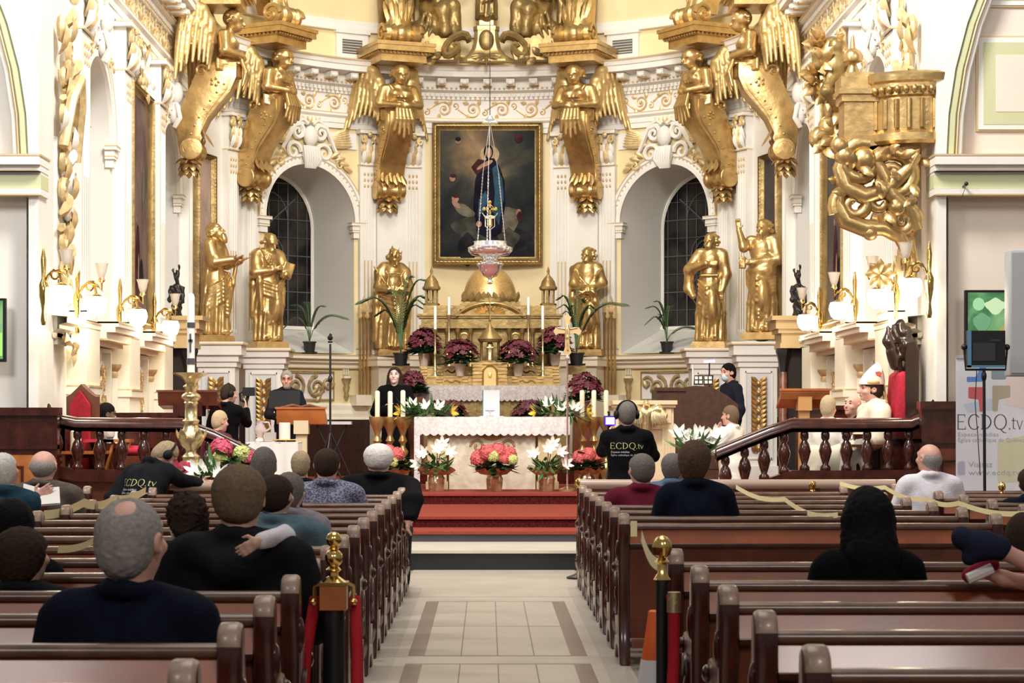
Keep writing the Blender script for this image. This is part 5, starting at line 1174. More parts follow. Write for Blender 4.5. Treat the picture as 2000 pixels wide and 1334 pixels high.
for g in (-1, 1):
    x = g * (at(1068, 0, 33.5).x - at(954, 0, 33.5).x); b = MB(); lz = rz1 + .36
    b.lathe([(.13, 0), (.13, .03), (.11, .04)], (x, RY + .15, lz), 8)
    for k in range(6): a = k * math.pi / 3 + .3; b.lathe([(.016, .04), (.016, .24)], (x + .09 * math.cos(a), RY + .15 + .09 * math.sin(a), lz), 6)
    b.lathe([(.12, .24), (.14, .26), (.14, .29), (.12, .31), (.10, .38), (.06, .44), (.03, .47), (.015, .50), (.025, .54), (.015, .57), (.0, .62)], (x, RY + .15, lz), 8); b.build('lantern_turret', [GOLD2], t, 40)
# candlesticks on the high altar
def candlestick(label, px, py_base, py_cup, py_top, Y, group, r=1.0, wax=WAXW, shape=0, m=PALEBRASS, wr=.022):
    p = at(px, py_base, Y); h = at(0, py_cup, Y).z - p.z; h2 = at(0, py_top, Y).z - p.z
    t = thing('candlestick', label, 'candlestick', p, 0, group); b = MB()
    if shape == 0: pr = [(.07, 0), (.065, .02), (.03, .05), (.02, .1), (.035, .16), (.02, .2), (.015, .45), (.028, .5), (.014, .55), (.013, .9), (.035, .95), (.045, 1)]
    else: pr = [(.13, 0), (.13, .04), (.07, .08), (.05, .14), (.075, .22), (.085, .3), (.055, .36), (.035, .40), (.03, .44), (.06, .48), (.065, .52), (.03, .57), (.028, .62), (.055, .66), (.04, .7), (.028, .74), (.05, .82), (.085, .90), (.10, .96), (.10, 1)]
    b.lathe([(a * r, z * h) for a, z in pr], n=14); b.build('stand', [m], t, 60)
    b = MB(); b.lathe([(wr, h - .002), (wr, h2 - .02), (wr * .6, h2)], n=10); b.build('candle', [wax], t, 60)
    return t
CG = 'candlesticks on the high altar'
candlestick('slim brass candlestick with a tall candle by the first burgundy poinsettia on the gilded altar', 850, 735, 643, 597, 32.65, CG); candlestick('slim brass candlestick behind the second poinsettia left of the tabernacle', 877, 716, 615, 580, 32.95, CG)
candlestick('slim brass candlestick with a tall candle next to the processional cross, on the gilded altar', 1060, 735, 643, 597, 32.65, CG); candlestick('slim brass candlestick behind the poinsettia right of the tabernacle', 1032, 716, 615, 580, 32.95, CG)
G6 = 'floor candlesticks flanking the altar'
for (px, top, d, lab) in ((737, 763, .0, 'gilded floor candlestick farthest from the altar, of the three before the singing woman'), (762, 764, .15, 'gilded floor candlestick in the middle of the three before the singing woman'), (787, 762, .0, 'gilded floor candlestick of the singing woman\'s three, closest to the altar cloth'),
                        (1137, 762, .0, 'gilded floor candlestick closest to the processional cross'), (1160, 762, .15, 'middle gilded floor candlestick of the three left of the standing cameraman'), (1184, 762, 0, 'gilded floor candlestick just above the glowing camera screen')):
    candlestick(lab, px, at_py(.56, 29.6 + d) if False else CY + (HC - .56) * F / (29.6 + d), 814, top, 29.6 + d, G6, 1.15, WAX, 1, GOLD, .034)
# paschal candle
t = thing('paschal_candle_stand', 'tall pale brass candlestick with a big white candle, in front of the choir rail', 'candlestick', (at(373, 0, 20.9).x, 20.9, 0)); H0 = at(0, 730, 20.9).z
k = lambda py: at(0, py, 20.9).z
b = MB(); b.lathe([(.19, 0), (.19, .3), (.17, k(940)), (.15, k(930)), (.16, k(918)), (.10, k(905)), (.08, k(898)), (.09, k(892)), (.05, k(884)), (.055, k(878)), (.10, k(870)), (.125, k(858)), (.11, k(846)), (.075, k(836)), (.065, k(828)), (.085, k(822)), (.06, k(818)), (.06, k(790)), (.07, k(787)), (.06, k(784)), (.095, k(777)), (.09, k(772)), (.05, k(766)), (.06, k(760)), (.08, k(755)), (.05, k(750)), (.07, k(744)), (.11, k(736)), (.18, k(730)), (.185, k(728)), (.05, k(728))], n=20, flute=.03, nf=5); b.build('stand', [PALEBRASS], t, 60)
for i in range(5):
    a = 2 * math.pi * i / 5 + .4; b = MB(); b.leaf((.09 * math.cos(a), .09 * math.sin(a), k(866)), (math.cos(a) * .3, math.sin(a) * .3, 1), (math.cos(a), math.sin(a), 0), .16, .09, .5, 4, .2); b.build('acanthus_leaf', [PALEBRASS], t, 60)
cndl = MB(); cndl.lathe([(.038, k(730)), (.036, k(580)), (.025, k(574)), (.0, k(572))], n=16); c_o = cndl.build('candle', [WAXW], t, 60)
b = MB(); b.lathe([(.042, k(640)), (.042, k(630))], n=16); b.lathe([(.042, k(712)), (.042, k(700))], n=16); b.box(-.008, -.044, k(688), .008, -.036, k(652)); b.box(-.022, -.044, k(668), .022, -.036, k(663)); b.build('dark_band', [mat('dark_bands', (.08, .08, .09), .4)], c_o, 40)
# processional cross
t = thing('processional_cross', 'gold processional crucifix on a slim pole standing beside the altar', 'cross', (at(1108, 0, 28.3).x, 28.3, .56)); kz = lambda py: at(0, py, 28.3).z - .56
b = MB(); b.lathe([(.012, 0), (.012, kz(705)), (.025, kz(702)), (.03, kz(698)), (.015, kz(692))], n=10); b.build('pole', [SILVER], t, 60); b = MB(); b.lathe([(.11, 0), (.11, .03), (.03, .06)], n=14); b.build('foot', [PALEBRASS], t)
def flare(L, w0, w1): return [(-w0, 0), (-w0, L * .62), (-w1, L * .82), (-w1 * .55, L * .9), (0, L), (w1 * .55, L * .9), (w1, L * .82), (w0, L * .62), (w0, 0)]
b = MB(); cz = kz(647); cw = .03
for (dx, dz_, L) in ((0, 1, .225), (1, 0, .185), (-1, 0, .185), (0, -1, .34)):
    b.prism(flare(L, cw, .055), lambda u, v, dx=dx, dz_=dz_: (v * dx + u * dz_, -.018, cz + v * dz_ - u * dx), lambda u, v, dx=dx, dz_=dz_: (v * dx + u * dz_, .018, cz + v * dz_ - u * dx))
b.build('cross', [mat('bright_gilding', (.90, .66, .34), .3, .75)], t, 30)
S = SDF(); S.ell((0, -.035, cz + .07), (.02, .02, .026), .01); S.chain([(0, -.03, cz + .03), (0, -.03, cz - .08), (.005, -.035, cz - .25)], [.03, .022, .012], .02)
for g in (-1, 1): S.chain([(g * .025, -.03, cz + .03), (g * .13, -.025, cz + .045)], [.013, .009], .01)
V, Q = S.mesh(.007); vf_mesh('corpus', [(V, Q, 0)], [PALEBRASS], t)
# ------------------------------------------------------------------ people
from mathutils.bvhtree import BVHTree
SKIN = mat('fair_skin', (.62, .38, .28), .5, noise=.05, nscale=14); SKINP = mat('pinkish_skin', (.66, .36, .28), .5, noise=.06, nscale=12); SKIND = mat('dark_brown_skin', (.16, .085, .055), .45)
EYEM = mat('dark_eyes', (.02, .015, .012), .2); LIPM = mat('lips', (.42, .16, .13), .5); MASKM = mat('blue_face_mask', (.55, .68, .78), .8); MASKW = mat('white_face_mask', (.75, .75, .78), .8)
def hairm(n, c, nz=.15): return mat(n, c, .8, noise=nz, nscale=70, bump=.16, bscale=260, spec=.12)
H_GREY = hairm('grey_hair', (.30, .28, .26)); H_SALT = hairm('salt_and_pepper_hair', (.16, .14, .125)); H_WHITE = hairm('white_hair', (.66, .63, .60), .15); H_BLACK = hairm('black_hair', (.005, .0045, .005)); H_BROWN = hairm('brown_hair', (.085, .052, .034)); H_DKBR = hairm('dark_brown_hair', (.035, .022, .015)); H_BLOND = hairm('ash_blond_hair', (.36, .27, .17), .2); H_LBR = hairm('light_brown_hair', (.16, .11, .07))
H_PALEBLOND = hairm('pale_blond_hair', (.50, .38, .24), .15)
def cloth(n, c, nz=.12, sc=22, **k): return mat(n, c, .9, noise=nz, nscale=sc, bump=.2, bscale=70, spec=.08, **k)
C_NAVY = cloth('navy_knit', (.006, .008, .017)); C_CHAR = cloth('charcoal_jacket', (.011, .011, .014)); C_BLACK = cloth('black_fabric', (.0045, .0045, .006)); C_TEAL = cloth('teal_grey_fleece', (.085, .14, .17)); C_LAV = cloth('lavender_grey_fabric', (.26, .23, .28)); C_BURG = cloth('burgundy_knit', (.12, .012, .026)); C_BLUE = cloth('dusty_blue_denim', (.10, .15, .24)); C_PAT = mat('blue_patterned_shirt', (.22, .22, .30), .8, ntype='voronoi', nscale=70, col2=(.05, .05, .10), bump=.2, bscale=60); C_BROWN = cloth('brown_grey_coat', (.09, .075, .06)); C_BLUEJ = cloth('petrol_blue_jacket', (.02, .055, .085)); C_WSHIRT = cloth('white_shirt', (.72, .70, .76), .05); C_ALB = cloth('white_alb', (.82, .78, .72), .04); C_SUIT = cloth('dark_suit', (.014, .015, .024)); C_RED = cloth('crimson_cloth', (.42, .03, .05)); C_PANTS = cloth('dark_trousers', (.02, .02, .025)); C_GREYHOOD = cloth('grey_hood_lining', (.06, .06, .065)); C_GOLDCH = mat('ivory_chasuble', (.80, .72, .58), .6, noise=.06, nscale=8); C_WINE = cloth('wine_jumper', (.10, .03, .04))
def head_mesh(skin, hair, hcol, face, h=.008, extra=None, beard=None):
    """head with face, ears and hair in a frame whose origin is the base of the skull; returns list of parts"""
    S = SDF(); S.ell((0, .01, .115), (.077, .098, .105), .02); S.ell((0, .045, .04), (.056, .062, .066), .035); S.cap((0, -.015, -.09), (0, .0, .03), .058, .056, .03)
    S.cap((0, .098, .11), (0, .124, .07), .010, .016, .012); S.cap((-.045, .084, .135), (.045, .084, .135), .012, None, .02); S.ell((0, .088, .0), (.024, .02, .018), .02)
    for g in (-1, 1):
        S.ell((g * .033, .103, .112), (.016, .016, .011), .01, -1); S.ell((g * .079, .0, .095), (.011, .022, .033), .008); S.ell((g * .084, .006, .095), (.006, .011, .018), .004, -1); S.ell((g * .045, .075, .07), (.024, .024, .022), .02)
    S.cap((-.018, .104, .036), (.018, .104, .036), .008, None, .008)
    parts = [(*S.mesh(h), 0)]
    if face:
        for g in (-1, 1):
            E = SDF(); E.ell((g * .033, .092, .113), (.013, .010, .009), .001); E.cap((g * .033 - .018, .101, .140), (g * .033 + .018, .101, .138), .005, None, .001); parts.append((*E.mesh(.005), 1))
        L = SDF(); L.cap((-.02, .106, .035), (.02, .106, .035), .0065, None, .001); parts.append((*L.mesh(.005), 2))
    Hh = SDF(); rnd = random.Random(int(abs(hash(hair)) % 97) if False else len(hair) * 7 + int(h * 1e4))
    nz = lambda a, f: (lambda X, Y, Z: a * np.sin(f * X + 3 * np.sin(f * .6 * Z)) * np.sin(f * 1.1 * Y + 2) * np.sin(f * .9 * Z + 1))
    facecut = lambda S_: (S_.box((0, .10, .05), (.2, .062, .085), .01, -1), S_.box((0, .16, .09), (.2, .07, .2), .01, -1))
    if hair in ('short', 'crop'):
        g = .009 if hair == 'short' else .005
        Hh.ell((0, .005, .122), (.081 + g, .10 + g, .105 + g), .02); Hh.ell((0, -.036, .065), (.058 + g, .052 + g, .068), .03); facecut(Hh)
        for s_ in (-1, 1): Hh.ell((s_ * .095, .012, .085), (.03, .03, .042), .01, -1)
        Hh.disp = nz(.003, 160)
    elif hair == 'bald':
        Hh.ell((0, .002, .10), (.082, .10, .075), .02); Hh.ell((0, -.036, .062), (.060, .052, .062), .03); facecut(Hh); Hh.ell((0, .015, .20), (.082, .10, .085), .01, -1)
        for s_ in (-1, 1): Hh.ell((s_ * .095, .012, .085), (.03, .03, .042), .01, -1)
        Hh.disp = nz(.002, 150)
    elif hair == 'crown':      # short hair round a bare patch at the crown
        Hh.ell((0, .006, .117), (.0815, .103, .1065), .02); Hh.ell((0, -.04, .06), (.060, .052, .068), .03); facecut(Hh); Hh.ell((.020, -.060, .222), (.040, .055, .036), .02, -1)
        for s_ in (-1, 1): Hh.ell((s_ * .097, .012, .085), (.03, .03, .042), .01, -1)
        Hh.disp = nz(.0025, 150)
    elif hair == 'full':
        Hh.ell((0, -.005, .125), (.102, .118, .118), .02); Hh.ell((0, -.04, .055), (.080, .066, .095), .04); facecut(Hh); Hh.disp = nz(.004, 120)
    elif hair == 'curly':
        Hh.ell((0, .0, .125), (.10, .115, .115), .02); Hh.ell((0, -.04, .05), (.09, .06, .08), .03); facecut(Hh); Hh.disp = nz(.012, 95)
    elif hair == 'long':
        Hh.ell((0, .0, .12), (.096, .112, .112), .02); Hh.chain([(0, -.05, .10), (0, -.085, -.05), (0, -.095, -.20)], [.09, .10, .085], .05); Hh.chain([(.075, -.01, .08), (.085, -.03, -.12)], [.04, .05], .04); Hh.chain([(-.075, -.01, .08), (-.085, -.03, -.12)], [.04, .05], .04); facecut(Hh); Hh.disp = nz(.004, 90)
    elif hair == 'cap':
        Hh.ell((0, .005, .15), (.092, .112, .085), .02); Hh.box((0, .0, .05), (.2, .2, .06), .01, -1); Hh.ell((0, .13, .12), (.07, .07, .012), .01)
    if beard:
        Hh.ell((0, .085, .005), (.045, .035, .04), .02)
    if hair != 'none': parts.append((*Hh.mesh(h), 3))
    return parts
def person(label, px, py, Y, pose='sit', floor=0., rz=0., wd=1., hair='short', hcol=H_GREY, skin=SKIN, top=C_NAVY, bottom=C_PANTS, head=(0, 0, 0), lean=.0, arms=None, face=False, h=.018, hh=.009, topname='jacket', hood=None, collar=True, robe=False, group=None, mask=None, s=None, hs=1.0, beard=None, neckfwd=.02):
    zt = at(0, py, Y).z; sit = pose == 'sit'; z0 = .47 if sit else .86
    s = s or ((zt - floor) / ((1.36 if sit else 1.75)))
    X = at(px, 0, Y).x; root = thing('person', label, 'person', (0, 0, 0), rz, group)
    cl, sl = math.cos(lean), math.sin(lean)
    def sp(x, y, z): return (x, y * cl + (z - z0) * sl if z > z0 else y, z0 + (z - z0) * cl - y * sl if z > z0 else z)
    nb = Vector(sp(0, neckfwd, z0 + .672))                 # base of the skull
    Mh = Matrix.Translation(nb) @ (Matrix.Rotation(head[0], 4, 'Z') @ Matrix.Rotation(head[1] - lean * .6, 4, 'X') @ Matrix.Rotation(head[2], 4, 'Y')) @ Matrix.Scale(hs * 1.04, 4)
    topz = (Mh @ Vector((0, 0, .225))).z
    zr = zt - topz * s if sit or lean else floor
    # put the head centre on the pixel column
    hc = Mh @ Vector((0, 0, .1)); off = Matrix.Rotation(rz, 3, 'Z') @ Vector((hc.x * s * wd, hc.y * s, 0))
    root.location = (X - off.x, Y - off.y, zr); root.scale = (s * wd, s * wd, s)
    RM = Matrix.Translation(root.location) @ Matrix.Rotation(rz, 4, 'Z') @ Matrix.Diagonal((s * wd, s * wd, s, 1)); RI = RM.inverted()
    # default arms (hands resting in the lap / at the sides)
    A = {}
    for g, nm in ((-1, 'L'), (1, 'R')):
        a = (arms or {}).get(nm)
        if a is None:
            a = ((g * .265, .05, z0 + .24), (g * .10, .27, z0 + .15), (-g * .4, 1, -.1), (0, 0, 1), (0, 0, -1)) if sit else ((g * .275, -.01, z0 + .25), (g * .26, .07, z0 + .02), (0, .1, -1), (0, 1, 0), (-g, 0, 0))
            a = (sp(*a[0]), sp(*a[1]), *a[2:])
        elif len(a) == 6: a = (tuple(RI @ Vector(a[0])), tuple(RI @ Vector(a[1])), *[tuple(RI.to_3x3() @ Vector(q)) for q in a[2:5]])
        A[nm] = (sp(g * .185, 0, z0 + .535), *a)
    def torso(S, i, k=.05):
        S.ell(sp(0, 0, z0 + .10), (.172 + i, .13 + i, .15), k); S.ell(sp(0, .0, z0 + .28), (.158 + i, .12 + i, .18), k); S.ell(sp(0, 0, z0 + .42), (.188 + i, .122 + i, .17), k)
        S.cap(sp(-.150, 0, z0 + .535), sp(.150, 0, z0 + .535), .07 + i, None, k)
        for g in (-1, 1): S.cap(sp(g * .12, -.005, z0 + .56), sp(g * .04, .0, z0 + .625), .045 + i * .7, .04 + i * .5, .04)
    def armp(S, i, sl_=0):
        for nm in 'LR':
            a = A[nm]; wv = np.array(a[2], float); ev = np.array(a[1], float); w2 = wv - (wv - ev) * (.06 if not sl_ else .0)
            S.chain([a[0], a[1], w2], [.06 + i, .048 + i, .032 + i * 1.2 + sl_], .03)
    # legs
    if sit: legs = [[(g * .10, .06, z0 + .085), (g * .12, .46, z0 + .09), (g * .12, .47, .10)] for g in (-1, 1)]
    else: legs = [[(g * .095, 0, z0 + .06), (g * .10, .015, .49), (g * .10, -.01, .09)] for g in (-1, 1)]
    # body: one mesh of skin (head, neck, trunk, arms with hands, legs)
    B = SDF(); torso(B, -.02); armp(B, -.008); B.cap(sp(0, 0, z0 + .57), tuple(nb), .055, .052, .03)
    for l in legs: B.chain(l, [.075, .055, .04], .03); B.ell((l[2][0], l[2][1] + .07, .04), (.04, .12, .035), .02)
    parts = [(*B.mesh(.026), 0)]
    Hd = SDF()
    for g, nm in ((-1, 'L'), (1, 'R')): hand_prims(Hd, A[nm][2], A[nm][3], A[nm][4], A[nm][5], 1.0, curl=.45)
    parts.append((*Hd.mesh(.0075 if h <= .018 else .010), 0))
    hp = head_mesh(skin, hair, hcol, face, hh, beard=beard); A_ = np.array(Mh.to_3x3()); t_ = np.array(Mh.translation)
    hp = [(V @ A_.T + t_, Q, m) for V, Q, m in hp]
    parts += [(V, Q, m) for V, Q, m in hp if m < 3]
    body = vf_mesh('body', parts, [skin, EYEM, LIPM], root)
    for V, Q, m in hp:
        if m == 3: vf_mesh('hair', [(V, Q, 0)], [hcol], root)
    # clothes
    S = SDF(); torso(S, .018 if not robe else .03); armp(S, .016 if not robe else .024, .0 if not robe else .03)
    if collar: S.chain([sp(.075 * math.sin(a), -.005 + .075 * math.cos(a), z0 + .615 + .02 * math.cos(a) * -1) for a in [2 * math.pi * i / 10 for i in range(11)]], [.026] * 11, .02)
    if hood:
        S.chain([sp(-.13, .05, z0 + .58), sp(-.12, -.07, z0 + .56), sp(0, -.15, z0 + .50), sp(.12, -.07, z0 + .56), sp(.13, .05, z0 + .58)], [.045, .06, .07, .06, .045], .04)
    if robe:
        if sit: S.chain([(0, .05, z0 + .08), (0, .40, z0 + .05), (0, .46, .12)], [.2, .19, .2], .08)
        else:
            S.chain([(0, 0, z0 + .05), (0, .0, .5), (0, 0, .1)], [.19, .205, .22], .08)
            for i in range(9): a = 2 * math.pi * i / 9; S.chain([(.17 * math.cos(a), .15 * math.sin(a), z0), (.24 * math.cos(a), .21 * math.sin(a), .08)], [.015, .035], .03)
    S.disp = lambda X, Y, Z: .0045 * np.sin(26 * Z + 8 * np.sin(9 * X) + 5 * Y) * np.sin(14 * X + 6 * Z) + .003 * np.sin(40 * X + 22 * Z)
    V, Q = S.mesh(h); cl_o = vf_mesh(topname, [(V, Q, 0)], [top], root)
    if not (robe and not sit):
        S = SDF()
        for l in legs: S.chain([l[0], l[1], (l[2][0], l[2][1], l[2][2] - .02)], [.092, .072, .058], .03)
        S.ell((0, .0, z0 + .09), (.178, .138, .13), .04); V, Q = S.mesh(.024); vf_mesh('trousers', [(V, Q, 0)], [bottom], root)
        for l in legs:
            b = MB(); b.sphere((l[2][0], l[2][1] + .06, .05), (.052, .14, .05), 10, 6); b.build('shoe', [BLACK], root)
    if mask:
        S = SDF(); S.ell((0, .072, .045), (.062, .058, .062), .01); S.box((0, -.02, .05), (.2, .06, .2), .01, -1); V, Q = S.mesh(.008); V = V @ A_.T + t_; vf_mesh('face_mask', [(V, Q, 0)], [mask], root)
    root['_m'] = 1; del root['_m']
    return dict(root=root, Mh=Mh, RM=RM, cloth=(V if False else cl_o), sp=sp, z0=z0, A=A)
def attach_head(pd, name, mb, m):        # headgear built in the head frame
    mb.map = lambda x, y, z: tuple(pd['Mh'] @ Vector((x, y, z))); return mb.build(name, [m], pd['root'], 60)
def headphones(pd):
    b = MB(); b.tube([(.098 * math.cos(math.pi * i / 12), -.005, .115 + .118 * math.sin(math.pi * i / 12)) for i in range(13)], .010, 6)
    for g in (-1, 1): b.sphere((g * .098, .0, .095), (.024, .042, .046), 10, 7)
    attach_head(pd, 'headphones', b, BLACK)
def glasses(pd):
    b = MB()
    for g in (-1, 1): b.tube([(g * .034 + .024 * math.cos(2 * math.pi * i / 12), .112, .113 + .017 * math.sin(2 * math.pi * i / 12)) for i in range(12)], .003, 4, closed=True); b.tube([(g * .058, .112, .115), (g * .08, .02, .115)], .003, 4)
    attach_head(pd, 'glasses', b, mat('red_brown_frames', (.12, .03, .02), .4))
# lettering
GL = {'E': [((0, 0), (0, 1), .1), ((0, 1), (.55, 1), .05), ((0, .52), (.45, .52), .05), ((0, 0), (.6, 0), .05), ((.55, 1), (.55, .86), .05), ((.6, 0), (.6, .15), .05)],
      'C': [('arc', .5, .5, .46, .52, 40, 320, .085)], 'D': [((.05, 0), (.05, 1), .1), ('arc', .12, .5, .62, .5, -90, 90, .085), ((-.05, 0), (.15, 0), .05), ((-.05, 1), (.15, 1), .05)],
      'Q': [('arc', .52, .5, .48, .52, 0, 360, .085), ((.5, .02), (.78, -.22), .08), ((.78, -.22), (.98, -.26), .05)], '.': [((.04, .02), (.10, .02), .1)],
      't': [((.12, .78), (.12, .06), .08), ((.12, .06), (.3, .0), .05), ((0, .6), (.3, .6), .05)], 'v': [((0, .6), (.22, .0), .08), ((.22, .0), (.45, .6), .05)]}
GWD = {'E': .82, 'C': 1.12, 'D': 1.0, 'Q': 1.2, '.': .26, 't': .42, 'v': .5}
def wordmark(text, size):
    quads = []; x = 0
    for ch in text:
        for st in GL[ch]:
            if st[0] == 'arc':
                _, cx_, cy_, rx, ry, a0, a1, wdt = st; n = 16; pts = [(cx_ + rx * math.cos(R_(a0 + (a1 - a0) * i / n)), cy_ + ry * math.sin(R_(a0 + (a1 - a0) * i / n))) for i in range(n + 1)]
                ws = [wdt * (.45 + .75 * abs(math.cos(R_(a0 + (a1 - a0) * i / n)))) for i in range(n + 1)]
            else: pts = [st[0], st[1]]; ws = [st[2]] * 2
            for i in range(len(pts) - 1):
                a, c = Vector(pts[i]), Vector(pts[i + 1]); d = (c - a).normalized(); nn = Vector((-d.y, d.x)); e = d * .02
                quads.append([((p.x + x) * size, p.y * size) for p in (a - e + nn * ws[i] / 2, a - e - nn * ws[i] / 2, c + e - nn * ws[i + 1] / 2, c + e + nn * ws[i + 1] / 2)])
        x += GWD[ch]
    return quads, x * size
def font_quads(text, size):
    c = bpy.data.curves.new('t', 'FONT'); c.body = text; c.size = size; c.resolution_u = 2; o = bpy.data.objects.new('t', c); C.objects.link(o)
    bpy.context.view_layer.update(); dg = bpy.context.evaluated_depsgraph_get(); me = bpy.data.meshes.new_from_object(o.evaluated_get(dg))
    out = [[(me.vertices[i].co.x, me.vertices[i].co.y) for i in p.vertices] for p in me.polygons]; w_ = max([q[0] for f in out for q in f] + [0])
    bpy.data.objects.remove(o); bpy.data.curves.remove(c); bpy.data.meshes.remove(me); return out, w_
def print_on(pd, quads, x0, z0, name, m, back=True):
    """lay flat lettering on the back of a garment"""
    me = pd['cloth'].data; bv = BVHTree.FromPolygons([v.co for v in me.vertices], [p.vertices for p in me.polygons]); b = MB()
    for q in quads:
        vs = []
        for (x, z) in q:
            hit = bv.ray_cast(Vector((x0 + x, -1.2, z0 + z)), Vector((0, 1, 0)))
            y = hit[0].y - .006 if hit[0] else -.16; vs.append((x0 + x, y, z0 + z))
        b.add(vs, [list(range(len(vs)))])
    b.build(name, [m], pd['root'], 0)
def crew_print(pd, zoff, cx=0):
    q, w_ = wordmark('ECDQ.tv', .058); print_on(pd, q, cx - w_ / 2, zoff, 'printed_wordmark', mat('yellow_green_print', (.55, .58, .22), .6))
    q1, w1 = font_quads('Espace médias', .030); q2, w2 = font_quads('Église catholique de Québec', .026)
    print_on(pd, q1, cx - w_ / 2, zoff - .042, 'printed_line', mat('white_print', (.62, .62, .62), .6)); print_on(pd, q2, cx - w_ / 2, zoff - .072, 'printed_line', mat('white_print', (.62, .62, .62), .6))

# ---- in the pews on the left
person('balding grey-haired person in a navy jumper, largest head in the left pews', 250, 972, 6.62, hair='crown', hcol=H_GREY, skin=SKINP, top=C_NAVY, topname='jumper', wd=1.16, h=.013, hh=.006, hs=1.12, head=(-.25, .12, 0))
person('broad short-haired person in a dark hooded jacket with a child\'s hand on the shoulder', 466, 911, 8.55, hair='short', hcol=H_LBR, skin=SKINP, top=C_CHAR, wd=1.22, h=.014, hh=.007, hood=1, hs=1.0, head=(0, .05, 0))
pd = person('child in a white sleeve held by the broad person, hand resting on that dark shoulder', 478, 1000, 9.0, 'stand', floor=.08, rz=math.pi, hair='short', hcol=H_LBR, top=C_WSHIRT, topname='shirt', s=.62, head=(0, 0, 0), h=.016, hh=.010,
       arms={'L': (at(556, 1046, 8.55), at(507, 1056, 8.22), (-.9, -.1, -.55), (0, .0, 1), (0, 1, 0), 1)})
person('child with curly dark brown hair beside the broad person in the hooded jacket', 366, 964, 8.8, hair='curly', hcol=H_DKBR, skin=SKIN, top=C_CHAR, s=.80, h=.018, hh=.007, head=(.5, -.1, 0), mask=MASKW, hs=1.0)
person('child with dark hair in a teal grey hooded fleece, by the aisle', 536, 930, 11.5, hair='short', hcol=H_DKBR, top=C_TEAL, topname='hooded_fleece', s=.88, wd=1.3, hood=1, hh=.008, head=(-.3, .1, 0), hs=.92)
person('grey-haired person in lavender grey, beyond the child in the teal fleece', 566, 926, 12.6, hair='full', hcol=H_SALT, top=C_LAV, topname='cardigan', wd=1.05, hh=.009, head=(-.5, .1, 0), hs=.9)
person('person with cropped greying hair, head seen before the white-clothed side table', 515, 874, 14.2, hair='crop', hcol=H_SALT, skin=SKINP, top=C_CHAR, hh=.009)
person('elderly person with thin ash-blond hair, between two dark-haired neighbours', 587, 882, 17.6, hair='short', hcol=H_BLOND, skin=SKINP, top=C_BLACK, hh=.010, hs=.95)
person('person with short dark hair in a blue patterned shirt', 638, 877, 16.8, hair='crop', hcol=H_DKBR, skin=SKINP, top=C_PAT, topname='shirt', wd=1.25, hh=.010)
person('white-haired person in a black coat with an arm over the front aisle bench end', 739, 868, 18.6, hair='short', hcol=H_WHITE, skin=SKINP, top=C_BLACK, topname='coat', wd=1.5, hh=.010, hs=1.0, arms={'R': (at(806, 975, 18.2), at(800, 1010, 18.05), (-.2, 0, -1), (0, 1, 0), (1, 0, 0), 1)})
person('black-haired person at the left picture edge, farther of the two', 22, 980, 9.5, hair='full', hcol=H_BLACK, top=C_BLACK, wd=1.1, hh=.008, hs=1.05)['root']['label'] = 'black-haired person at the left picture edge, farther of the two dark heads there'
person('dark-haired person in a dark coat at the left edge, nearer of the two dark heads', 42, 1035, 8.62, hair='full', hcol=H_DKBR, top=C_CHAR, wd=1.2, hh=.007, hs=1.05, head=(-.5, .1, 0))
pd = person('white-haired person in a petrol blue jacket reading an open booklet at the left edge', 8, 889, 14.6, hair='full', hcol=H_WHITE, skin=SKINP, top=C_BLUEJ, hh=.010, head=(-.6, .25, 0), hs=.92, arms={'R': (at(42, 985, 14.9), at(68, 972, 15.1), (.8, .2, .5), (0, 0, 1), (0, 1, 0), 1)})
b = MB()
for g in (-1, 1): b.add([(0, -.10, 0), (g * .125, -.09, .02), (g * .125, .10, .075), (0, .09, .055)], [[0, 1, 2, 3]]); b.add([(0, -.10, -.012), (g * .125, -.09, .008), (g * .125, .10, .063), (0, .09, .043)], [[3, 2, 1, 0]])
o = b.build('open_booklet', [CLOTH]); o.location = at(80, 976, 15.1); o.rotation_euler = (.3, .1, .3); tag(o, 'open white booklet held by the white-haired person at the left edge', 'booklet')
person('bald person with a grey fringe in a brown coat, before the orange wainscot panel', 84, 880, 17.0, hair='bald', hcol=H_GREY, skin=SKINP, top=C_BROWN, topname='coat', wd=1.35, hh=.010)
# ---- in the pews on the right
person('short-haired greying person in a burgundy jumper', 1254, 887, 16.3, hair='crop', hcol=H_SALT, skin=SKINP, top=C_BURG, topname='jumper', wd=1.22, hh=.009, head=(.25, .1, 0))
person('grey-haired person in dusty blue, half hidden behind the brown-haired one', 1313, 888, 17.2, hair='full', hcol=H_SALT, top=C_BLUE, wd=1.1, hh=.010, hs=.85, head=(-.2, .05, 0))
person('person with thick brown hair in a black jumper, in the right pews', 1357, 864, 14.5, hair='full', hcol=H_BROWN, top=C_NAVY, topname='jumper', wd=1.05, hh=.008, head=(-.35, .08, 0), mask=MASKW)
person('person with long black hair in black, alone in the right pews', 1694, 951, 8.75, hair='long', hcol=H_BLACK, top=C_BLACK, wd=1.0, h=.014, hh=.007, head=(.15, .05, 0), hs=1.02)
person('balding grey-haired person in a white shirt in the right side bank', 1817, 867, 18.4, hair='bald', hcol=H_GREY, skin=SKINP, top=C_WSHIRT, topname='shirt', wd=1.15, hh=.010, head=(.5, .1, 0))
person('dark-haired person cut by the right picture edge, behind the raised foot', 2000, 1006, 9.9, hair='full', hcol=H_DKBR, top=C_BLACK, hh=.010, s=.8)
person('dark-clad person just cut by the right picture edge by the side bank', 2012, 915, 16.6, hair='short', hcol=H_DKBR, top=C_NAVY, hh=.012, wd=1.2)
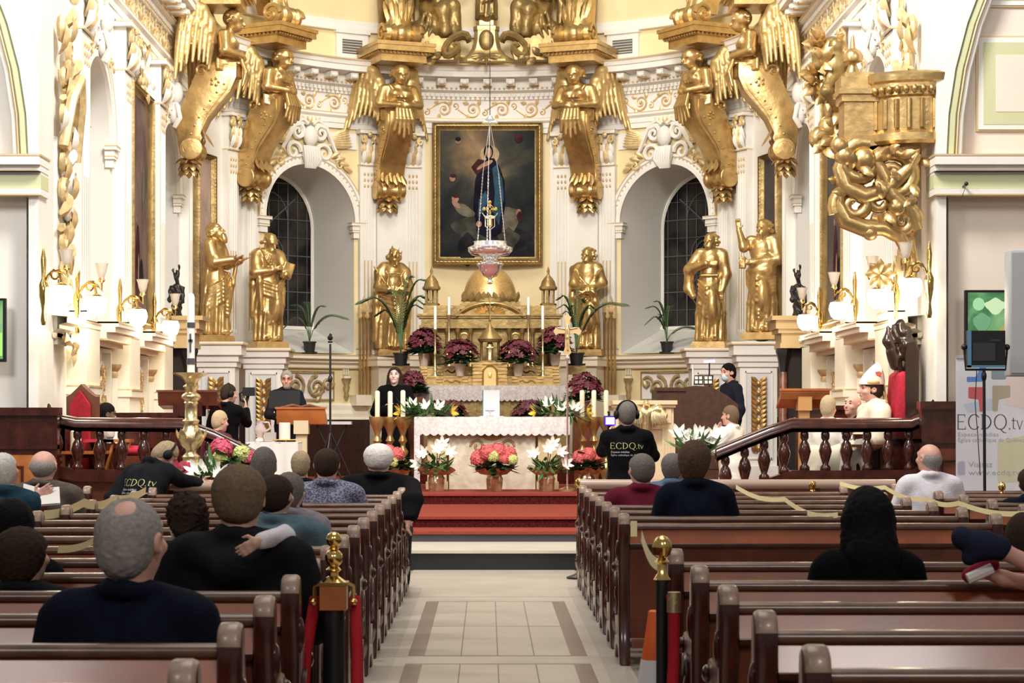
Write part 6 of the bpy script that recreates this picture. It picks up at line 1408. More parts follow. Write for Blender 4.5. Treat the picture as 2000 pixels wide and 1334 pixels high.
# child lying along the pew with raised feet
t = thing('person', 'child lying at the right edge, bare shin and navy sock raised over the pew', 'person', (2.6, 8.35, .455)); inv = Vector((2.6, 8.35, .455))
lp = lambda px, py, Y=8.3: tuple(at(px, py, Y) - inv)
S = SDF(); kn = lp(2110, 1150); an = lp(1962, 1078); S.chain([(.25, .05, .1), kn, an, lp(1900, 1062)], [.06, .046, .03, .03], .02); S.chain([(.25, .1, .08), (.1, .12, .3), lp(1960, 1130, 8.4), lp(1915, 1112, 8.4)], [.06, .045, .03, .028], .02)
S.chain([(.3, .06, .12), (.75, .06, .12)], [.12, .13], .05); S.ell((1.0, .06, .16), (.10, .085, .095), .03)
for g in (-1, 1): S.chain([(.68, .06 + g * .12, .14), (.5, .06 + g * .18, .08), (.34, .06 + g * .15, .06)], [.04, .034, .028], .02); hand_prims(S, (.34, .06 + g * .15, .06), (-1, 0, 0), (0, -g, 0), (0, 0, -1), .8)
V, Q = S.mesh(.011); vf_mesh('body', [(V, Q, 0)], [SKINP], t)
S = SDF(); S.chain([lp(1950, 1070), lp(1920, 1064), lp(1882, 1050)], [.050, .050, .036], .03); S.chain([lp(1915, 1070), lp(1893, 1090)], [.045, .030], .03); S.ell(lp(1875, 1050), (.03, .04, .04), .03); V, Q = S.mesh(.010); vf_mesh('navy_sock', [(V, Q, 0)], [cloth('navy_sock', (.018, .022, .045))], t)
S = SDF(); S.chain([lp(1935, 1103, 8.4), lp(1893, 1124, 8.4)], [.034, .03], .02); V, Q = S.mesh(.009); vf_mesh('shoe', [(V, Q, 0)], [cloth('red_shoe', (.30, .02, .05))], t)
b = MB(); a, c = Vector(lp(1938, 1110, 8.34)), Vector(lp(1890, 1131, 8.34)); b.tube([a, c], .022, 8); b.build('shoe_sole', [CLOTH], t)
S = SDF(); S.chain([(.2, .06, .12), (.78, .06, .13)], [.14, .15], .05); V, Q = S.mesh(.02); vf_mesh('shirt', [(V, Q, 0)], [C_NAVY], t); S = SDF(); S.ell((1.03, .06, .17), (.10, .095, .10), .02); V, Q = S.mesh(.014); vf_mesh('hair', [(V, Q, 0)], [H_BROWN], t)
# ---- crew, musicians and clergy
pd = person('crew member standing in a black printed shirt and headphones, at a glowing camera screen', 1224, 787, 20.6, 'stand', 0, hair='crop', hcol=H_SALT, skin=SKINP, top=C_BLACK, topname='printed_shirt', wd=1.06, hh=.008, h=.015, head=(.2, .1, 0), arms={'L': (at(1178, 880, 20.9), at(1190, 850, 21.2), (.1, 1, .2), (0, 0, 1), (1, 0, 0), 1), 'R': (at(1275, 890, 20.9), at(1262, 880, 21.2), (-.2, 1, .2), (0, 0, 1), (-1, 0, 0), 1)})
headphones(pd); crew_print(pd, 1.29)
t = thing('video_camera', 'small black video camera with a glowing violet screen beside the crew member\'s head', 'camera', at(1190, 822, 21.3)); b = MB(); b.box(-.045, .0, -.05, .045, .18, .05); b.lathe([(.035, .18), (.04, .28), (.034, .28)], (0, 0, 0), 12, Matrix(((1, 0, 0), (0, 0, 1), (0, 1, 0)))); b.tube([(0, .05, .05), (0, .05, .085), (0, .16, .085)], .012, 6); b.build('camera_body', [BLACK], t, 0)
b = MB(); b.box(-.046, -.016, -.045, .062, -.002, .045); o = b.build('screen_housing', [mat('violet_screen_rim', (.05, .01, .4), .4, emit=(.10, .02, .8), estr=1.2)], t, 0); b = MB(); b.box(-.034, -.019, -.034, .05, -.0165, .034); b.build('screen', [mat('lit_white_screen', (.9, .9, 1), .3, emit=(.85, .85, 1), estr=2.2)], o, 0)
b = MB(); b.tube([(0, .08, -.05), (0, .08, -.5)], .015, 8)
for k in range(3): a = k * 2.1; b.tube([(0, .08, -.45), (.3 * math.cos(a), .08 + .3 * math.sin(a), -at(1190, 822, 21.3).z + .01)], .013, 6)
b.build('tripod', [BLACKM], t)
pd = person('crew member in a black printed shirt bending forward over the pew screen', 318, 868, 19.1, 'stand', 0, rz=-.35, hair='crop', hcol=H_BLOND, skin=SKINP, top=C_CHAR, topname='printed_shirt', wd=1.05, lean=.62, hh=.009, h=.015, s=.98, head=(-.7, -.45, 0), arms={'R': (at(352, 938, 19.3), at(390, 944, 19.35), (1, .1, -.1), (0, 0, 1), (0, -1, 0), 1)})
headphones(pd); crew_print(pd, 1.19)
pd = person('crew member in black filming with a small camera on a grip', 445, 752, 24.6, 'stand', .425, rz=-.5, hair='crop', hcol=H_DKBR, skin=SKIN, top=C_BLACK, topname='printed_shirt', hh=.010, h=.02, head=(-.5, -.1, 0), wd=1.02, arms={'R': (at(482, 826, 24.9), at(480, 800, 25.1), (0, .1, 1), (0, 1, 0), (-1, 0, 0), 1)})
headphones(pd)
t = thing('handheld_camera', 'black camera on a hand grip raised beside a gold-leaf pedestal panel', 'camera', at(481, 795, 25.15)); zc = at(0, 765, 25.15).z - at(0, 795, 25.15).z
b = MB(); b.tube([(0, 0, -.08), (0, 0, .06), (.02, .03, zc - .04)], .02, 8); b.build('grip', [BLACK], t); b = MB(); b.box(-.04, -.03, zc - .05, .10, .06, zc + .05); b.lathe([(.03, .06), (.035, .12), (.028, .12)], (.03, 0, zc), 10, Matrix(((1, 0, 0), (0, 0, 1), (0, 1, 0)))); b.tube([(-.04, 0, zc), (-.08, .02, zc - .02), (-.07, .02, zc - .1), (.0, .02, zc - .13)], .013, 6); b.build('camera_body', [BLACKM], t, 40)
pd = person('grey-haired singer in glasses and a dark suit behind a black music stand', 560, 726, 29.6, 'stand', .56, rz=math.pi + .2, hair='short', hcol=H_GREY, skin=SKINP, top=C_SUIT, bottom=C_SUIT, face=True, hh=.008, h=.018, head=(-.15, -.1, 0), beard=1, arms={'L': ((-.28, .06, 1.1), (-.16, .30, 1.06), (0, 1, .1), (1, 0, .3), (0, 0, -1)), 'R': ((.28, .06, 1.1), (.16, .30, 1.06), (0, 1, .1), (-1, 0, .3), (0, 0, -1))})
glasses(pd)
b = MB(); b.prism([(-.05, 1.15), (.05, 1.15), (.075, 1.44), (-.075, 1.44)], lambda x, z: (x, .150 - (z - 1.15) * .12, z), lambda x, z: (x, .158 - (z - 1.15) * .12, z)); b.build('shirt_front', [mat('pale_blue_shirt', (.55, .62, .75), .7)], pd['root'], 0)
t = thing('music_stand', 'black music stand before the singer in the dark suit', 'stand', (at(555, 0, 28.9).x, 28.9, .56)); p0 = at(555, 780, 28.9).z - .56
b = MB(); b.prism([(-.0, -.12), (.02, -.12), (.10, .12), (.08, .12)], lambda a, z: (-.21, a, p0 + z), lambda a, z: (.21, a, p0 + z)); b.box(-.21, -.05, p0 - .13, .21, .02, p0 - .115); b.build('desk', [BLACK], t, 0); b = MB(); b.tube([(0, .05, p0), (0, .05, .25)], .014, 8)
for k in range(3): a = k * 2.09 + .5; b.tube([(0, .05, .28), (.25 * math.cos(a), .05 + .25 * math.sin(a), .01)], .011, 6)
b.build('tripod', [BLACKM], t)
pd = person('long-haired singer in black by the three floor candlesticks', 771, 719, 31.0, 'stand', .56, rz=math.pi - .1, hair='long', hcol=H_DKBR, skin=mat('pale_lit_skin', (.72, .50, .46), .5), top=C_BLACK, topname='dress', robe=True, face=True, hh=.008, h=.02, head=(0, .1, 0), wd=1.0, arms={'L': ((-.29, .06, 1.1), (-.05, .26, 1.14), (.8, .4, .2), (0, 0, 1), (0, -1, 0)), 'R': ((.29, .06, 1.1), (.05, .27, 1.12), (-.8, .4, .2), (0, 0, 1), (0, -1, 0))})
pd = person('seated priest with dark skin and a blue face mask behind the curved choir rail', 206, 787, 23.6, 'sit', .305, rz=-.9, hair='crop', hcol=H_BLACK, skin=SKIND, top=C_ALB, topname='alb', robe=True, mask=MASKM, face=True, hh=.010, h=.022, head=(-.2, -.1, 0), s=.95)
pd = person('bald fair-haired child by the sloping end of the choir rail, in a dark wine jumper', 428, 808, 23.2, 'stand', .195, rz=-.6, hair='crop', hcol=H_PALEBLOND, skin=SKINP, top=C_WINE, hh=.010, h=.02, head=(-.3, -.1, 0), hs=1.12, wd=.95, arms={'R': ((.2, .2, 1.15), (.1, .34, 1.22), (-.2, .5, .9), (-1, 0, 0), (0, -1, 0))})
pd['root']['label'] = 'child with very short fair hair at the sloping end of the left choir rail'
pd = person('organist in a dark jacket with a blue mask, behind the dark organ console', 1424, 712, 30.0, 'stand', .56, rz=math.pi * .62, hair='short', hcol=H_BLACK, skin=SKINP, top=C_SUIT, mask=MASKM, face=True, hh=.010, h=.022, head=(.1, -.1, 0))
pd = person('altar server in a white alb, hand at the mouth, by the sloping right rail end', 1428, 798, 23.6, 'stand', .305, rz=.95, hair='short', hcol=H_LBR, skin=SKINP, top=C_ALB, topname='alb', robe=True, face=True, hh=.009, h=.02, head=(.1, .0, 0), hs=1.1, arms={'R': ((.26, .12, 1.14), (.06, .22, 1.40), (-.2, .1, 1), (-1, .2, 0), (0, -1, 0)), 'L': ((-.26, .12, 1.14), (-.03, .22, 1.38), (.1, .1, 1), (1, .2, 0), (0, -1, 0))})
pd = person('bishop in a tall mitre and ivory vestments, seated in profile on the red throne', 1704, 738, 22.6, 'sit', .6, rz=math.pi / 2 + .12, hair='short', hcol=H_DKBR, skin=SKINP, top=C_GOLDCH, topname='chasuble', robe=True, face=True, hh=.008, h=.018, s=1.02, wd=1.2, head=(0, .0, 0), hs=.92)
S = SDF()
def mitre(X, Y, Z):
    t_ = np.clip((Z - .15) / .235, 0, 1); wx = .100 * (1 - .10 * t_); wy = .108 * (1 - t_ ** 1.7) + .012
    return np.maximum((np.sqrt((X / wx) ** 2 + ((Y + .055 * t_ ** 1.3 - .005) / wy) ** 2) - 1) * .07, np.maximum(.15 - Z, np.abs(X) * 1.3 + Z - .40))
S.fn(mitre, (-.12, -.13, .15), (.12, .14, .46), .001); V, Q = S.mesh(.008); A_ = np.array(pd['Mh'].to_3x3()); V = V @ A_.T + np.array(pd['Mh'].translation); mi_o = vf_mesh('mitre', [(V, Q, 0)], [mat('white_mitre', (.82, .76, .66), .6)], pd['root'])
b = MB(); b.lathe([(.102, .155), (.105, .16), (.104, .185), (.101, .19)], (0, .005, 0), 20); attach_head(pd, 'mitre_band', b, mat('gold_braid', (.62, .42, .16), .5, .4)); b = MB(); b.prism([(-.05, .24), (-.01, .25), (.0, .285), (-.04, .295), (-.06, .27)], lambda y, z: (-.10, y, z), lambda y, z: (-.092, y, z)); attach_head(pd, 'red_emblem', b, mat('red_embroidery', (.55, .10, .06), .7))
b = MB()
for g in (-1, 1): b.tube([(g * .03, -.095, .16), (g * .04, -.12, .0), (g * .05, -.15, -.18)], .02, 6, flat=.3)
attach_head(pd, 'lappet', b, mat('gold_braid', (.62, .42, .16), .5, .4))
person('bald attendant seated lower down in front of the bishop', 1668, 772, 23.6, 'sit', .425, rz=math.pi * .6, hair='bald', hcol=H_DKBR, skin=SKINP, top=C_CHAR, hh=.012, h=.024, face=True, head=(.3, .2, 0), s=.95)
person('altar server in white seen through the balusters below the wooden lectern', 1617, 779, 22.5, 'stand', .195, rz=-.5, hair='crop', hcol=H_PALEBLOND, skin=SKINP, top=C_ALB, topname='alb', robe=True, hh=.011, h=.02, hs=1.1, wd=.95)
pd = person('small altar server in a white tunic, hidden by the rail except between two balusters', 1652, 830, 22.4, 'stand', .195, rz=-.3, hair='short', hcol=H_LBR, skin=SKINP, top=C_ALB, topname='alb', robe=True, hh=.012, h=.02, hs=1.1)
# ------------------------------------------------------------------ plants
LEAFD = mat('dark_green_leaves', (.025, .075, .028), .45, noise=.3, nscale=9); LEAFM = mat('mid_green_leaves', (.07, .19, .05), .45, noise=.3, nscale=9); PALMG = mat('palm_green', (.075, .15, .055), .5, noise=.3, nscale=6)
BRACT = mat('burgundy_bracts', (.105, .010, .024), .5, noise=.55, nscale=14); LILY = mat('white_lily_petals', (.84, .82, .76), .5); LILYB = mat('pale_green_bud', (.62, .66, .38), .5); PINKH = mat('pink_hydrangea', (.66, .09, .17), .6, noise=.3, nscale=25); CORAL = mat('coral_hydrangea', (.62, .12, .12), .6, noise=.3, nscale=25); LIMEH = mat('lime_hydrangea', (.58, .62, .22), .6, noise=.2, nscale=25); YEL = mat('yellow_petals', (.80, .58, .06), .5)
FOIL = mat('copper_gold_foil', (.60, .47, .30), .22, .8, noise=.25, nscale=14, bump=.5, bscale=16); POTP = mat('pinkish_clay_pot', (.55, .42, .34), .6); POTB = mat('black_plant_pot', (.018, .018, .02), .5); STEM = mat('plant_stem', (.16, .14, .06), .6)
def foliage(S_, n, R, H, z0, L, W, rnd, up=.3):
    b = MB()
    for i in range(n):
        a = rnd.random() * 6.283; t = rnd.random(); r = R * (.25 + .7 * math.sqrt(t)); z = z0 + H * (1 - t * .8) * (.3 + .7 * rnd.random())
        b.leaf((r * math.cos(a) * .7, r * math.sin(a) * .7, z), (math.cos(a), math.sin(a), up * (rnd.random() - .4) * 2), (0, 0, 1), L * (.7 + .6 * rnd.random()), W * (.8 + .4 * rnd.random()), -.2, 4, -.25)
    return b
def poinsettia(label, loc, R=.27, H=.36, pot=.16, seed=1, group='burgundy poinsettias', potm=POTP, potr=.085):
    t = thing('poinsettia', label, 'plant', loc, 0, group); rnd = random.Random(seed)
    if pot:
        b = MB(); b.lathe([(potr * .72, 0), (potr, pot * .85), (potr * 1.06, pot * .86), (potr * 1.06, pot), (potr * .9, pot), (potr * .85, pot * .9)], n=16); b.build('pot', [potm], t, 40)
    foliage(0, 120, R, H * .62, pot, .15, .09, rnd).build('leaves', [LEAFD], t, 180); b = MB()
    for i in range(105):
        a = rnd.random() * 6.283; u = rnd.random() ** .55; r = R * u * .98; z = pot + H * (.30 + .70 * math.sqrt(max(0, 1 - u * u))) - .09 * rnd.random(); c = Vector((r * math.cos(a), r * math.sin(a), z)); nv = Vector((math.cos(a) * u * .9, math.sin(a) * u * .9, .75)).normalized(); ph = rnd.random() * 6
        for k in range(6):
            q = nv.orthogonal().normalized(); d = (Matrix.Rotation(ph + k * 1.047, 3, nv) @ q) + nv * .18; b.leaf(c, d, nv, .068 * (.8 + .5 * rnd.random()), .038, .3, 3, -.15)
    b.build('bracts', [BRACT], t, 180); b = MB()
    for k in range(5): a = k * 1.25; b.tube([(0, 0, pot * .8), (.1 * math.cos(a), .1 * math.sin(a), pot + H * .4), (.18 * math.cos(a), .18 * math.sin(a), pot + H * .7)], .006, 4)
    b.build('stems', [STEM], t, 180); return t
def pl(px, py, Y): return at(px, py, Y)
poinsettia('burgundy poinsettia in a clay pot, standing in front of the crowned statue', pl(828, 716, 33.0), .27, .40, .2, 1); poinsettia('burgundy poinsettia in a clay pot just left of the tabernacle', pl(899, 735, 32.55), .28, .38, .19, 2)
poinsettia('burgundy poinsettia in a clay pot just right of the tabernacle', pl(1012, 735, 32.55), .31, .38, .19, 3); poinsettia('burgundy poinsettia in a clay pot behind the processional cross', pl(1084, 714, 33.0), .28, .40, .2, 4)
poinsettia('burgundy poinsettia on the floor between the two altars, nearer the singing woman', pl(880, 812, 31.3) - Vector((0, 0, .05)), .24, .28, .0, 5); poinsettia('burgundy poinsettia on the floor between the two altars, nearer the processional cross', pl(1034, 812, 31.3) - Vector((0, 0, .05)), .26, .28, .0, 6)
poinsettia('large burgundy poinsettia above the candlesticks by the glowing camera screen', pl(1142, 790, 31.5), .27, .42, .05, 7); poinsettia('burgundy poinsettia half hidden behind the singing woman', pl(806, 775, 31.8), .2, .34, .05, 8)
for px in (880, 1034):                     # low stands under the two plants between the altars
    b = MB(); q = pl(px, 812, 31.3); b.lathe([(.12, 0), (.12, q.z - .05 - .56)], (q.x, q.y, .56), 12); tag(b.build('plant_stand', [WOODMID], None, 40), 'round wooden plant stand under the poinsettia at %s' % ('the singing woman\'s side' if px < 900 else 'the cross side'), 'stand')
for px, py, Y, lb in ((1142, 790, 31.5, 'by the glowing camera screen'), (806, 775, 31.8, 'behind the singing woman')):
    b = MB(); q = pl(px, py, Y); b.box(q.x - .16, Y - .14, .56, q.x + .16, Y + .14, q.z); tag(b.build('plant_stand', [WOODMID], None, 0), 'square wooden plant stand under the poinsettia ' + lb, 'stand')
def lily_flower(b, c, d, s=.11, seed=0):
    d = Vector(d).normalized(); q = d.orthogonal().normalized()
    for k in range(6):
        s_ = Matrix.Rotation(k * 1.047 + seed, 3, d) @ q; b.leaf(Vector(c), d * .75 + s_ * .75, d - s_ * .4, s, s * .42, -.3, 5, -.32)
def foil_wrap(t, r=.12, H=.26, seed=1):
    b = MB(); n = 28; rnd = random.Random(seed); vs = []; prof = [(.75, 0), (.8, .3), (.85, .62), (.7, .78), (1.25, .95), (1.7, 1.12)]
    for (k, z) in prof:
        for j in range(n): a = 2 * math.pi * j / n; rr = r * k * (1 + (.05 + .13 * (z > .8)) * math.sin(5 * a + seed) + .05 * rnd.uniform(-1, 1)); vs.append((rr * math.cos(a), rr * math.sin(a), H * z + (.03 * math.sin(7 * a) if z > .9 else 0)))
    b.add(vs, [[i * n + j, i * n + (j + 1) % n, (i + 1) * n + (j + 1) % n, (i + 1) * n + j] for i in range(len(prof) - 1) for j in range(n)] + [list(range(n))[::-1]]); b.build('foil_wrap', [FOIL], t, 25)
    b = MB(); b.lathe([(r * .6, .005), (r * .72, H * .8), (r * .6, H * .8)], n=12); b.build('pot', [POTP], t, 40)
def lily_pot(label, loc, seed, group='white lilies before the altar', side=1):
    t = thing('potted_lily', label, 'plant', loc, 0, group); rnd = random.Random(seed); foil_wrap(t, .13, .27, seed); foliage(0, 70, .2, .22, .26, .17, .05, rnd, .8).build('leaves', [LEAFM], t, 180)
    spots = [(-.16, -.12, .50), (.02, -.14, .56), (.17, -.08, .52), (-.24 * side, -.05, .36), (.08, .0, .62)]
    for i, p in enumerate(spots):
        b = MB(); lily_flower(b, p, (p[0] * 2, -.8, .35), .125, i); b.build('lily_flower', [LILY], t, 180); b = MB(); b.tube([(0, 0, .2), (p[0] * .5, p[1] * .4, p[2] * .7), p], .006, 4); b.build('stem', [STEM], t, 180)
    return t
fy = 28.35
lily_pot('white lilies in copper foil at the left front corner of the altar', (at(852, 0, fy).x, fy, .56), 3, side=1); lily_pot('white lilies in copper foil at the right front corner of the altar, nearest the cross', (at(1068, 0, fy).x, fy, .56), 5, side=-1)
def hydrangea(label, loc, balls, seed, foil=True, R=.24, z=.3, group=None):
    t = thing('potted_hydrangea', label, 'plant', loc, 0, group); rnd = random.Random(seed)
    if foil: foil_wrap(t, .13, .27, seed)
    else:
        b = MB(); b.lathe([(.10, 0), (.14, z), (.13, z)], n=14); b.build('pot', [POTP], t, 40)
    foliage(0, 80, R, .26, z - .03, .17, .10, rnd, .4).build('leaves', [LEAFD], t, 180)
    for (x, y, zz_, r, m) in balls:
        b = MB(); n = int(60 + r * 300)
        for i in range(n):
            u = (i + .5) / n * 1.65; a = i * 2.39996; s_ = math.sqrt(max(0, 1 - (1 - u) ** 2)); nv = Vector((s_ * math.cos(a), s_ * math.sin(a), 1 - u)); c = Vector((x, y, zz_)) + nv * r * (.9 + .12 * rnd.random()); q = nv.orthogonal().normalized()
            for k in range(4): b.leaf(c, (Matrix.Rotation(k * 1.571 + i, 3, nv) @ q) + nv * .2, nv, .032, .03, .2, 2, .0)
        b.sphere((x, y, zz_), (r * .85,) * 3, 10, 7); b.build('flower_head', [m], t, 180)
    return t
hydrangea('coral and lime hydrangea in copper foil, in the middle before the altar', (at(966, 0, fy).x, fy - .05, .56), [(-.20, -.10, .43, .12, CORAL), (-.09, -.16, .50, .12, CORAL), (.04, -.12, .52, .12, CORAL), (.18, -.10, .48, .11, CORAL), (-.02, -.22, .46, .075, LIMEH), (.23, -.16, .42, .07, LIMEH), (.12, -.2, .42, .06, CORAL)], 4, R=.26)
hydrangea('pink hydrangea in foil beside the standing crew member, right of the altar', (at(1146, 0, 28.6).x, 28.6, .56), [(-.1, -.1, .44, .10, CORAL), (.02, -.1, .47, .10, CORAL), (.12, -.05, .43, .09, CORAL)], 7, R=.22); hydrangea('pink hydrangea with lime blooms behind the white-haired person in the black coat', (at(768, 0, 28.4).x, 28.4, .56), [(-.08, -.1, .5, .12, CORAL), (.05, -.1, .48, .10, CORAL), (.02, -.2, .38, .05, LIMEH)], 8, R=.22)
zb = at(0, 925, 21.2).z
t = thing('plant_stand', 'dark wooden stand under the hot pink hydrangea before the choir rail', 'stand', (at(450, 0, 21.2).x, 21.2, 0)); b = MB(); b.box(-.35, -.16, zb - .05, .35, .16, zb); b.build('stand_top', [WOOD], t, 0)
for sx in (-.28, .28): b = MB(); b.box(sx - .03, -.03, 0, sx + .03, .03, zb - .05); b.build('leg', [WOOD], t, 0)
hydrangea('hot pink and lime hydrangea beside the tall brass candlestick', (at(452, 0, 21.2).x, 21.2, zb), [(-.10, -.04, .235, .115, PINKH), (-.10, -.13, .15, .07, LIMEH), (.11, -.08, .19, .085, LIMEH), (.19, -.05, .14, .085, PINKH)], 9, foil=False, R=.2, z=.06)
t = thing('potted_azalea', 'small pink flowers at the foot of the tall brass candlestick', 'flowers', (at(338, 0, 20.4).x, 20.4, 0)); rnd = random.Random(6); zf = at(0, 925, 20.4).z
b = MB(); b.box(-.12, -.12, 0, .12, .12, zf - .08); b.build('box_stand', [WOOD], t, 0); foliage(0, 40, .16, .14, zf - .06, .12, .07, rnd).build('leaves', [LEAFD], t, 180); b = MB()
for i in range(24): a = rnd.random() * 6.28; b.leaf((.12 * math.cos(a), -.08 + .05 * math.sin(a), zf + .08 * rnd.random()), (math.cos(a), -.4, .6), (0, -1, .4), .09, .07, .2, 3, -.2)
b.build('blossoms', [PINKH], t, 180)
def lily_spray(label, loc, n, wd, seed, mats=None, hgt=.15, yellow=0, base=None, dens=60):
    t = thing('lily_arrangement', label, 'flowers', loc); rnd = random.Random(seed); b = MB()
    for i in range(dens):
        x = wd * (rnd.random() - .5) * 2; b.leaf((x * .6, rnd.uniform(-.1, .1), .02 + .05 * rnd.random()), (x + rnd.uniform(-.2, .2), rnd.uniform(-.5, .3), rnd.uniform(-.15, .5)), (0, 0, 1), .15 + .18 * rnd.random(), .045, .1, 4, -.2)
    b.build('greenery', [LEAFM], t, 180)
    for i in range(n):
        p = (wd * .9 * (2 * (i + .5) / n - 1) * (1 if not yellow else .75), -.08 + rnd.uniform(-.05, .05), hgt * (.6 + .6 * rnd.random())); b = MB(); lily_flower(b, p, (p[0] * .8, -.7, .6), .125, i); b.build('lily_flower', [LILY], t, 180)
    for i in range(yellow):
        g = 1 if i % 2 else -1; b = MB(); lily_flower(b, (g * wd * .85, -.1, .06), (g, -.3, .1), .14, i); b.build('yellow_lily', [YEL], t, 180)
    if base: base(t)
    return t
lily_spray('white and yellow lilies on greenery at the left end of the altar top', (at(832, 0, 29.2).x, 29.2, AZ + .01), 3, .40, 2, yellow=2, dens=90); lily_spray('white and yellow lilies at the right end of the altar top, behind the cross', (at(1096, 0, 29.2).x, 29.2, AZ + .01), 3, .40, 5, yellow=2, dens=90)
def stand_base(zt_):
    def f(t):
        b = MB(); b.lathe([(.16, -zt_), (.16, -zt_ + .03), (.03, -zt_ + .06), (.03, -.1), (.12, -.05), (.13, .0)], n=12); b.build('stand', [WOOD], t, 40)
    return f
q = at(1360, 885, 22.6); lily_spray('mass of white lilies by the sloping end of the right choir rail', q, 9, .24, 8, hgt=.2, base=stand_base(q.z - .195), dens=80)
q = at(408, 940, 20.0); lily_spray('white lilies low in front of the tall brass candlestick, next to the bending crew member', q, 4, .16, 9, hgt=.08, base=stand_base(q.z), dens=30)
def palm(label, loc, fronds, pot=(.105, .2), stand=None):
    t = thing('potted_palm', label, 'plant', loc, 0, 'potted palms along the sanctuary wall'); r, h = pot; b = MB(); b.lathe([(r * .75, 0), (r, h * .9), (r * 1.12, h * .9), (r * 1.12, h), (r * .9, h)], n=16); b.lathe([(r * 1.2, 0), (r * 1.25, .03), (r * .7, .03)], n=16); b.build('pot', [POTB], t, 40)
    for (az, L, rise, droop) in fronds:
        b = MB(); pts = []; d = Vector((math.cos(az), math.sin(az) * .55, 0))
        for i in range(15): u = i / 14; pts.append(d * (L * (u * .35 + .65 * u * u)) * 1.0 + Vector((0, 0, h + rise * math.sin(min(1.57, u * 1.9)) - droop * u ** 3)))
        b.tube(pts, [.009 * (1 - .75 * i / 14) for i in range(15)], 5)
        for i in range(3, 15):
            for k in (0, .33, .67):
                if i == 14 and k: continue
                p = pts[i].lerp(pts[min(14, i + 1)], k); tn = (pts[min(14, i + 1)] - pts[i - 1]).normalized(); sd = tn.cross(Vector((0, 0, 1))).normalized()
                for g in (-1, 1): b.leaf(p, tn * .8 + sd * g * .8 + Vector((0, 0, -.25)), (0, 0, 1), L * .34 * math.sin(math.pi * (i + 1.5) / 18), .022, .3, 3, -.15)
        b.build('frond', [PALMG], t, 180)
    return t
palm('small palm in a black pot on the ledge under the left dark window', (at(606, 0, 36.0).x, 35.85, 2.605), [(0, .62, .50, .1), (2.6, .35, .62, .0), (3.14, .42, .5, .25), (.6, .3, .6, .0), (1.9, .25, .66, 0)])
palm('palm in a black pot on the ledge under the right dark window', (at(1301, 0, 36.0).x, 35.85, 2.605), [(3.0, .34, .62, .05), (0, .62, .30, .1), (2.5, .25, .68, .0), (3.3, .36, .5, .2), (1.2, .25, .6, .0), (2.0, .3, .5, .1)])
for px, lab, fr_ in ((783, 'feathery palm in a black pot in front of the crowned statue', [(3.0, .68, .95, .15), (.3, .42, 1.15, .0), (.9, .30, 1.2, .0), (2.2, .4, 1.0, .05), (.1, .34, .8, .1), (1.5, .25, .95, 0), (.5, .5, .95, .1), (2.7, .45, .75, .15), (-.3, .4, .9, .15)]), (1126, 'feathery palm in a black pot in front of the statue with crossed hands', [(.1, .78, .82, .05), (2.6, .35, .95, .1), (1.6, .2, 1.0, 0), (3.3, .3, .8, .1), (1.0, .25, .9, .1), (2.0, .25, .8, .1), (.5, .35, .8, .1), (2.9, .25, .7, .1), (-.4, .3, .75, .1)])):
    q = at(px, 714, 33.6); palm(lab, q, fr_, (.115, .20)); b = MB(); b.box(q.x - .14, 33.5, q.z - .14, q.x + .14, 33.75, q.z); b.box(q.x - .06, 33.55, .56, q.x + .06, 33.7, q.z - .14); tag(b.build('plant_pedestal', [GOLD2], None, 0), 'small gilded stand under the palm by the statue with %s' % ('the lyre' if px < 900 else 'crossed hands'), 'stand')
# ------------------------------------------------------------------ sanctuary lamp
lx, LY = at(957, 0, 27.5).x, 27.5; lz = lambda py: at(0, py, LY).z
t = thing('sanctuary_lamp', 'silver sanctuary lamp hanging on three chains before the framed painting', 'lamp', (lx, LY, lz(555))); o0 = lz(555); rr = lambda px_: px_ * LY / F
b = MB(); b.lathe([(rr(x), lz(y) - o0) for x, y in ((0, 556), (5, 554), (6, 550), (3, 546), (5, 543), (12, 540), (20, 530), (23, 520), (26, 518), (26, 514), (17, 512), (13, 506), (22, 501), (36, 498), (43, 491), (44, 484), (38, 481), (33, 480), (31, 474), (33, 472), (29, 472))], n=28, flute=.015, nf=9); b.build('bowl', [SILVER], t, 60)
for i in range(3):
    a = 2 * math.pi * i / 3 + .35; top = Vector((rr(18) * math.cos(a), rr(18) * math.sin(a), lz(338) - o0)); bot = Vector((rr(32) * math.cos(a), rr(32) * math.sin(a), lz(474) - o0)); b = MB(); n = 44
    for k in range(n):
        p = bot.lerp(top, (k + .5) / n); d = (top - bot).normalized(); sd = d.cross(Vector((0, 1, 0) if k % 2 else (1, 0, 0))).normalized() * .007; hl = (top - bot).length / n * .62; b.tube([p + d * hl * math.cos(q) + sd * math.sin(q) for q in (0, 1.05, 2.09, 3.14, 4.19, 5.24)], .0028, 4, closed=True)
    b.build('chain', [SILVER], t, 60); b = MB(); b.tube([top, (0, 0, lz(238) - o0)], .004, 5); b.build('chain_stay', [SILVER], t, 60)
b = MB(); b.lathe([(rr(x), lz(y) - o0) for x, y in ((16, 241), (15, 236), (8, 232), (3, 226), (0, 225))], n=18); b.build('canopy', [SILVER], t, 60); b = MB(); b.tube([(0, 0, lz(226) - o0), (0, 0, 11.4 - o0)], .006, 5); b.build('cable', [BLACKM], t, 60)
b = MB()
for g in (-1, 1):
    b.tube([(g * rr(15), 0, lz(416) - o0), (g * rr(9), 0, lz(424) - o0), (g * rr(9), 0, lz(442) - o0), (0, 0, lz(449) - o0)], .006, 5); b.tube([(0, g * rr(9), lz(424) - o0), (0, g * rr(9), lz(442) - o0), (0, 0, lz(449) - o0)], .006, 5)
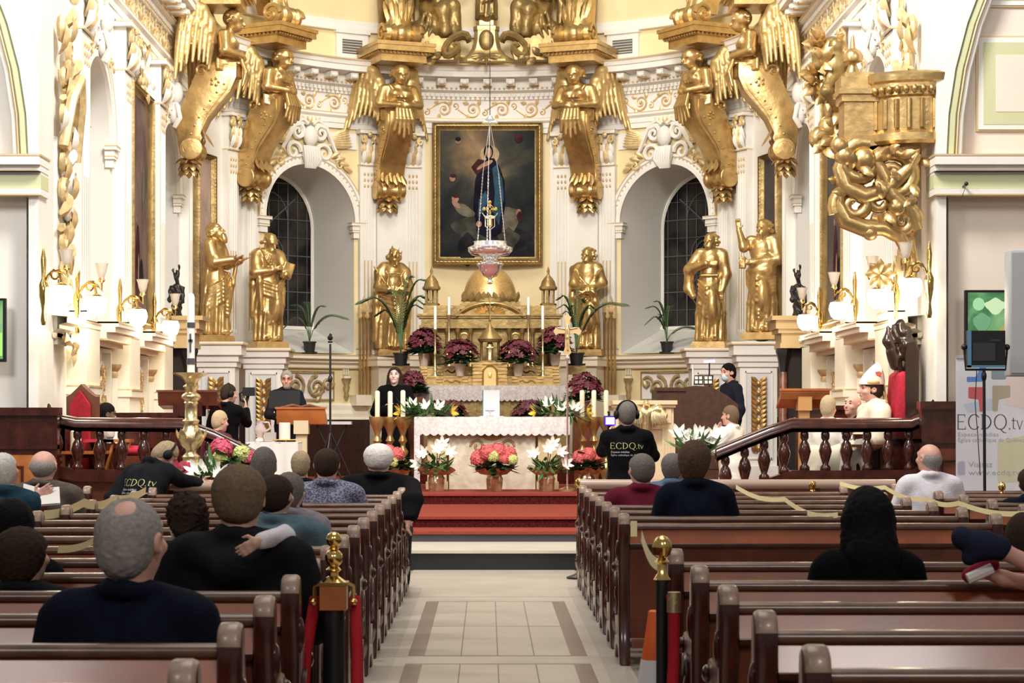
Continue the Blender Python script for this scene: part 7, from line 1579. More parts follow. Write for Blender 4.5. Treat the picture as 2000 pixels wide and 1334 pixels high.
b.lathe([(rr(10), lz(426) - o0), (rr(11), lz(424) - o0), (rr(10), lz(422) - o0)], n=14); b.lathe([(.012, lz(474) - o0), (.012, lz(449) - o0)], n=6); b.build('lantern_frame', [SILVER], t, 60)
b = MB(); c = lz(408) - o0; b.box(-.012, -.008, c - .1, .012, .008, c + .085); b.box(-.075, -.008, c - .012, .075, .008, c + .012); b.lathe([(.0, lz(446) - o0), (.035, lz(440) - o0), (.03, lz(428) - o0), (0, lz(426) - o0)], n=10)
for x, z in ((-.075, c), (.075, c), (0, c + .085)): b.sphere((x, 0, z), .022, 8, 6)
b.tube([(.045 * math.cos(2 * math.pi * i / 16), 0, c + .045 * math.sin(2 * math.pi * i / 16)) for i in range(16)], .007, 5, closed=True); b.build('gold_cross', [BRASS], t, 40)
# ------------------------------------------------------------------ paintings
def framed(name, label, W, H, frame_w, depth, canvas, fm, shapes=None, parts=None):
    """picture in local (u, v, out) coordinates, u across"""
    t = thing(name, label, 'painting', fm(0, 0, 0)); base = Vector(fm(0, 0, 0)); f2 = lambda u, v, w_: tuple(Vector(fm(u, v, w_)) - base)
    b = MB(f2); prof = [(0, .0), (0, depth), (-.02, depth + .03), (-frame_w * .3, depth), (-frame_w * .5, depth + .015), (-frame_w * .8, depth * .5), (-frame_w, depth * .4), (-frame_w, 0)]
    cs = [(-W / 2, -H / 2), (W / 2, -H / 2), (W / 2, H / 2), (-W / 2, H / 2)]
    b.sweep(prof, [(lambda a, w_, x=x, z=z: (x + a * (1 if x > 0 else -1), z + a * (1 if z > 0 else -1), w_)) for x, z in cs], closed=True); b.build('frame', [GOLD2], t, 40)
    b = MB(f2); n = 240; bead = []
    for i in range(n):
        s_ = i / n * 2 * (W + H); x, z = (s_ - W / 2, -H / 2) if s_ < W else ((W / 2, s_ - W - H / 2) if s_ < W + H else ((W / 2 - (s_ - W - H), H / 2) if s_ < 2 * W + H else (-W / 2, H / 2 - (s_ - 2 * W - H)))); k = 1 - frame_w * .4 / (W / 2), 1 - frame_w * .4 / (H / 2); bead.append((x * k[0], z * k[1], depth))
    b.tube(bead, [.018 if i % 2 else .009 for i in range(n)], 5, closed=True); b.build('frame_beading', [GOLD], t, 180)
    b = MB(f2); iw, ih = W / 2 - frame_w, H / 2 - frame_w; b.add([(-iw, -ih, depth * .4), (iw, -ih, depth * .4), (iw, ih, depth * .4), (-iw, ih, depth * .4)], [[0, 1, 2, 3]]); cv = b.build('canvas', [canvas], t, 0)
    if shapes:
        mats = []; b = MB(f2)
        for lev, (m, poly) in enumerate(shapes):
            if m not in mats: mats.append(m)
            b.mi = mats.index(m); w_ = depth * .4 + .0008 * (lev + 1); b.add([(x * iw, z * ih, w_) for x, z in poly], [list(range(len(poly)))])
        b.build('painted_figures', mats, cv, 0)
    return t
def paint_mat(name, stops, scale, seed, centre=None):
    m = bpy.data.materials.new(name); m.use_nodes = True; nt = m.node_tree; N = nt.nodes; L = nt.links; b = N['Principled BSDF']; b.inputs['Roughness'].default_value = .95; b.inputs['Specular IOR Level'].default_value = .03
    tc = N.new('ShaderNodeTexCoord'); mp = N.new('ShaderNodeMapping'); mp.inputs['Location'].default_value = (seed, seed * .7, seed * 1.3); L.new(tc.outputs['Object'], mp.inputs[0])
    no = N.new('ShaderNodeTexNoise'); no.inputs['Scale'].default_value = scale; no.inputs['Detail'].default_value = 6; no.inputs['Distortion'].default_value = .6; L.new(mp.outputs[0], no.inputs['Vector']); val = no.outputs[0]
    if centre:
        vd = N.new('ShaderNodeVectorMath'); vd.operation = 'DISTANCE'; vd.inputs[1].default_value = centre[0]; L.new(tc.outputs['Object'], vd.inputs[0]); mr = N.new('ShaderNodeMapRange'); mr.inputs['From Min'].default_value = 0; mr.inputs['From Max'].default_value = centre[1]; mr.inputs['To Min'].default_value = .42; mr.inputs['To Max'].default_value = -.22; L.new(vd.outputs['Value'], mr.inputs[0]); ad = N.new('ShaderNodeMath'); ad.operation = 'ADD'; L.new(val, ad.inputs[0]); L.new(mr.outputs[0], ad.inputs[1]); val = ad.outputs[0]
    r = N.new('ShaderNodeValToRGB'); e = r.color_ramp.elements
    for i, (p, c) in enumerate(stops):
        q = e[i] if i < 2 else e.new(p); q.position = p; q.color = (*c, 1)
    L.new(val, r.inputs[0]); L.new(r.outputs[0], b.inputs['Base Color']); return m
def blob(cx_, cz_, rx, rz_, n=20, rot=0, wob=0.0): return [(cx_ + rx * math.cos(a) * (1 + wob * math.sin(3 * a)) * math.cos(rot) - rz_ * math.sin(a) * math.sin(rot), cz_ + rx * math.cos(a) * math.sin(rot) + rz_ * math.sin(a) * (1 + wob * math.cos(4 * a)) * math.cos(rot)) for a in [2 * math.pi * i / n for i in range(n)]]
pc = lambda n, c: mat(n, c, .95, noise=.35, nscale=5, spec=.03)
PB, PBL, PRB, PSK, PHAL, PCLD, PWING, PDK = pc('paint_dark_robe', (.012, .011, .022)), pc('paint_blue', (.03, .075, .115)), pc('paint_brown_red', (.055, .022, .025)), pc('paint_flesh', (.33, .20, .14)), pc('paint_halo', (.42, .32, .18)), pc('paint_cloud', (.055, .055, .045)), pc('paint_pale_cloth', (.13, .12, .09)), pc('paint_shadow', (.018, .018, .021))
py_ = YC + RA - .07; c = at(952, 380, py_); W_, H_ = 215 * py_ / F, 277 * py_ / F
canv = paint_mat('oil_canvas', [(.15, (.012, .014, .018)), (.42, (.030, .033, .034)), (.60, (.075, .07, .055)), (.80, (.25, .17, .10)), (.97, (.42, .31, .18))], 1.6, 3.1, ((-.2, 0, .55), 1.15))
sh = [(PHAL, blob(.05, .62, .20, .14)), (PCLD, blob(-.25, -.55, .5, .2, wob=.15)), (PDK, blob(.55, -.75, .4, .2, wob=.1)), (PWING, blob(.42, -.42, .28, .2, rot=.3, wob=.1)), (PCLD, blob(.45, -.72, .22, .16, wob=.2)), (PDK, blob(-.42, -.88, .2, .25, wob=.1)),
      (PB, [(-.22, -.62), (-.30, -.2), (-.26, .22), (-.16, .44), (.0, .56), (.14, .56), (.26, .42), (.36, .2), (.38, -.15), (.30, -.62), (.05, -.72)]), (PRB, [(-.34, .42), (-.2, .55), (.0, .52), (.02, .4), (-.12, .36), (-.24, .30)]), (PBL, [(.10, .4), (.2, .46), (.32, .22), (.34, -.1), (.24, -.5), (.12, -.3), (.16, .0)]), (PBL, [(-.18, -.1), (-.04, .05), (.02, -.1), (-.1, -.3), (-.2, -.35)]), (PB, blob(.02, .66, .10, .115)), (PSK, blob(.03, .65, .062, .085)), (PSK, blob(.0, .48, .12, .035, rot=.35)), (PSK, blob(-.12, .44, .12, .03, rot=.5)),
      (PWING, blob(-.5, -.26, .24, .085, rot=-.35, wob=.1)), (PSK, blob(-.68, -.08, .075, .06)), (PRB, blob(-.66, -.035, .08, .035)), (PSK, blob(-.66, -.17, .10, .045, rot=-.5)), (PSK, blob(-.62, .83, .055, .05)), (PDK, blob(-.62, .86, .06, .035)), (PSK, blob(-.74, .24, .06, .05)), (PRB, blob(-.72, .28, .07, .03)), (PSK, blob(.66, -.30, .055, .06)), (PRB, blob(.69, -.36, .07, .08)), (PSK, blob(-.18, -.48, .06, .05)), (PRB, blob(.66, .88, .09, .07))]
framed('framed_painting', 'large gold-framed oil painting of a robed figure on clouds, on the yellow wall', W_, H_, .135, .08, canv, lambda u, v, w_: (c.x + u, py_ - .10 - w_, c.z + v), sh)
dk = paint_mat('dark_oil_canvas', [(.25, (.06, .042, .042)), (.45, (.12, .085, .08)), (.6, (.17, .12, .10)), (.75, (.22, .15, .11)), (.9, (.28, .23, .19))], 1.3, 7.7)
dk2 = paint_mat('pinkish_oil_canvas', [(.25, (.24, .17, .15)), (.5, (.42, .31, .26)), (.7, (.52, .40, .33)), (.9, (.56, .48, .40))], 1.3, 2.7); dk3 = paint_mat('blackened_oil_canvas', [(.25, (.05, .045, .045)), (.5, (.10, .085, .08)), (.7, (.15, .12, .10)), (.9, (.18, .16, .13))], 1.3, 5.7)
sh2 = [(PRB, blob(.1, -.5, .25, .35, rot=.2)), (PSK, blob(.0, -.55, .06, .14, rot=.2)), (PSK, blob(.2, -.12, .07, .03)), (PDK, blob(-.3, -.65, .22, .2)), (PWING, blob(-.5, .2, .12, .2, rot=.1))]
framed('framed_painting', 'tall dark painting on the left side wall between the two blind niches', 1.72, 3.1, .11, .10, dk, lambda u, v, w_: (-XW + w_, 28.1 - u, 4.27 + v), sh2); framed('framed_painting', 'tall dark painting on the right side wall behind the hanging gold pulpit', 1.72, 3.1, .11, .10, dk3, lambda u, v, w_: (XW - w_, 28.1 + u, 4.27 + v), sh2)
for g, m, lb in ((-1, dk2, 'faded pinkish painting behind the bearded gilded statue looking up'), (1, dk3, 'blackened painting behind the gilded statue with the raised hand')):
    framed('framed_painting', lb, .80, 2.7, .08, .10, m, lambda u, v, w_, g=g: map_apse(g * ua(76.5) + u, 4.3 + v, w_), None)
# ------------------------------------------------------------------ wall sconces
LAMPG = mat('lit_globe', (1, .95, .85), .3, emit=(1, .93, .80), estr=12.0); TULIP = mat('frosted_tulip_glass', (.80, .72, .62), .35, alpha=.55)
def sconce(label, px, py, Y, sgn):
    p = at(px, py, Y); wall = sgn * XW; t = thing('wall_sconce', label, 'lamp', (p.x, Y, p.z), 0, 'lit wall sconces of the chancel'); dx = wall - sgn * .14 - p.x; k = dx
    b = MB(); b.lathe([(.05, -.11), (.09, -.075), (.115, 0), (.112, .05), (.095, .095), (.06, .10)], n=16, flute=.03, nf=8); b.build('globe', [LAMPG], t, 180)
    b = MB(); b.lathe([(.09, .09), (.06, .11), (.02, .13)], n=14); b.tube([(0, 0, .12), (k * .1, 0, .22), (k * .4, 0, .26), (k * .75, 0, .20), (k, 0, .08)], .016, 6); b.tube([(k * .3 + .08 * math.cos(a * .6) * (1 - a / 14), 0, .20 + .08 * math.sin(a * .6) * (1 - a / 14)) for a in range(13)], .012, 5)
    b.tube([(k * .4, 0, .25), (-k * .1, -.02, .22), (-k * .3, -.02, .16), (-k * .3, -.02, .26)], .012, 5)
    b.lathe([(.02, .25), (.04, .27), (.03, .30)], (-k * .3, -.02, 0), 10); b.build('arm', [BRASS], t, 60)
    b = MB(); b.lathe([(.028, .30), (.05, .36), (.06, .42), (.075, .46), (.07, .46), (.05, .38), (.02, .31)], (-k * .3, -.02, 0), 14, flute=.04, nf=6); b.build('tulip_shade', [TULIP], t, 60)
    b = MB(); b.lathe([(.02, -.35), (.03, -.3), (.018, -.2), (.045, -.05), (.05, .05), (.02, .12), (.03, .3), (.01, .42)], (k, 0, .05), 10); b.build('wall_plate', [BRASS], t, 60)
    l = bpy.data.lights.new('sconce_bulb', 'POINT'); l.energy = 24; l.color = (1, .84, .60); l.shadow_soft_size = .12; lo = bpy.data.objects.new('sconce_bulb', l); C.objects.link(lo); lo.location = (p.x - sgn * .05, Y, p.z - .16)
    return t
for i, (px, py, Y) in enumerate(((120, 577, 21.6), (188, 597, 23.4), (269, 620, 26.1), (333, 641, 28.8))): sconce('lit sconce on the left chancel wall, %s' % ('nearest the left television', 'second from the left picture edge', 'third, below the tall dark painting', 'last, in front of the brown pillared doorcase')[i], px, py, Y, -1)
for i, (px, py, Y) in enumerate(((1779, 563, 21.7), (1714, 583, 23.5), (1638, 606, 26.1), (1574, 629, 28.9))): sconce('lit sconce on the right chancel wall, %s' % ('under the pulpit, nearest the banner', 'second from the banner side', 'third from the banner side, over the carved dado', 'last, in front of the brown pillared doorcase')[i], px, py, Y, 1)
# ------------------------------------------------------------------ pillared doorcases with dark busts
DKST = mat('dark_bronze', (.035, .032, .032), .35, .5); BRMAR = mat('brown_marble', (.19, .07, .05), .25, noise=.35, nscale=10)
for g, side in ((-1, 'left'), (1, 'right')):
    t = thing('pillared_doorcase', 'brown marble doorcase with a moulded gold cornice against the %s chancel wall' % side, 'doorway', (g * 4.38, 30.4, .56)); b = MB(); b.box(-.20, .05, 0, .20, .5, 1.95); b.build('doorway_shade_block', [DOORSHADE], t, 0)  # solid near-black block; the doorway's shade is put into its colour
    for x in (-.20, .17): b = MB(); b.lathe([(.08, 0), (.08, .1), (.06, .14), (.058, 1.6), (.05, 1.62)], (x, 0, 0), 12); b.build('column', [BRMAR], t, 40); b = MB(); b.lathe([(.055, 1.62), (.06, 1.7), (.085, 1.82), (.11, 1.9), (.11, 1.95)], (x, 0, 0), 10, flute=.1, nf=5); b.build('capital', [DKST], t, 40)
    b = MB()
    for (z0, z1, e) in ((1.95, 2.02, .02), (2.02, 2.16, .0), (2.16, 2.22, .05), (2.22, 2.34, .09), (2.34, 2.40, .15)): b.box(-.24 - e, -.12 - e, z0, .24 + e, .5, z1)
    b.build('cornice', [mat('tan_gilt_cornice', (.50, .36, .18), .45, .3)], t, 30)
    S = SDF(); S.chain([(0, 0, 0), (0, .0, .2), (0, 0, .34)], [.11, .10, .08], .03); S.cap((-.09, 0, .36), (.09, 0, .36), .055, None, .04); S.ell((0, -.01, .50), (.058, .068, .075), .02); S.ell((0, .01, .56), (.05, .06, .06), .02); S.chain([(-.12, 0, .36), (-.13, -.07, .22), (0, -.13, .2)], [.05, .045, .035], .03); S.chain([(.12, 0, .36), (.13, -.06, .2), (.03, -.13, .12)], [.05, .045, .035], .03); S.chain([(-.08, .02, .62), (-.05, .02, .56)], [.02, .03], .02); S.chain([(.05, .02, .66), (.03, .02, .58)], [.025, .03], .02); S.disp = lambda X, Y, Z: .016 * np.sin(52 * Z + 18 * X) * np.sin(40 * X + 9 * Y)
    V, Q = S.mesh(.012); o = vf_mesh('dark_statuette', [(V, Q, 0)], [DKST]); o.location = (g * 4.38, 30.32, .56 + 2.405); o.scale = (.66, .9, 1.05); tag(o, 'small dark bronze statuette on top of the %s brown doorcase' % side, 'statue')
# ------------------------------------------------------------------ pulpit
t = thing('hanging_pulpit', 'gilded fluted pulpit on openwork scrolls hanging from the right chancel pier', 'pulpit', (4.5, 22.4, 3.0)); sc = 22.2 / F
def PP(px, py, dy=0): q = at(px, py, 22.2 + dy); return (q.x - 4.5, q.y - 22.4, q.z - 3.0)
cxp = PP(1790, 0)[0]; R0 = cxp - PP(1690, 0)[0]; zt_ = lambda py: PP(0, py)[2]
b = MB(); b.lathe([(R0 * k, zt_(y)) for k, y in ((.98, 286), (1.04, 280), (1.04, 266), (.98, 262), (.94, 258), (.94, 196), (1.0, 192), (1.0, 186), (1.08, 178), (1.08, 170), (1.13, 166), (1.14, 152), (1.10, 148), (.9, 148))], (cxp, .0, 0), 36); b.build('drum', [GOLD], t, 40)
b = MB()
for i in range(24): a = 2 * math.pi * i / 24; b.tube([(cxp + R0 * .95 * math.cos(a), R0 * .95 * math.sin(a), zt_(256)), (cxp + R0 * .95 * math.cos(a), R0 * .95 * math.sin(a), zt_(200))], .028, 6)
for i in range(40): a = 2 * math.pi * i / 40; b.sphere((cxp + R0 * 1.05 * math.cos(a), R0 * 1.05 * math.sin(a), zt_(182)), (.035, .035, .045), 6, 5)
b.build('fluting', [GOLD], t, 60)
b = MB(); q0 = PP(1668, 0)
for (y0, y1, w_) in ((286, 270, .15), (270, 200, .11), (200, 186, .14), (186, 176, .17), (176, 152, .15), (152, 142, .10)): b.box(q0[0] - w_, -.15 - w_, zt_(y0), q0[0] + w_ + .1, .1, zt_(y1))
b.lathe([(.08, zt_(142)), (.05, zt_(128)), (.04, zt_(122)), (.10, zt_(118)), (.11, zt_(108)), (.085, zt_(98)), (.03, zt_(92)), (.02, zt_(70)), (.0, zt_(62))], (q0[0], -.12, 0), 14); b.build('corner_pier', [GOLD], t, 40)
b = MB()
def scr(cx_, cy_, r, turns, sgn, start, th, dy=0, n=26):
    q = PP(cx_, cy_, dy); return b.tube([(q[0] + r * sc * (1 - .85 * i / n) * math.cos(start + sgn * turns * 6.283 * i / n), q[1], q[2] + r * sc * (1 - .85 * i / n) * math.sin(start + sgn * turns * 6.283 * i / n)) for i in range(n + 1)], [th * (1 - .45 * i / n) for i in range(n + 1)], 8)
for dy in (-.22, .1):
    scr(1682, 320, 42, 1.5, 1, 1.2, .085, dy); scr(1745, 345, 50, 1.6, -1, 2.6, .08, dy); scr(1668, 400, 40, 1.4, -1, 3.6, .075, dy); scr(1762, 432, 32, 1.7, 1, 0, .07, dy); scr(1720, 395, 38, 1.4, 1, 4.2, .07, dy)
    for pts, th in ((((1640, 372), (1636, 398), (1652, 432), (1690, 446), (1725, 446), (1758, 462), (1778, 500)), .085), (((1655, 292), (1640, 330), (1650, 365), (1688, 384), (1730, 372), (1775, 330), (1790, 300)), .085), (((1690, 300), (1720, 330), (1740, 380), (1775, 410), (1792, 450)), .08), (((1780, 470), (1786, 520), (1770, 545)), .05)):
        b.tube([PP(x, y, dy) for x, y in pts], [th * (.75 + .35 * math.sin(math.pi * i / (len(pts) - 1))) for i in range(len(pts))], 8)
b.build('scroll_bracket', [GOLD], t, 60)
b = MB(); rnd = random.Random(9)
for i in range(30):
    x, y = rnd.uniform(1640, 1792), rnd.uniform(292, 450)
    if (x - 1632) < (y - 380) * .9: continue
    b.leaf(PP(x, y, rnd.uniform(-.4, -.05)), (rnd.uniform(-1, 1), -.35, rnd.uniform(-1, 1)), (0, -1, .2), .19, .10, .6, 4, .25)
for x, y, r in ((1688, 312, .13), (1752, 405, .10), (1640, 285, .10), (1700, 455, .08), (1650, 305, .11)): b.sphere(PP(x, y, -.25), (r, r * .8, r), 10, 8)
b.build('acanthus_leaves', [GOLD], t, 60); b = MB(); b.sphere(PP(1718, 536, -.1), (.13, .08, .11), 10, 8)
for i in range(8): a = i * .785; q = PP(1718, 536, -.18); b.leaf(q, (math.cos(a), -.2, math.sin(a)), (0, -1, 0), .17, .1, .5, 4, .2)
b.build('rosette_drop', [GOLD], t, 60)
# carved trophy of figures and leaves between pulpit and niche
t = bpy.data.objects.new('trim_gilded_trophy', None); C.objects.link(t); t.location = (4.5, 24.0, 3.0); t['kind'] = 'structure'; b = MB(); rnd = random.Random(12)
def P2(px, py, dy=0): q = at(px, py, 23.6 + dy); return (q.x - 4.5, q.y - 24.0, q.z - 3.0)
for i in range(46):
    y = 75 + 215 * i / 46; x = 1622 + 20 * math.sin(y * .035) + rnd.uniform(-18, 18); b.leaf(P2(x, y, rnd.uniform(-.2, 0)), (rnd.uniform(-1, 1), -.3, rnd.uniform(-1, .6)), (0, -1, .2), .26, .15, .6, 4, .25)
for (x, y, r) in ((1625, 100, .15), (1618, 140, .17), (1640, 160, .12), (1612, 175, .12), (1632, 215, .14), (1620, 250, .13), (1600, 270, .12), (1640, 265, .13)): b.sphere(P2(x, y, -.08), (r, r * .8, r * 1.1), 10, 8)
b.build('leaves', [GOLD], t, 60)
S = SDF(); c0 = np.array(P2(1632, 130, -.2)); S.ell(c0 + (0, 0, .22), (.08, .08, .10), .03); S.ell(c0, (.13, .10, .17), .04); S.chain([c0 + (-.1, 0, .1), c0 + (-.22, -.05, .0), c0 + (-.25, -.1, .16)], [.05, .045, .03], .03); S.chain([c0 + (.1, 0, .1), c0 + (.2, -.08, -.04)], [.05, .035], .03); S.chain([c0 + (-.05, 0, -.12), c0 + (-.12, -.1, -.28), c0 + (-.02, -.06, -.42)], [.075, .06, .04], .03); S.chain([c0 + (.06, 0, -.12), c0 + (.12, -.05, -.35)], [.075, .045], .03)
V, Q = S.mesh(.016); vf_mesh('cherub', [(V, Q, 0)], [GOLD2], t)
# ------------------------------------------------------------------ thrones, stalls things
t = thing('throne', 'dark carved throne topped by winged carving, red upholstered, behind the bishop', 'chair', (at(1757, 0, 22.6).x, 22.6, .6)); zz2 = lambda py: at(0, py, 22.6).z - .6; xx = lambda px: at(px, 0, 22.6).x - at(1757, 0, 22.6).x
b = MB(); b.prism([(xx(1757), 0), (xx(1783), 0), (xx(1783), zz2(690)), (xx(1775), zz2(670)), (xx(1760), zz2(672)), (xx(1757), zz2(700))], lambda x, z: (x, -.32, z), lambda x, z: (x, .32, z)); b.build('back_frame', [DKST if False else mat('blackened_oak', (.03, .014, .010), .25, coat=.3)], t, 30)
b = MB(); b.prism([(xx(1736), zz2(830)), (xx(1762), zz2(830)), (xx(1764), zz2(735)), (xx(1756), zz2(724)), (xx(1744), zz2(732))], lambda x, z: (x, -.30, z), lambda x, z: (x, .26, z)); o = b.build('red_upholstery', [C_RED], t, 40); bev(o.data, .03, 3)
b = MB(); b.box(xx(1690), -.3, .38, xx(1757), .3, .46); b.build('seat', [C_RED], t, 0)
for x in (xx(1692), xx(1750)):
    for y in (-.28, .26): b = MB(); b.lathe([(.03, 0), (.04, .1), (.025, .2), (.04, .38)], (x, y, 0), 8); b.build('leg', [MATS['blackened_oak']], t, 60)
S = SDF()
def T2(px, py, dy=-.2): return (xx(px), dy, zz2(py))
S.ell(T2(1762, 652), (.07, .06, .075), .02); S.ell(T2(1765, 680), (.10, .09, .12), .03); S.chain([T2(1755, 668), T2(1744, 660), T2(1735, 648)], [.045, .035, .025], .02); S.chain([T2(1775, 672), T2(1778, 690), T2(1760, 700)], [.05, .04, .03], .02); S.chain([T2(1758, 695), T2(1745, 700), T2(1752, 722)], [.06, .05, .035], .02); S.chain([T2(1750, 634), T2(1752, 650)], [.05, .05], .02)
S.chain([T2(1727, 640), T2(1728, 668), T2(1740, 690)], [.02, .06, .05], .02); S.chain([T2(1738, 638), T2(1742, 665)], [.02, .04], .02); S.chain([T2(1733, 690), T2(1740, 715)], [.05, .05], .03); S.disp = ripple(.008); V, Q = S.mesh(.012); vf_mesh('winged_carving', [(V, Q, 0)], [MATS['blackened_oak']], t)
t = thing('throne', 'red upholstered chair with a pointed wooden back behind the left choir rail', 'chair', (at(158, 0, 23.0).x, 23.0, .425), -.5); z3 = lambda py: at(0, py, 23).z - .425
b = MB(); b.prism([(-.20, 0), (.20, 0), (.20, z3(775)), (.14, z3(770)), (.03, z3(755)), (0, z3(750)), (-.03, z3(755)), (-.14, z3(770)), (-.20, z3(775))], lambda x, z: (x, .0, z), lambda x, z: (x, .07, z)); o = b.build('chair_back', [WOODMID], t, 30)
b = MB(); b.prism([(-.13, .5), (.13, .5), (.13, z3(790)), (.0, z3(763)), (-.13, z3(790))], lambda x, z: (x, -.03, z), lambda x, z: (x, .0, z)); b.build('red_padding', [C_RED], t, 30)
b = MB(); b.box(-.24, -.5, .42, .24, .0, .5); b.build('seat', [C_RED], t, 0)
for x in (-.21, .21): b = MB(); b.box(x - .025, -.48, 0, x + .025, -.43, .42); b.build('leg', [WOODMID], t, 0); b = MB(); b.tube([(x, -.46, .42), (x, -.45, .68), (x, .02, .70)], .022, 6); b.build('armrest', [WOODMID], t, 60)
b = MB(); p = at(148, 880, 22.6); b.lathe([(.06, .0), (.058, .2), (.03, .215), (.0, .2)], (p.x, p.y, p.z), 14); tag(b.build('pillar_candle', [WAX], None, 60), 'thick ivory candle on the small table behind the left choir rail', 'candle')
t = thing('side_table', 'small wooden table behind the left choir rail, holding candle and dishes', 'table', (at(170, 0, 22.6).x, 22.6, .195)); zt3 = at(0, 881, 22.6).z - .195
b = MB(); b.box(-.25, -.18, zt3 - .03, .22, .18, zt3); b.build('table_top', [WOODOR], t, 0)
for x in (-.22, .19):
    for y in (-.15, .15): b = MB(); b.box(x - .02, y - .02, 0, x + .02, y + .02, zt3 - .03); b.build('leg', [WOODMID], t, 0)
for px, lab in ((197, 'folding wooden stool with a red seat behind the left choir rail'), (228, 'wooden stool holding a white cup behind the left choir rail')):
    t = thing('folding_stool', lab, 'stool', (at(px, 0, 22.8).x, 22.8, .195)); zs = at(0, 858, 22.8).z - .195; b = MB(); b.box(-.16, -.15, zs - .03, .16, .15, zs); b.build('seat', [C_RED if px < 200 else WOODOR], t, 0)
    for g in (-1, 1):
        b = MB(); b.tube([(-.15 * g, -.1 * g, 0), (.15 * g, -.1 * g, zs - .03)], .022, 6); b.build('leg', [WOODOR], t, 60)
b = MB(); q = at(215, 857, 22.8); b.lathe([(.03, 0), (.05, .03), (.055, .09), (.05, .09), (.03, .02)], (q.x, q.y, q.z), 14); tag(b.build('white_cup', [CLOTH], None, 60), 'white cup on a stool behind the left choir rail', 'cup')
t = thing('cushion_seat', 'red cushion lying behind the left choir rail, near the bending crew member', 'cushion', at(262, 890, 22.8)); b = MB(); b.sphere((0, 0, .05), (.16, .14, .06), 14, 8); b.build('cushion', [C_RED], t, 180); b = MB(); z_ = at(0, 890, 22.8).z; b.box(-.15, -.13, .195 - z_, .15, .13, 0); b.build('box_seat', [WOODMID], t, 0)
for i, px in enumerate((1655, 1690, 1728)):
    t = thing('red_chair', 'red-cushioned low chair behind the right choir rail, %s' % ('by the small altar servers', 'with a glass in front of it', 'closest to the throne')[i], 'chair', (at(px, 0, 23.0).x, 23.0, .305), 0, 'red cushioned chairs behind the right rail'); zc = at(0, 838, 23.0).z - .305
    b = MB(); b.box(-.15, .1, .4, .15, .16, zc - .06); b.build('chair_back', [WOODMID], t, 0); b = MB(); b.box(-.15, .08, zc - .06, .15, .18, zc + .02); b.build('red_pad', [C_RED], t, 0); b = MB(); b.box(-.16, -.25, .36, .16, .16, .42); b.build('seat', [C_RED], t, 0)
    for x in (-.13, .13):
        for y in (-.22, .13): b = MB(); b.box(x - .02, y - .02, 0, x + .02, y + .02, .36); b.build('leg', [WOODMID], t, 0)
t = thing('side_table', 'small wooden table with a glass and paper behind the right choir rail', 'table', (at(1690, 0, 22.2).x, 22.2, .195)); zt3 = at(0, 868, 22.2).z - .195
b = MB(); b.box(-.22, -.06, zt3 - .03, .22, .06, zt3); b.build('table_top', [WOODOR], t, 0)
for x in (-.18, .18): b = MB(); b.box(x - .02, -.04, 0, x + .02, .04, zt3 - .03); b.build('leg', [WOODMID], t, 0)
b = MB(); q = at(1692, 868, 22.2); b.lathe([(.03, 0), (.042, .10), (.04, .10), (.028, .01)], (q.x, q.y - .03, q.z), 14); tag(b.build('drinking_glass', [GLASS], None, 60), 'drinking glass on the small table behind the right choir rail', 'glass')
b = MB(); q = at(1677, 868, 22.2); b.prism([(-.05, 0), (.05, 0), (.04, .06), (-.03, .05)], lambda x, z: (q.x + x, q.y, q.z + z), lambda x, z: (q.x + x, q.y + .02, q.z + z)); tag(b.build('folded_paper', [CLOTH], None, 0), 'folded white paper beside the drinking glass', 'paper')
# ------------------------------------------------------------------ credence table with vessels
cx0, cx1 = at(480, 0, 22.6).x, at(582, 0, 22.6).x; zc = at(0, 864, 22.6).z
t = thing('credence_table', 'side table under a white cloth to the floor, in front of the cream lectern', 'table', ((cx0 + cx1) / 2, 22.6, .195)); hw = (cx1 - cx0) / 2; b = MB(); b.box(-hw + .02, .02, 0, hw - .02, .5, zc - .195 - .01); b.build('table_frame', [WOODMID], t, 0)
b = MB(); b.box(-hw, 0, zc - .195 - .01, hw, .52, zc - .195); n = 24
for i in range(n): x0, x1 = -hw + 2 * hw * i / n, -hw + 2 * hw * (i + 1) / n; f = lambda x: -.012 * math.sin(x * 45); b.add([(x0, 0, zc - .2), (x1, 0, zc - .2), (x1, f(x1) - .01, .03), (x0, f(x0) - .01, .03)], [[0, 1, 2, 3]])
for g in (-1, 1): b.add([(g * hw, 0, zc - .2), (g * hw, .52, zc - .2), (g * hw, .52, .03), (g * hw, 0, .03)], [[0, 1, 2, 3]])
b.build('white_cloth', [CLOTH], t, 60)
PINKP = mat('pearly_pink_glaze', (.66, .52, .50), .2, coat=.5)
q = at(508, 862, 22.75); t = thing('ewer', 'pearly pink ewer on the white side table', 'ewer', q); b = MB(); b.lathe([(.055, 0), (.05, .02), (.025, .04), (.05, .09), (.065, .13), (.03, .19), (.045, .22), (.035, .22)], n=14); b.build('body', [PINKP], t, 60); b = MB(); b.tube([(.05, 0, .10), (.11, 0, .14), (.09, 0, .2), (.035, 0, .2)], .01, 5); b.build('handle', [PINKP], t, 60)
q = at(528, 862, 22.72); b = MB(); b.box(q.x - .06, q.y - .04, q.z, q.x + .06, q.y + .04, q.z + .095); tag(b.build('glass_casket', [mat('frosted_glass', (.7, .66, .62), .2, trans=.5)], None, 0), 'small glass casket beside the pink ewer', 'box')
q = at(556, 860, 22.75); b = MB(); b.lathe([(.06, 0), (.06, .17), (.05, .175)], (q.x, q.y, q.z + .012), 16); tag(b.build('white_pillar', [WAXW], None, 60), 'broad white pillar candle on the brass tray', 'candle'); b = MB(); b.lathe([(.13, 0), (.14, .012), (.12, .012)], (q.x, q.y, q.z), 18); tag(b.build('brass_tray', [BRASS], None, 60), 'round brass tray under the broad white candle', 'tray')
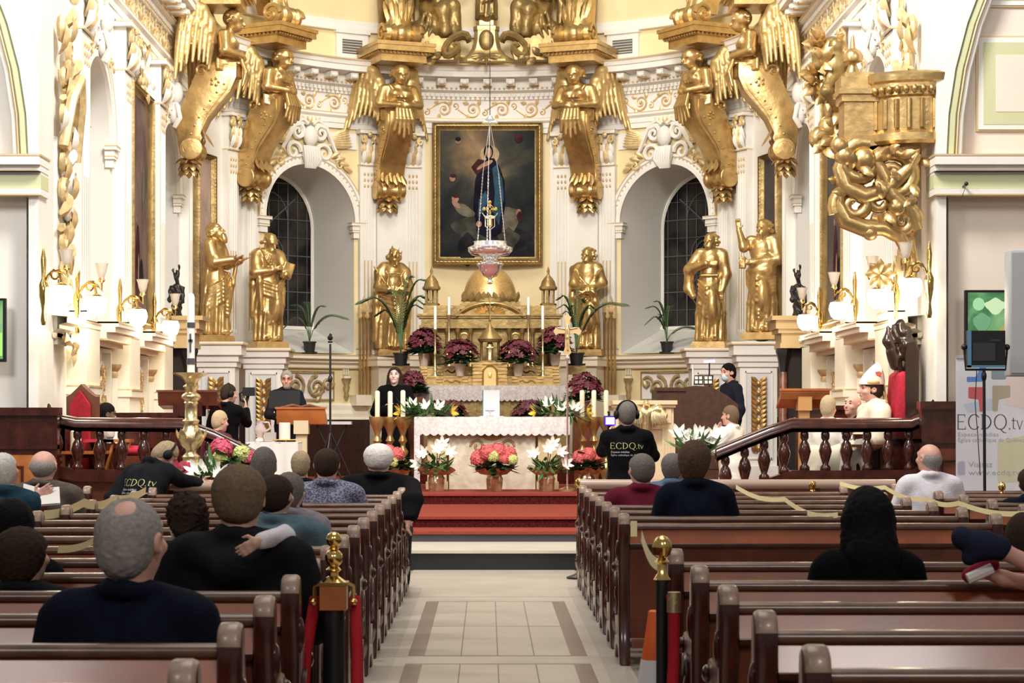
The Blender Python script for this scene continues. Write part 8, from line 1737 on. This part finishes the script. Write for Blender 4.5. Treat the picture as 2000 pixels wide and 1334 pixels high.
# ------------------------------------------------------------------ microphones, keyboard, organ, ambo
t = thing('microphone_stand', 'tall black microphone stand beside the cream lectern, against the apse window', 'stand', (at(645, 0, 27.2).x, 27.2, .425)); mz = lambda py: at(0, py, 27.2).z - .425
b = MB(); b.tube([(0, 0, .25), (0, 0, mz(672))], .014, 8); b.sphere((0, 0, mz(740)), (.03, .03, .05), 8, 6); b.tube([(-.03, 0, mz(668)), (.03, 0, mz(668))], .012, 6); b.build('pole', [BLACKM], t, 60); b = MB(); b.sphere((0, -.02, mz(660)), (.035, .05, .035), 10, 7); b.tube([(0, 0, mz(665)), (0, 0, mz(655)), (.01, 0, mz(652))], .018, 6); b.build('microphone', [BLACK], t, 60)
for k in range(3): a = k * 2.09 + 2.4; b = MB(); b.tube([(0, 0, mz(845)), (.42 * math.cos(a), .42 * math.sin(a), .01)], .012, 6); b.build('leg', [BLACKM], t, 60)
t = thing('keyboard_stand', 'pale narrow keyboard shelf on dark legs behind the microphone stand', 'keyboard', (at(648, 0, 28.2).x, 28.2, .56)); kz_ = at(0, 826, 28.2).z - .56; b = MB(); b.box(-.26, -.12, kz_ - .02, .26, .12, kz_ + .02); b.build('keyboard', [mat('pale_grey_plastic', (.5, .5, .5), .4)], t, 0)
for g in (-1, 1): b = MB(); b.tube([(-.2 * g, 0, 0), (.2 * g, 0, kz_ - .02)], .014, 6); b.build('leg', [BLACKM], t, 60)
oy = 28.0; ox0, ox1 = at(1283, 0, oy).x, at(1442, 0, oy).x; t = thing('organ_console', 'large dark brown organ console with sloping shoulders, right of the ambo', 'organ', ((ox0 + ox1) / 2, oy, .56)); hw = (ox1 - ox0) / 2; oz = lambda py: at(0, py, oy).z - .56; ORG = mat('dark_organ_oak', (.055, .022, .012), .4, noise=.25, nscale=14)
b = MB(); b.prism([(-hw, 0), (hw, 0), (hw, oz(790)), (hw * .72, oz(772)), (hw * .35, oz(756)), (-hw * .05, oz(753)), (-hw * .35, oz(757)), (-hw, oz(760))], lambda x, z: (x, 0, z), lambda x, z: (x, .9, z)); b.build('case', [ORG], t, 20); b = MB(); b.box(-hw - .02, -.02, 0, hw + .02, .0, .12); b.box(-hw * .9, -.015, .3, hw * .9, 0, .34); b.build('plinth', [ORG], t, 0)
b = MB(); b.box(-hw - .015, -.03, oz(764), -hw * .3, .3, oz(757)); b.build('top_moulding', [ORG], t, 0)
for i, px in enumerate((1364, 1383)):
    b = MB(); q = at(px, 752, 28.4); b.prism([(-.062, 0), (.062, 0), (.075, .13), (-.05, .13)], lambda x, z: (q.x + x, q.y + z * .2, q.z + z), lambda x, z: (q.x + x, q.y + .006 + z * .2, q.z + z)); b2 = MB()
    for r in range(2):
        for k in range(2): b2.box(q.x - .045 + .055 * k, q.y - .003 + .006 * r, q.z + .02 + .055 * r, q.x - .005 + .055 * k, q.y + .004 + .012 * r, q.z + .06 + .055 * r)
    t2 = thing('music_rack', 'black openwork music rack on the organ, %s' % ('the one nearer the white wand' if i == 0 else 'the one nearer the organist'), 'rack', (0, 0, 0), 0, 'music racks on the organ'); b.build('rack', [BLACK], t2, 0); b2.build('sheet', [CLOTH], t2, 0)
b = MB(); q = at(1353, 752, 28.4); b.tube([(q.x, q.y, q.z), (q.x, q.y, q.z + .27)], .012, 6); tag(b.build('white_wand', [WAXW], None, 60), 'thin white taper standing on the dark organ', 'candle')
t = thing('tablet_screen', 'glowing violet-white screen over the organ', 'screen', at(1386, 706, 28.9)); b = MB(); b.prism([(-.075, -.02), (.075, -.012), (.072, .022), (-.078, .014)], lambda x, z: (x, 0, z), lambda x, z: (x, .02, z)); b.build('lit_screen', [mat('violet_lit_screen', (.4, .35, 1), .3, emit=(.42, .34, 1.0), estr=2.5)], t, 0); b = MB(); b.tube([(0, .03, -.02), (0, .06, at(0, 755, 28.9).z - at(0, 706, 28.9).z)], .01, 6); b.build('arm', [BLACKM], t, 60)
ay = 24.6; a0_, a1_ = at(1196, 0, ay).x, at(1322, 0, ay).x; t = thing('ambo', 'cream stone ambo with fluted pilasters behind the standing crew member', 'lectern', ((a0_ + a1_) / 2, ay, .425)); hw = (a1_ - a0_) / 2; az = lambda py: at(0, py, ay).z - .425; AMB = mat('warm_cream_stone', (.68, .56, .36), .5, noise=.05, nscale=5)
b = MB(); b.box(-hw * .9, 0, 0, hw * .9, .5, az(790)); b.box(-hw * .95, -.04, 0, hw * .95, .5, .12); b.box(-hw * .93, -.03, az(838), hw * .93, .5, az(830)); b.build('body', [AMB], t, 0); b = MB(); b.box(-hw, -.07, az(790), hw, .55, az(782)); b.box(-hw * .95, -.04, az(796), hw * .95, .52, az(790)); b.build('cornice', [AMB], t, 0)
for g in (-1, 1):
    b = MB(); x = g * hw * .74; b.box(x - .075, -.035, .12, x + .075, 0, az(838))
    for k in range(4): b.tube([(x - .05 + .033 * k, -.037, .2), (x - .05 + .033 * k, -.037, az(850))], .008, 5)
    b.box(x - .03, -.02, az(826), x + .03, .0, az(798)); b.build('fluted_pilaster', [AMB], t, 40)
q = at(1262, 812, ay - .1); t = thing('gilded_eagle', 'gilded eagle with spread wings on the front of the cream ambo', 'carving', q); S = SDF(); S.ell((0, 0, 0), (.06, .06, .12), .03); S.ell((0, -.03, .13), (.042, .05, .05), .02); S.cap((0, -.07, .13), (.0, -.10, .115), .018, .008, .01); S.chain([(0, 0, -.08), (0, -.01, -.18)], [.05, .035], .02)
for g in (-1, 1): S.chain([(g * .05, 0, .04), (g * .13, -.01, .07), (g * .19, -.01, .0), (g * .19, 0, -.07)], [.05, .055, .05, .025], .03)
V, Q = S.mesh(.010); vf_mesh('body', [(V, Q, 0)], [PALEBRASS], t)
for g in (-1, 1):
    b = MB()
    for k in range(6): b.leaf((g * (.07 + .024 * k), -.06, .05), (g * .18 * k * .2, -.05, -1), (0, -1, 0), .17 - .008 * k, .045, .4, 4, .04)
    b.build('wing_feathers', [PALEBRASS], t, 60)
# ------------------------------------------------------------------ screens, speaker, light panel, banner
def tv(label, x0, x1, y0, y1, Y, m, shapes):
    a, c_ = at(x0, y1, Y), at(x1, y0, Y); t = thing('wall_television', label, 'television', ((a.x + c_.x) / 2, Y, a.z)); hw = (c_.x - a.x) / 2; H = c_.z - a.z; b = MB(); b.box(-hw, -.04, 0, hw, .03, H); b.box(-.1, .03, H * .3, .1, 22.02 - Y, H * .7); b.build('housing', [BLACK], t, 0)
    b = MB(); b.box(-hw + .025, -.043, .03, hw - .025, -.041, H - .025); o = b.build('screen', [m], t, 0); mats = []; b = MB()
    for i, (mm, poly) in enumerate(shapes):
        if mm not in mats: mats.append(mm)
        b.mi = mats.index(mm); b.add([(x * (hw - .03), -.0445 - .0004 * i, H / 2 + z * (H / 2 - .03)) for x, z in poly], [list(range(len(poly)))])
    if shapes: b.build('screen_picture', mats, o, 0)
em = lambda n, c, s_: mat(n, c, .3, emit=c, estr=s_)
m_tv = paint_mat('television_picture', [(.2, (.02, .06, .03)), (.45, (.05, .14, .06)), (.6, (.12, .26, .12)), (.8, (.30, .34, .16))], 2.2, 4.4); bs = m_tv.node_tree.nodes['Principled BSDF']; m_tv.node_tree.links.new(m_tv.node_tree.nodes['Color Ramp'].outputs[0], bs.inputs['Emission Color']); bs.inputs['Emission Strength'].default_value = .9
tv('wall television showing a greenish picture, behind the light panel on a stand', 1884, 2012, 567, 693, 21.85, m_tv, [(em('tv_green', (.25, .50, .28), .6), blob(-.66, .62, .2, .22)), (em('tv_pale_green', (.42, .58, .36), .6), blob(-.1, .55, .35, .25, wob=.2)), (em('tv_olive', (.30, .30, .10), .5), blob(.3, -.35, .3, .3)), (em('tv_warm', (.75, .62, .30), .7), blob(.38, -.02, .10, .12)), (em('tv_green2', (.12, .30, .16), .5), blob(-.55, .0, .3, .3, wob=.1))])
tv('wall television cut by the left picture edge, glowing green', -110, 12, 583, 707, 21.85, m_tv, [(em('tv_bright_green', (.25, .62, .12), .8), [(.5, -.9), (1, -.9), (1, -.1), (.6, -.1)])])
t = thing('column_speaker', 'tall light grey column loudspeaker at the right picture edge', 'speaker', (at(2016, 0, 19.6).x, 19.6, 0)); a = at(1971, 735, 19.6); c_ = at(2060, 487, 19.6); hw = (c_.x - a.x) / 2; SPK = mat('light_grey_speaker', (.45, .47, .48), .5)
b = MB(); b.box(-hw, 0, a.z, hw, .2, c_.z); o = b.build('cabinet', [SPK], t, 0); bev(o.data, .015, 2); b = MB(); b.box(-hw * .9, -.008, a.z + .03, hw * .9, 0, c_.z - .03); b.build('grille', [mat('grey_grille', (.42, .44, .45), .7)], t, 0); b = MB(); b.tube([(0, .1, 0), (0, .1, a.z)], .03, 8); b.lathe([(.25, 0), (.25, .02), (.05, .05)], (0, .1, 0), 14); b.build('stand', [BLACKM], t, 60)
t = thing('light_panel', 'black LED light panel in a yoke on a slim stand before the banner', 'lamp', (at(1924, 0, 19.3).x, 19.3, 0)); LP = lambda px, py: (at(px, py, 19.3).x - at(1924, 0, 19.3).x, at(px, py, 19.3).z)
a, c_ = LP(1888, 718), LP(1962, 646); b = MB(); b.box(a[0], -.03, a[1], c_[0], .03, c_[1]); o = b.build('housing', [BLACKM], t, 0); b = MB(); b.box(a[0], -.033, a[1], a[0] + .035, -.028, c_[1]); b.box(a[0], -.033, a[1], c_[0], -.028, a[1] + .02); b.build('blue_rim', [mat('blue_edge', (.10, .25, .42), .4)], o, 0); b = MB(); x, z = LP(1932, 667); b.box(x, -.034, z, x + .09, -.029, z + .02); b.box(a[0] + .05, -.036, a[1] + .06, a[0] + .25, -.03, a[1] + .22); b.build('control_plate', [mat('dark_plate', (.04, .04, .045), .3)], o, 0)
b = MB(); l0, l1, l2, l3 = LP(1883, 678), LP(1886, 722), LP(1964, 722), LP(1967, 678); b.tube([(l0[0], 0, l0[1]), (l1[0], 0, l1[1]), (l2[0], 0, l2[1]), (l3[0], 0, l3[1])], .012, 6)
for q in (l0, l3): b.sphere((q[0], 0, q[1]), .028, 8, 6)
b.build('yoke', [BLACKM], t, 60); b = MB(); b.tube([(-.01, 0, l1[1]), (.0, 0, .3)], .014, 8); b.sphere((-.01, 0, LP(0, 735)[1]), (.025, .025, .05), 8, 6)
for k in range(3): q = k * 2.09 + .9; b.tube([(0, 0, .55), (.42 * math.cos(q), .42 * math.sin(q), .01)], .012, 6)
b.build('tripod', [BLACKM], t, 60); b = MB(); pts = [(-.07, .02, l1[1]), (-.085, .02, l1[1] - .3), (-.06, .02, l1[1] - .6), (-.04, .02, l1[1] - .95)]; b.tube(pts, .004, 4); b.build('power_cable', [BLACKM], t, 60)
BY = 20.7; a, c_ = at(1867, 945, BY), at(2006, 698, BY); t = thing('roll_up_banner', 'white roll-up banner with a coloured cross emblem and wordmark', 'banner', ((a.x + c_.x) / 2, BY, 0)); hw = (c_.x - a.x) / 2; bx = lambda px: at(px, 0, BY).x - (a.x + c_.x) / 2; bz = lambda py: at(0, py, BY).z
b = MB(); b.box(-hw, -.003, .12, hw, .003, c_.z); o = b.build('printed_sheet', [mat('banner_white', (.74, .74, .80), .5)], t, 0); b = MB(); b.box(-hw, -.06, 0, hw, .06, .12); b.build('base_cassette', [SILVER], t, 0); b = MB(); b.box(-hw, -.012, c_.z - .01, hw, .012, c_.z + .02); b.build('top_bar', [SILVER], t, 0); b = MB(); b.tube([(0, .03, .1), (0, .03, c_.z)], .01, 6); b.build('support_pole', [BLACKM], t, 60)
def rpoly(pts, r=4):
    out = []; n = len(pts)
    for i in range(n):
        p, q, s_ = Vector(pts[i - 1]), Vector(pts[i]), Vector(pts[(i + 1) % n]); d0 = (p - q).normalized(); d1 = (s_ - q).normalized()
        for k in range(5): u = k / 4; A_, B_ = q + d0 * r, q + d1 * r; out.append(A_ * (1 - u) ** 2 + q * (2 * u * (1 - u)) + B_ * u * u)
    return out
mk = lambda nm, col, pts, lev=1, r=4: (lambda b_: b_.build(nm, [mat('print_' + nm, col, .5)], o, 0))(MB().add([(bx(p[0]), -.0036 - .0003 * lev, bz(p[1])) for p in rpoly(pts, r)], [list(range(len(rpoly(pts, r))))[::-1]]))
mk('pink_corner', (.80, .66, .64), [(1962, 700), (2004, 700), (2004, 800), (1962, 790)], 0, 3); mk('yellow_field', (.66, .64, .44), [(1948, 862), (2004, 850), (2004, 942), (1948, 942)], 0, 3); mk('pale_blue_field', (.56, .64, .76), [(1880, 790), (1940, 778), (1946, 800), (1890, 806)], 0, 4)
mk('blue_shape', (.12, .27, .66), [(1888, 736), (1906, 736), (1910, 728), (1914, 715), (1926, 715), (1922, 745), (1888, 746)], 1, 2.5); mk('grey_shape', (.26, .32, .36), [(1936, 722), (1965, 722), (1965, 741), (1936, 741)], 1, 4)
mk('red_shape', (.62, .13, .15), [(1891, 756), (1925, 756), (1923, 804), (1913, 804), (1911, 780), (1891, 778)], 1, 2.5); mk('tan_shape', (.46, .40, .29), [(1938, 753), (1973, 753), (1973, 776), (1950, 780), (1948, 803), (1938, 803)], 1, 3); mk('lilac_figure', (.48, .46, .60), [(1870, 902), (1884, 900), (1885, 928), (1870, 928)], 1, 5)
def flat_text(quads, x0, z0, nm, m, lev=2, sx=1.0):
    b = MB()
    for q in quads: b.add([(x0 + x * sx, -.0036 - .0003 * lev, z0 + z) for x, z in q], [list(range(len(q)))])
    b.build(nm, [m], o, 0)
INK = mat('grey_ink', (.13, .13, .17), .5); INK2 = mat('pale_grey_ink', (.42, .42, .48), .5)
q, w_ = wordmark('ECDQ.tv', bz(810) - bz(838)); flat_text(q, bx(1871), bz(838), 'wordmark', INK, 2, (bx(1998) - bx(1871)) / w_)
for txt, x0, y0, px1, px2, m in (('Espace médias', 1870, 852, 846, 852, INK2), ('Église catholique de Québec', 1870, 863, 858, 863, INK2), ('Visitez', 1891, 912, 900, 912, INK2), ('www.ecdq.tv', 1891, 928, 917, 928, INK2)):
    q, w_ = font_quads(txt, .075 if 'V' in txt or 'www' in txt else .055); tgt = {'Espace médias': 1950, 'Église catholique de Québec': 2000, 'Visitez': 1938, 'www.ecdq.tv': 1992}[txt]; flat_text(q, bx(x0), bz(y0), 'printed_line', m, 2, (bx(tgt) - bx(x0)) / w_)
b = MB(); q = at(1881, 366, 21.83); b.tube([(q.x, 21.86, q.z), (q.x, 21.7, q.z + .02)], .012, 6); b.sphere((q.x, 21.68, q.z + .02), .022, 8, 6); b.tube([(q.x, 21.7, q.z), (q.x - .03, 21.75, q.z - .11)], .004, 4); tag(b.build('wall_hook', [BLACKM], None, 60), 'small dark hook under the string course of the right wall', 'hook')
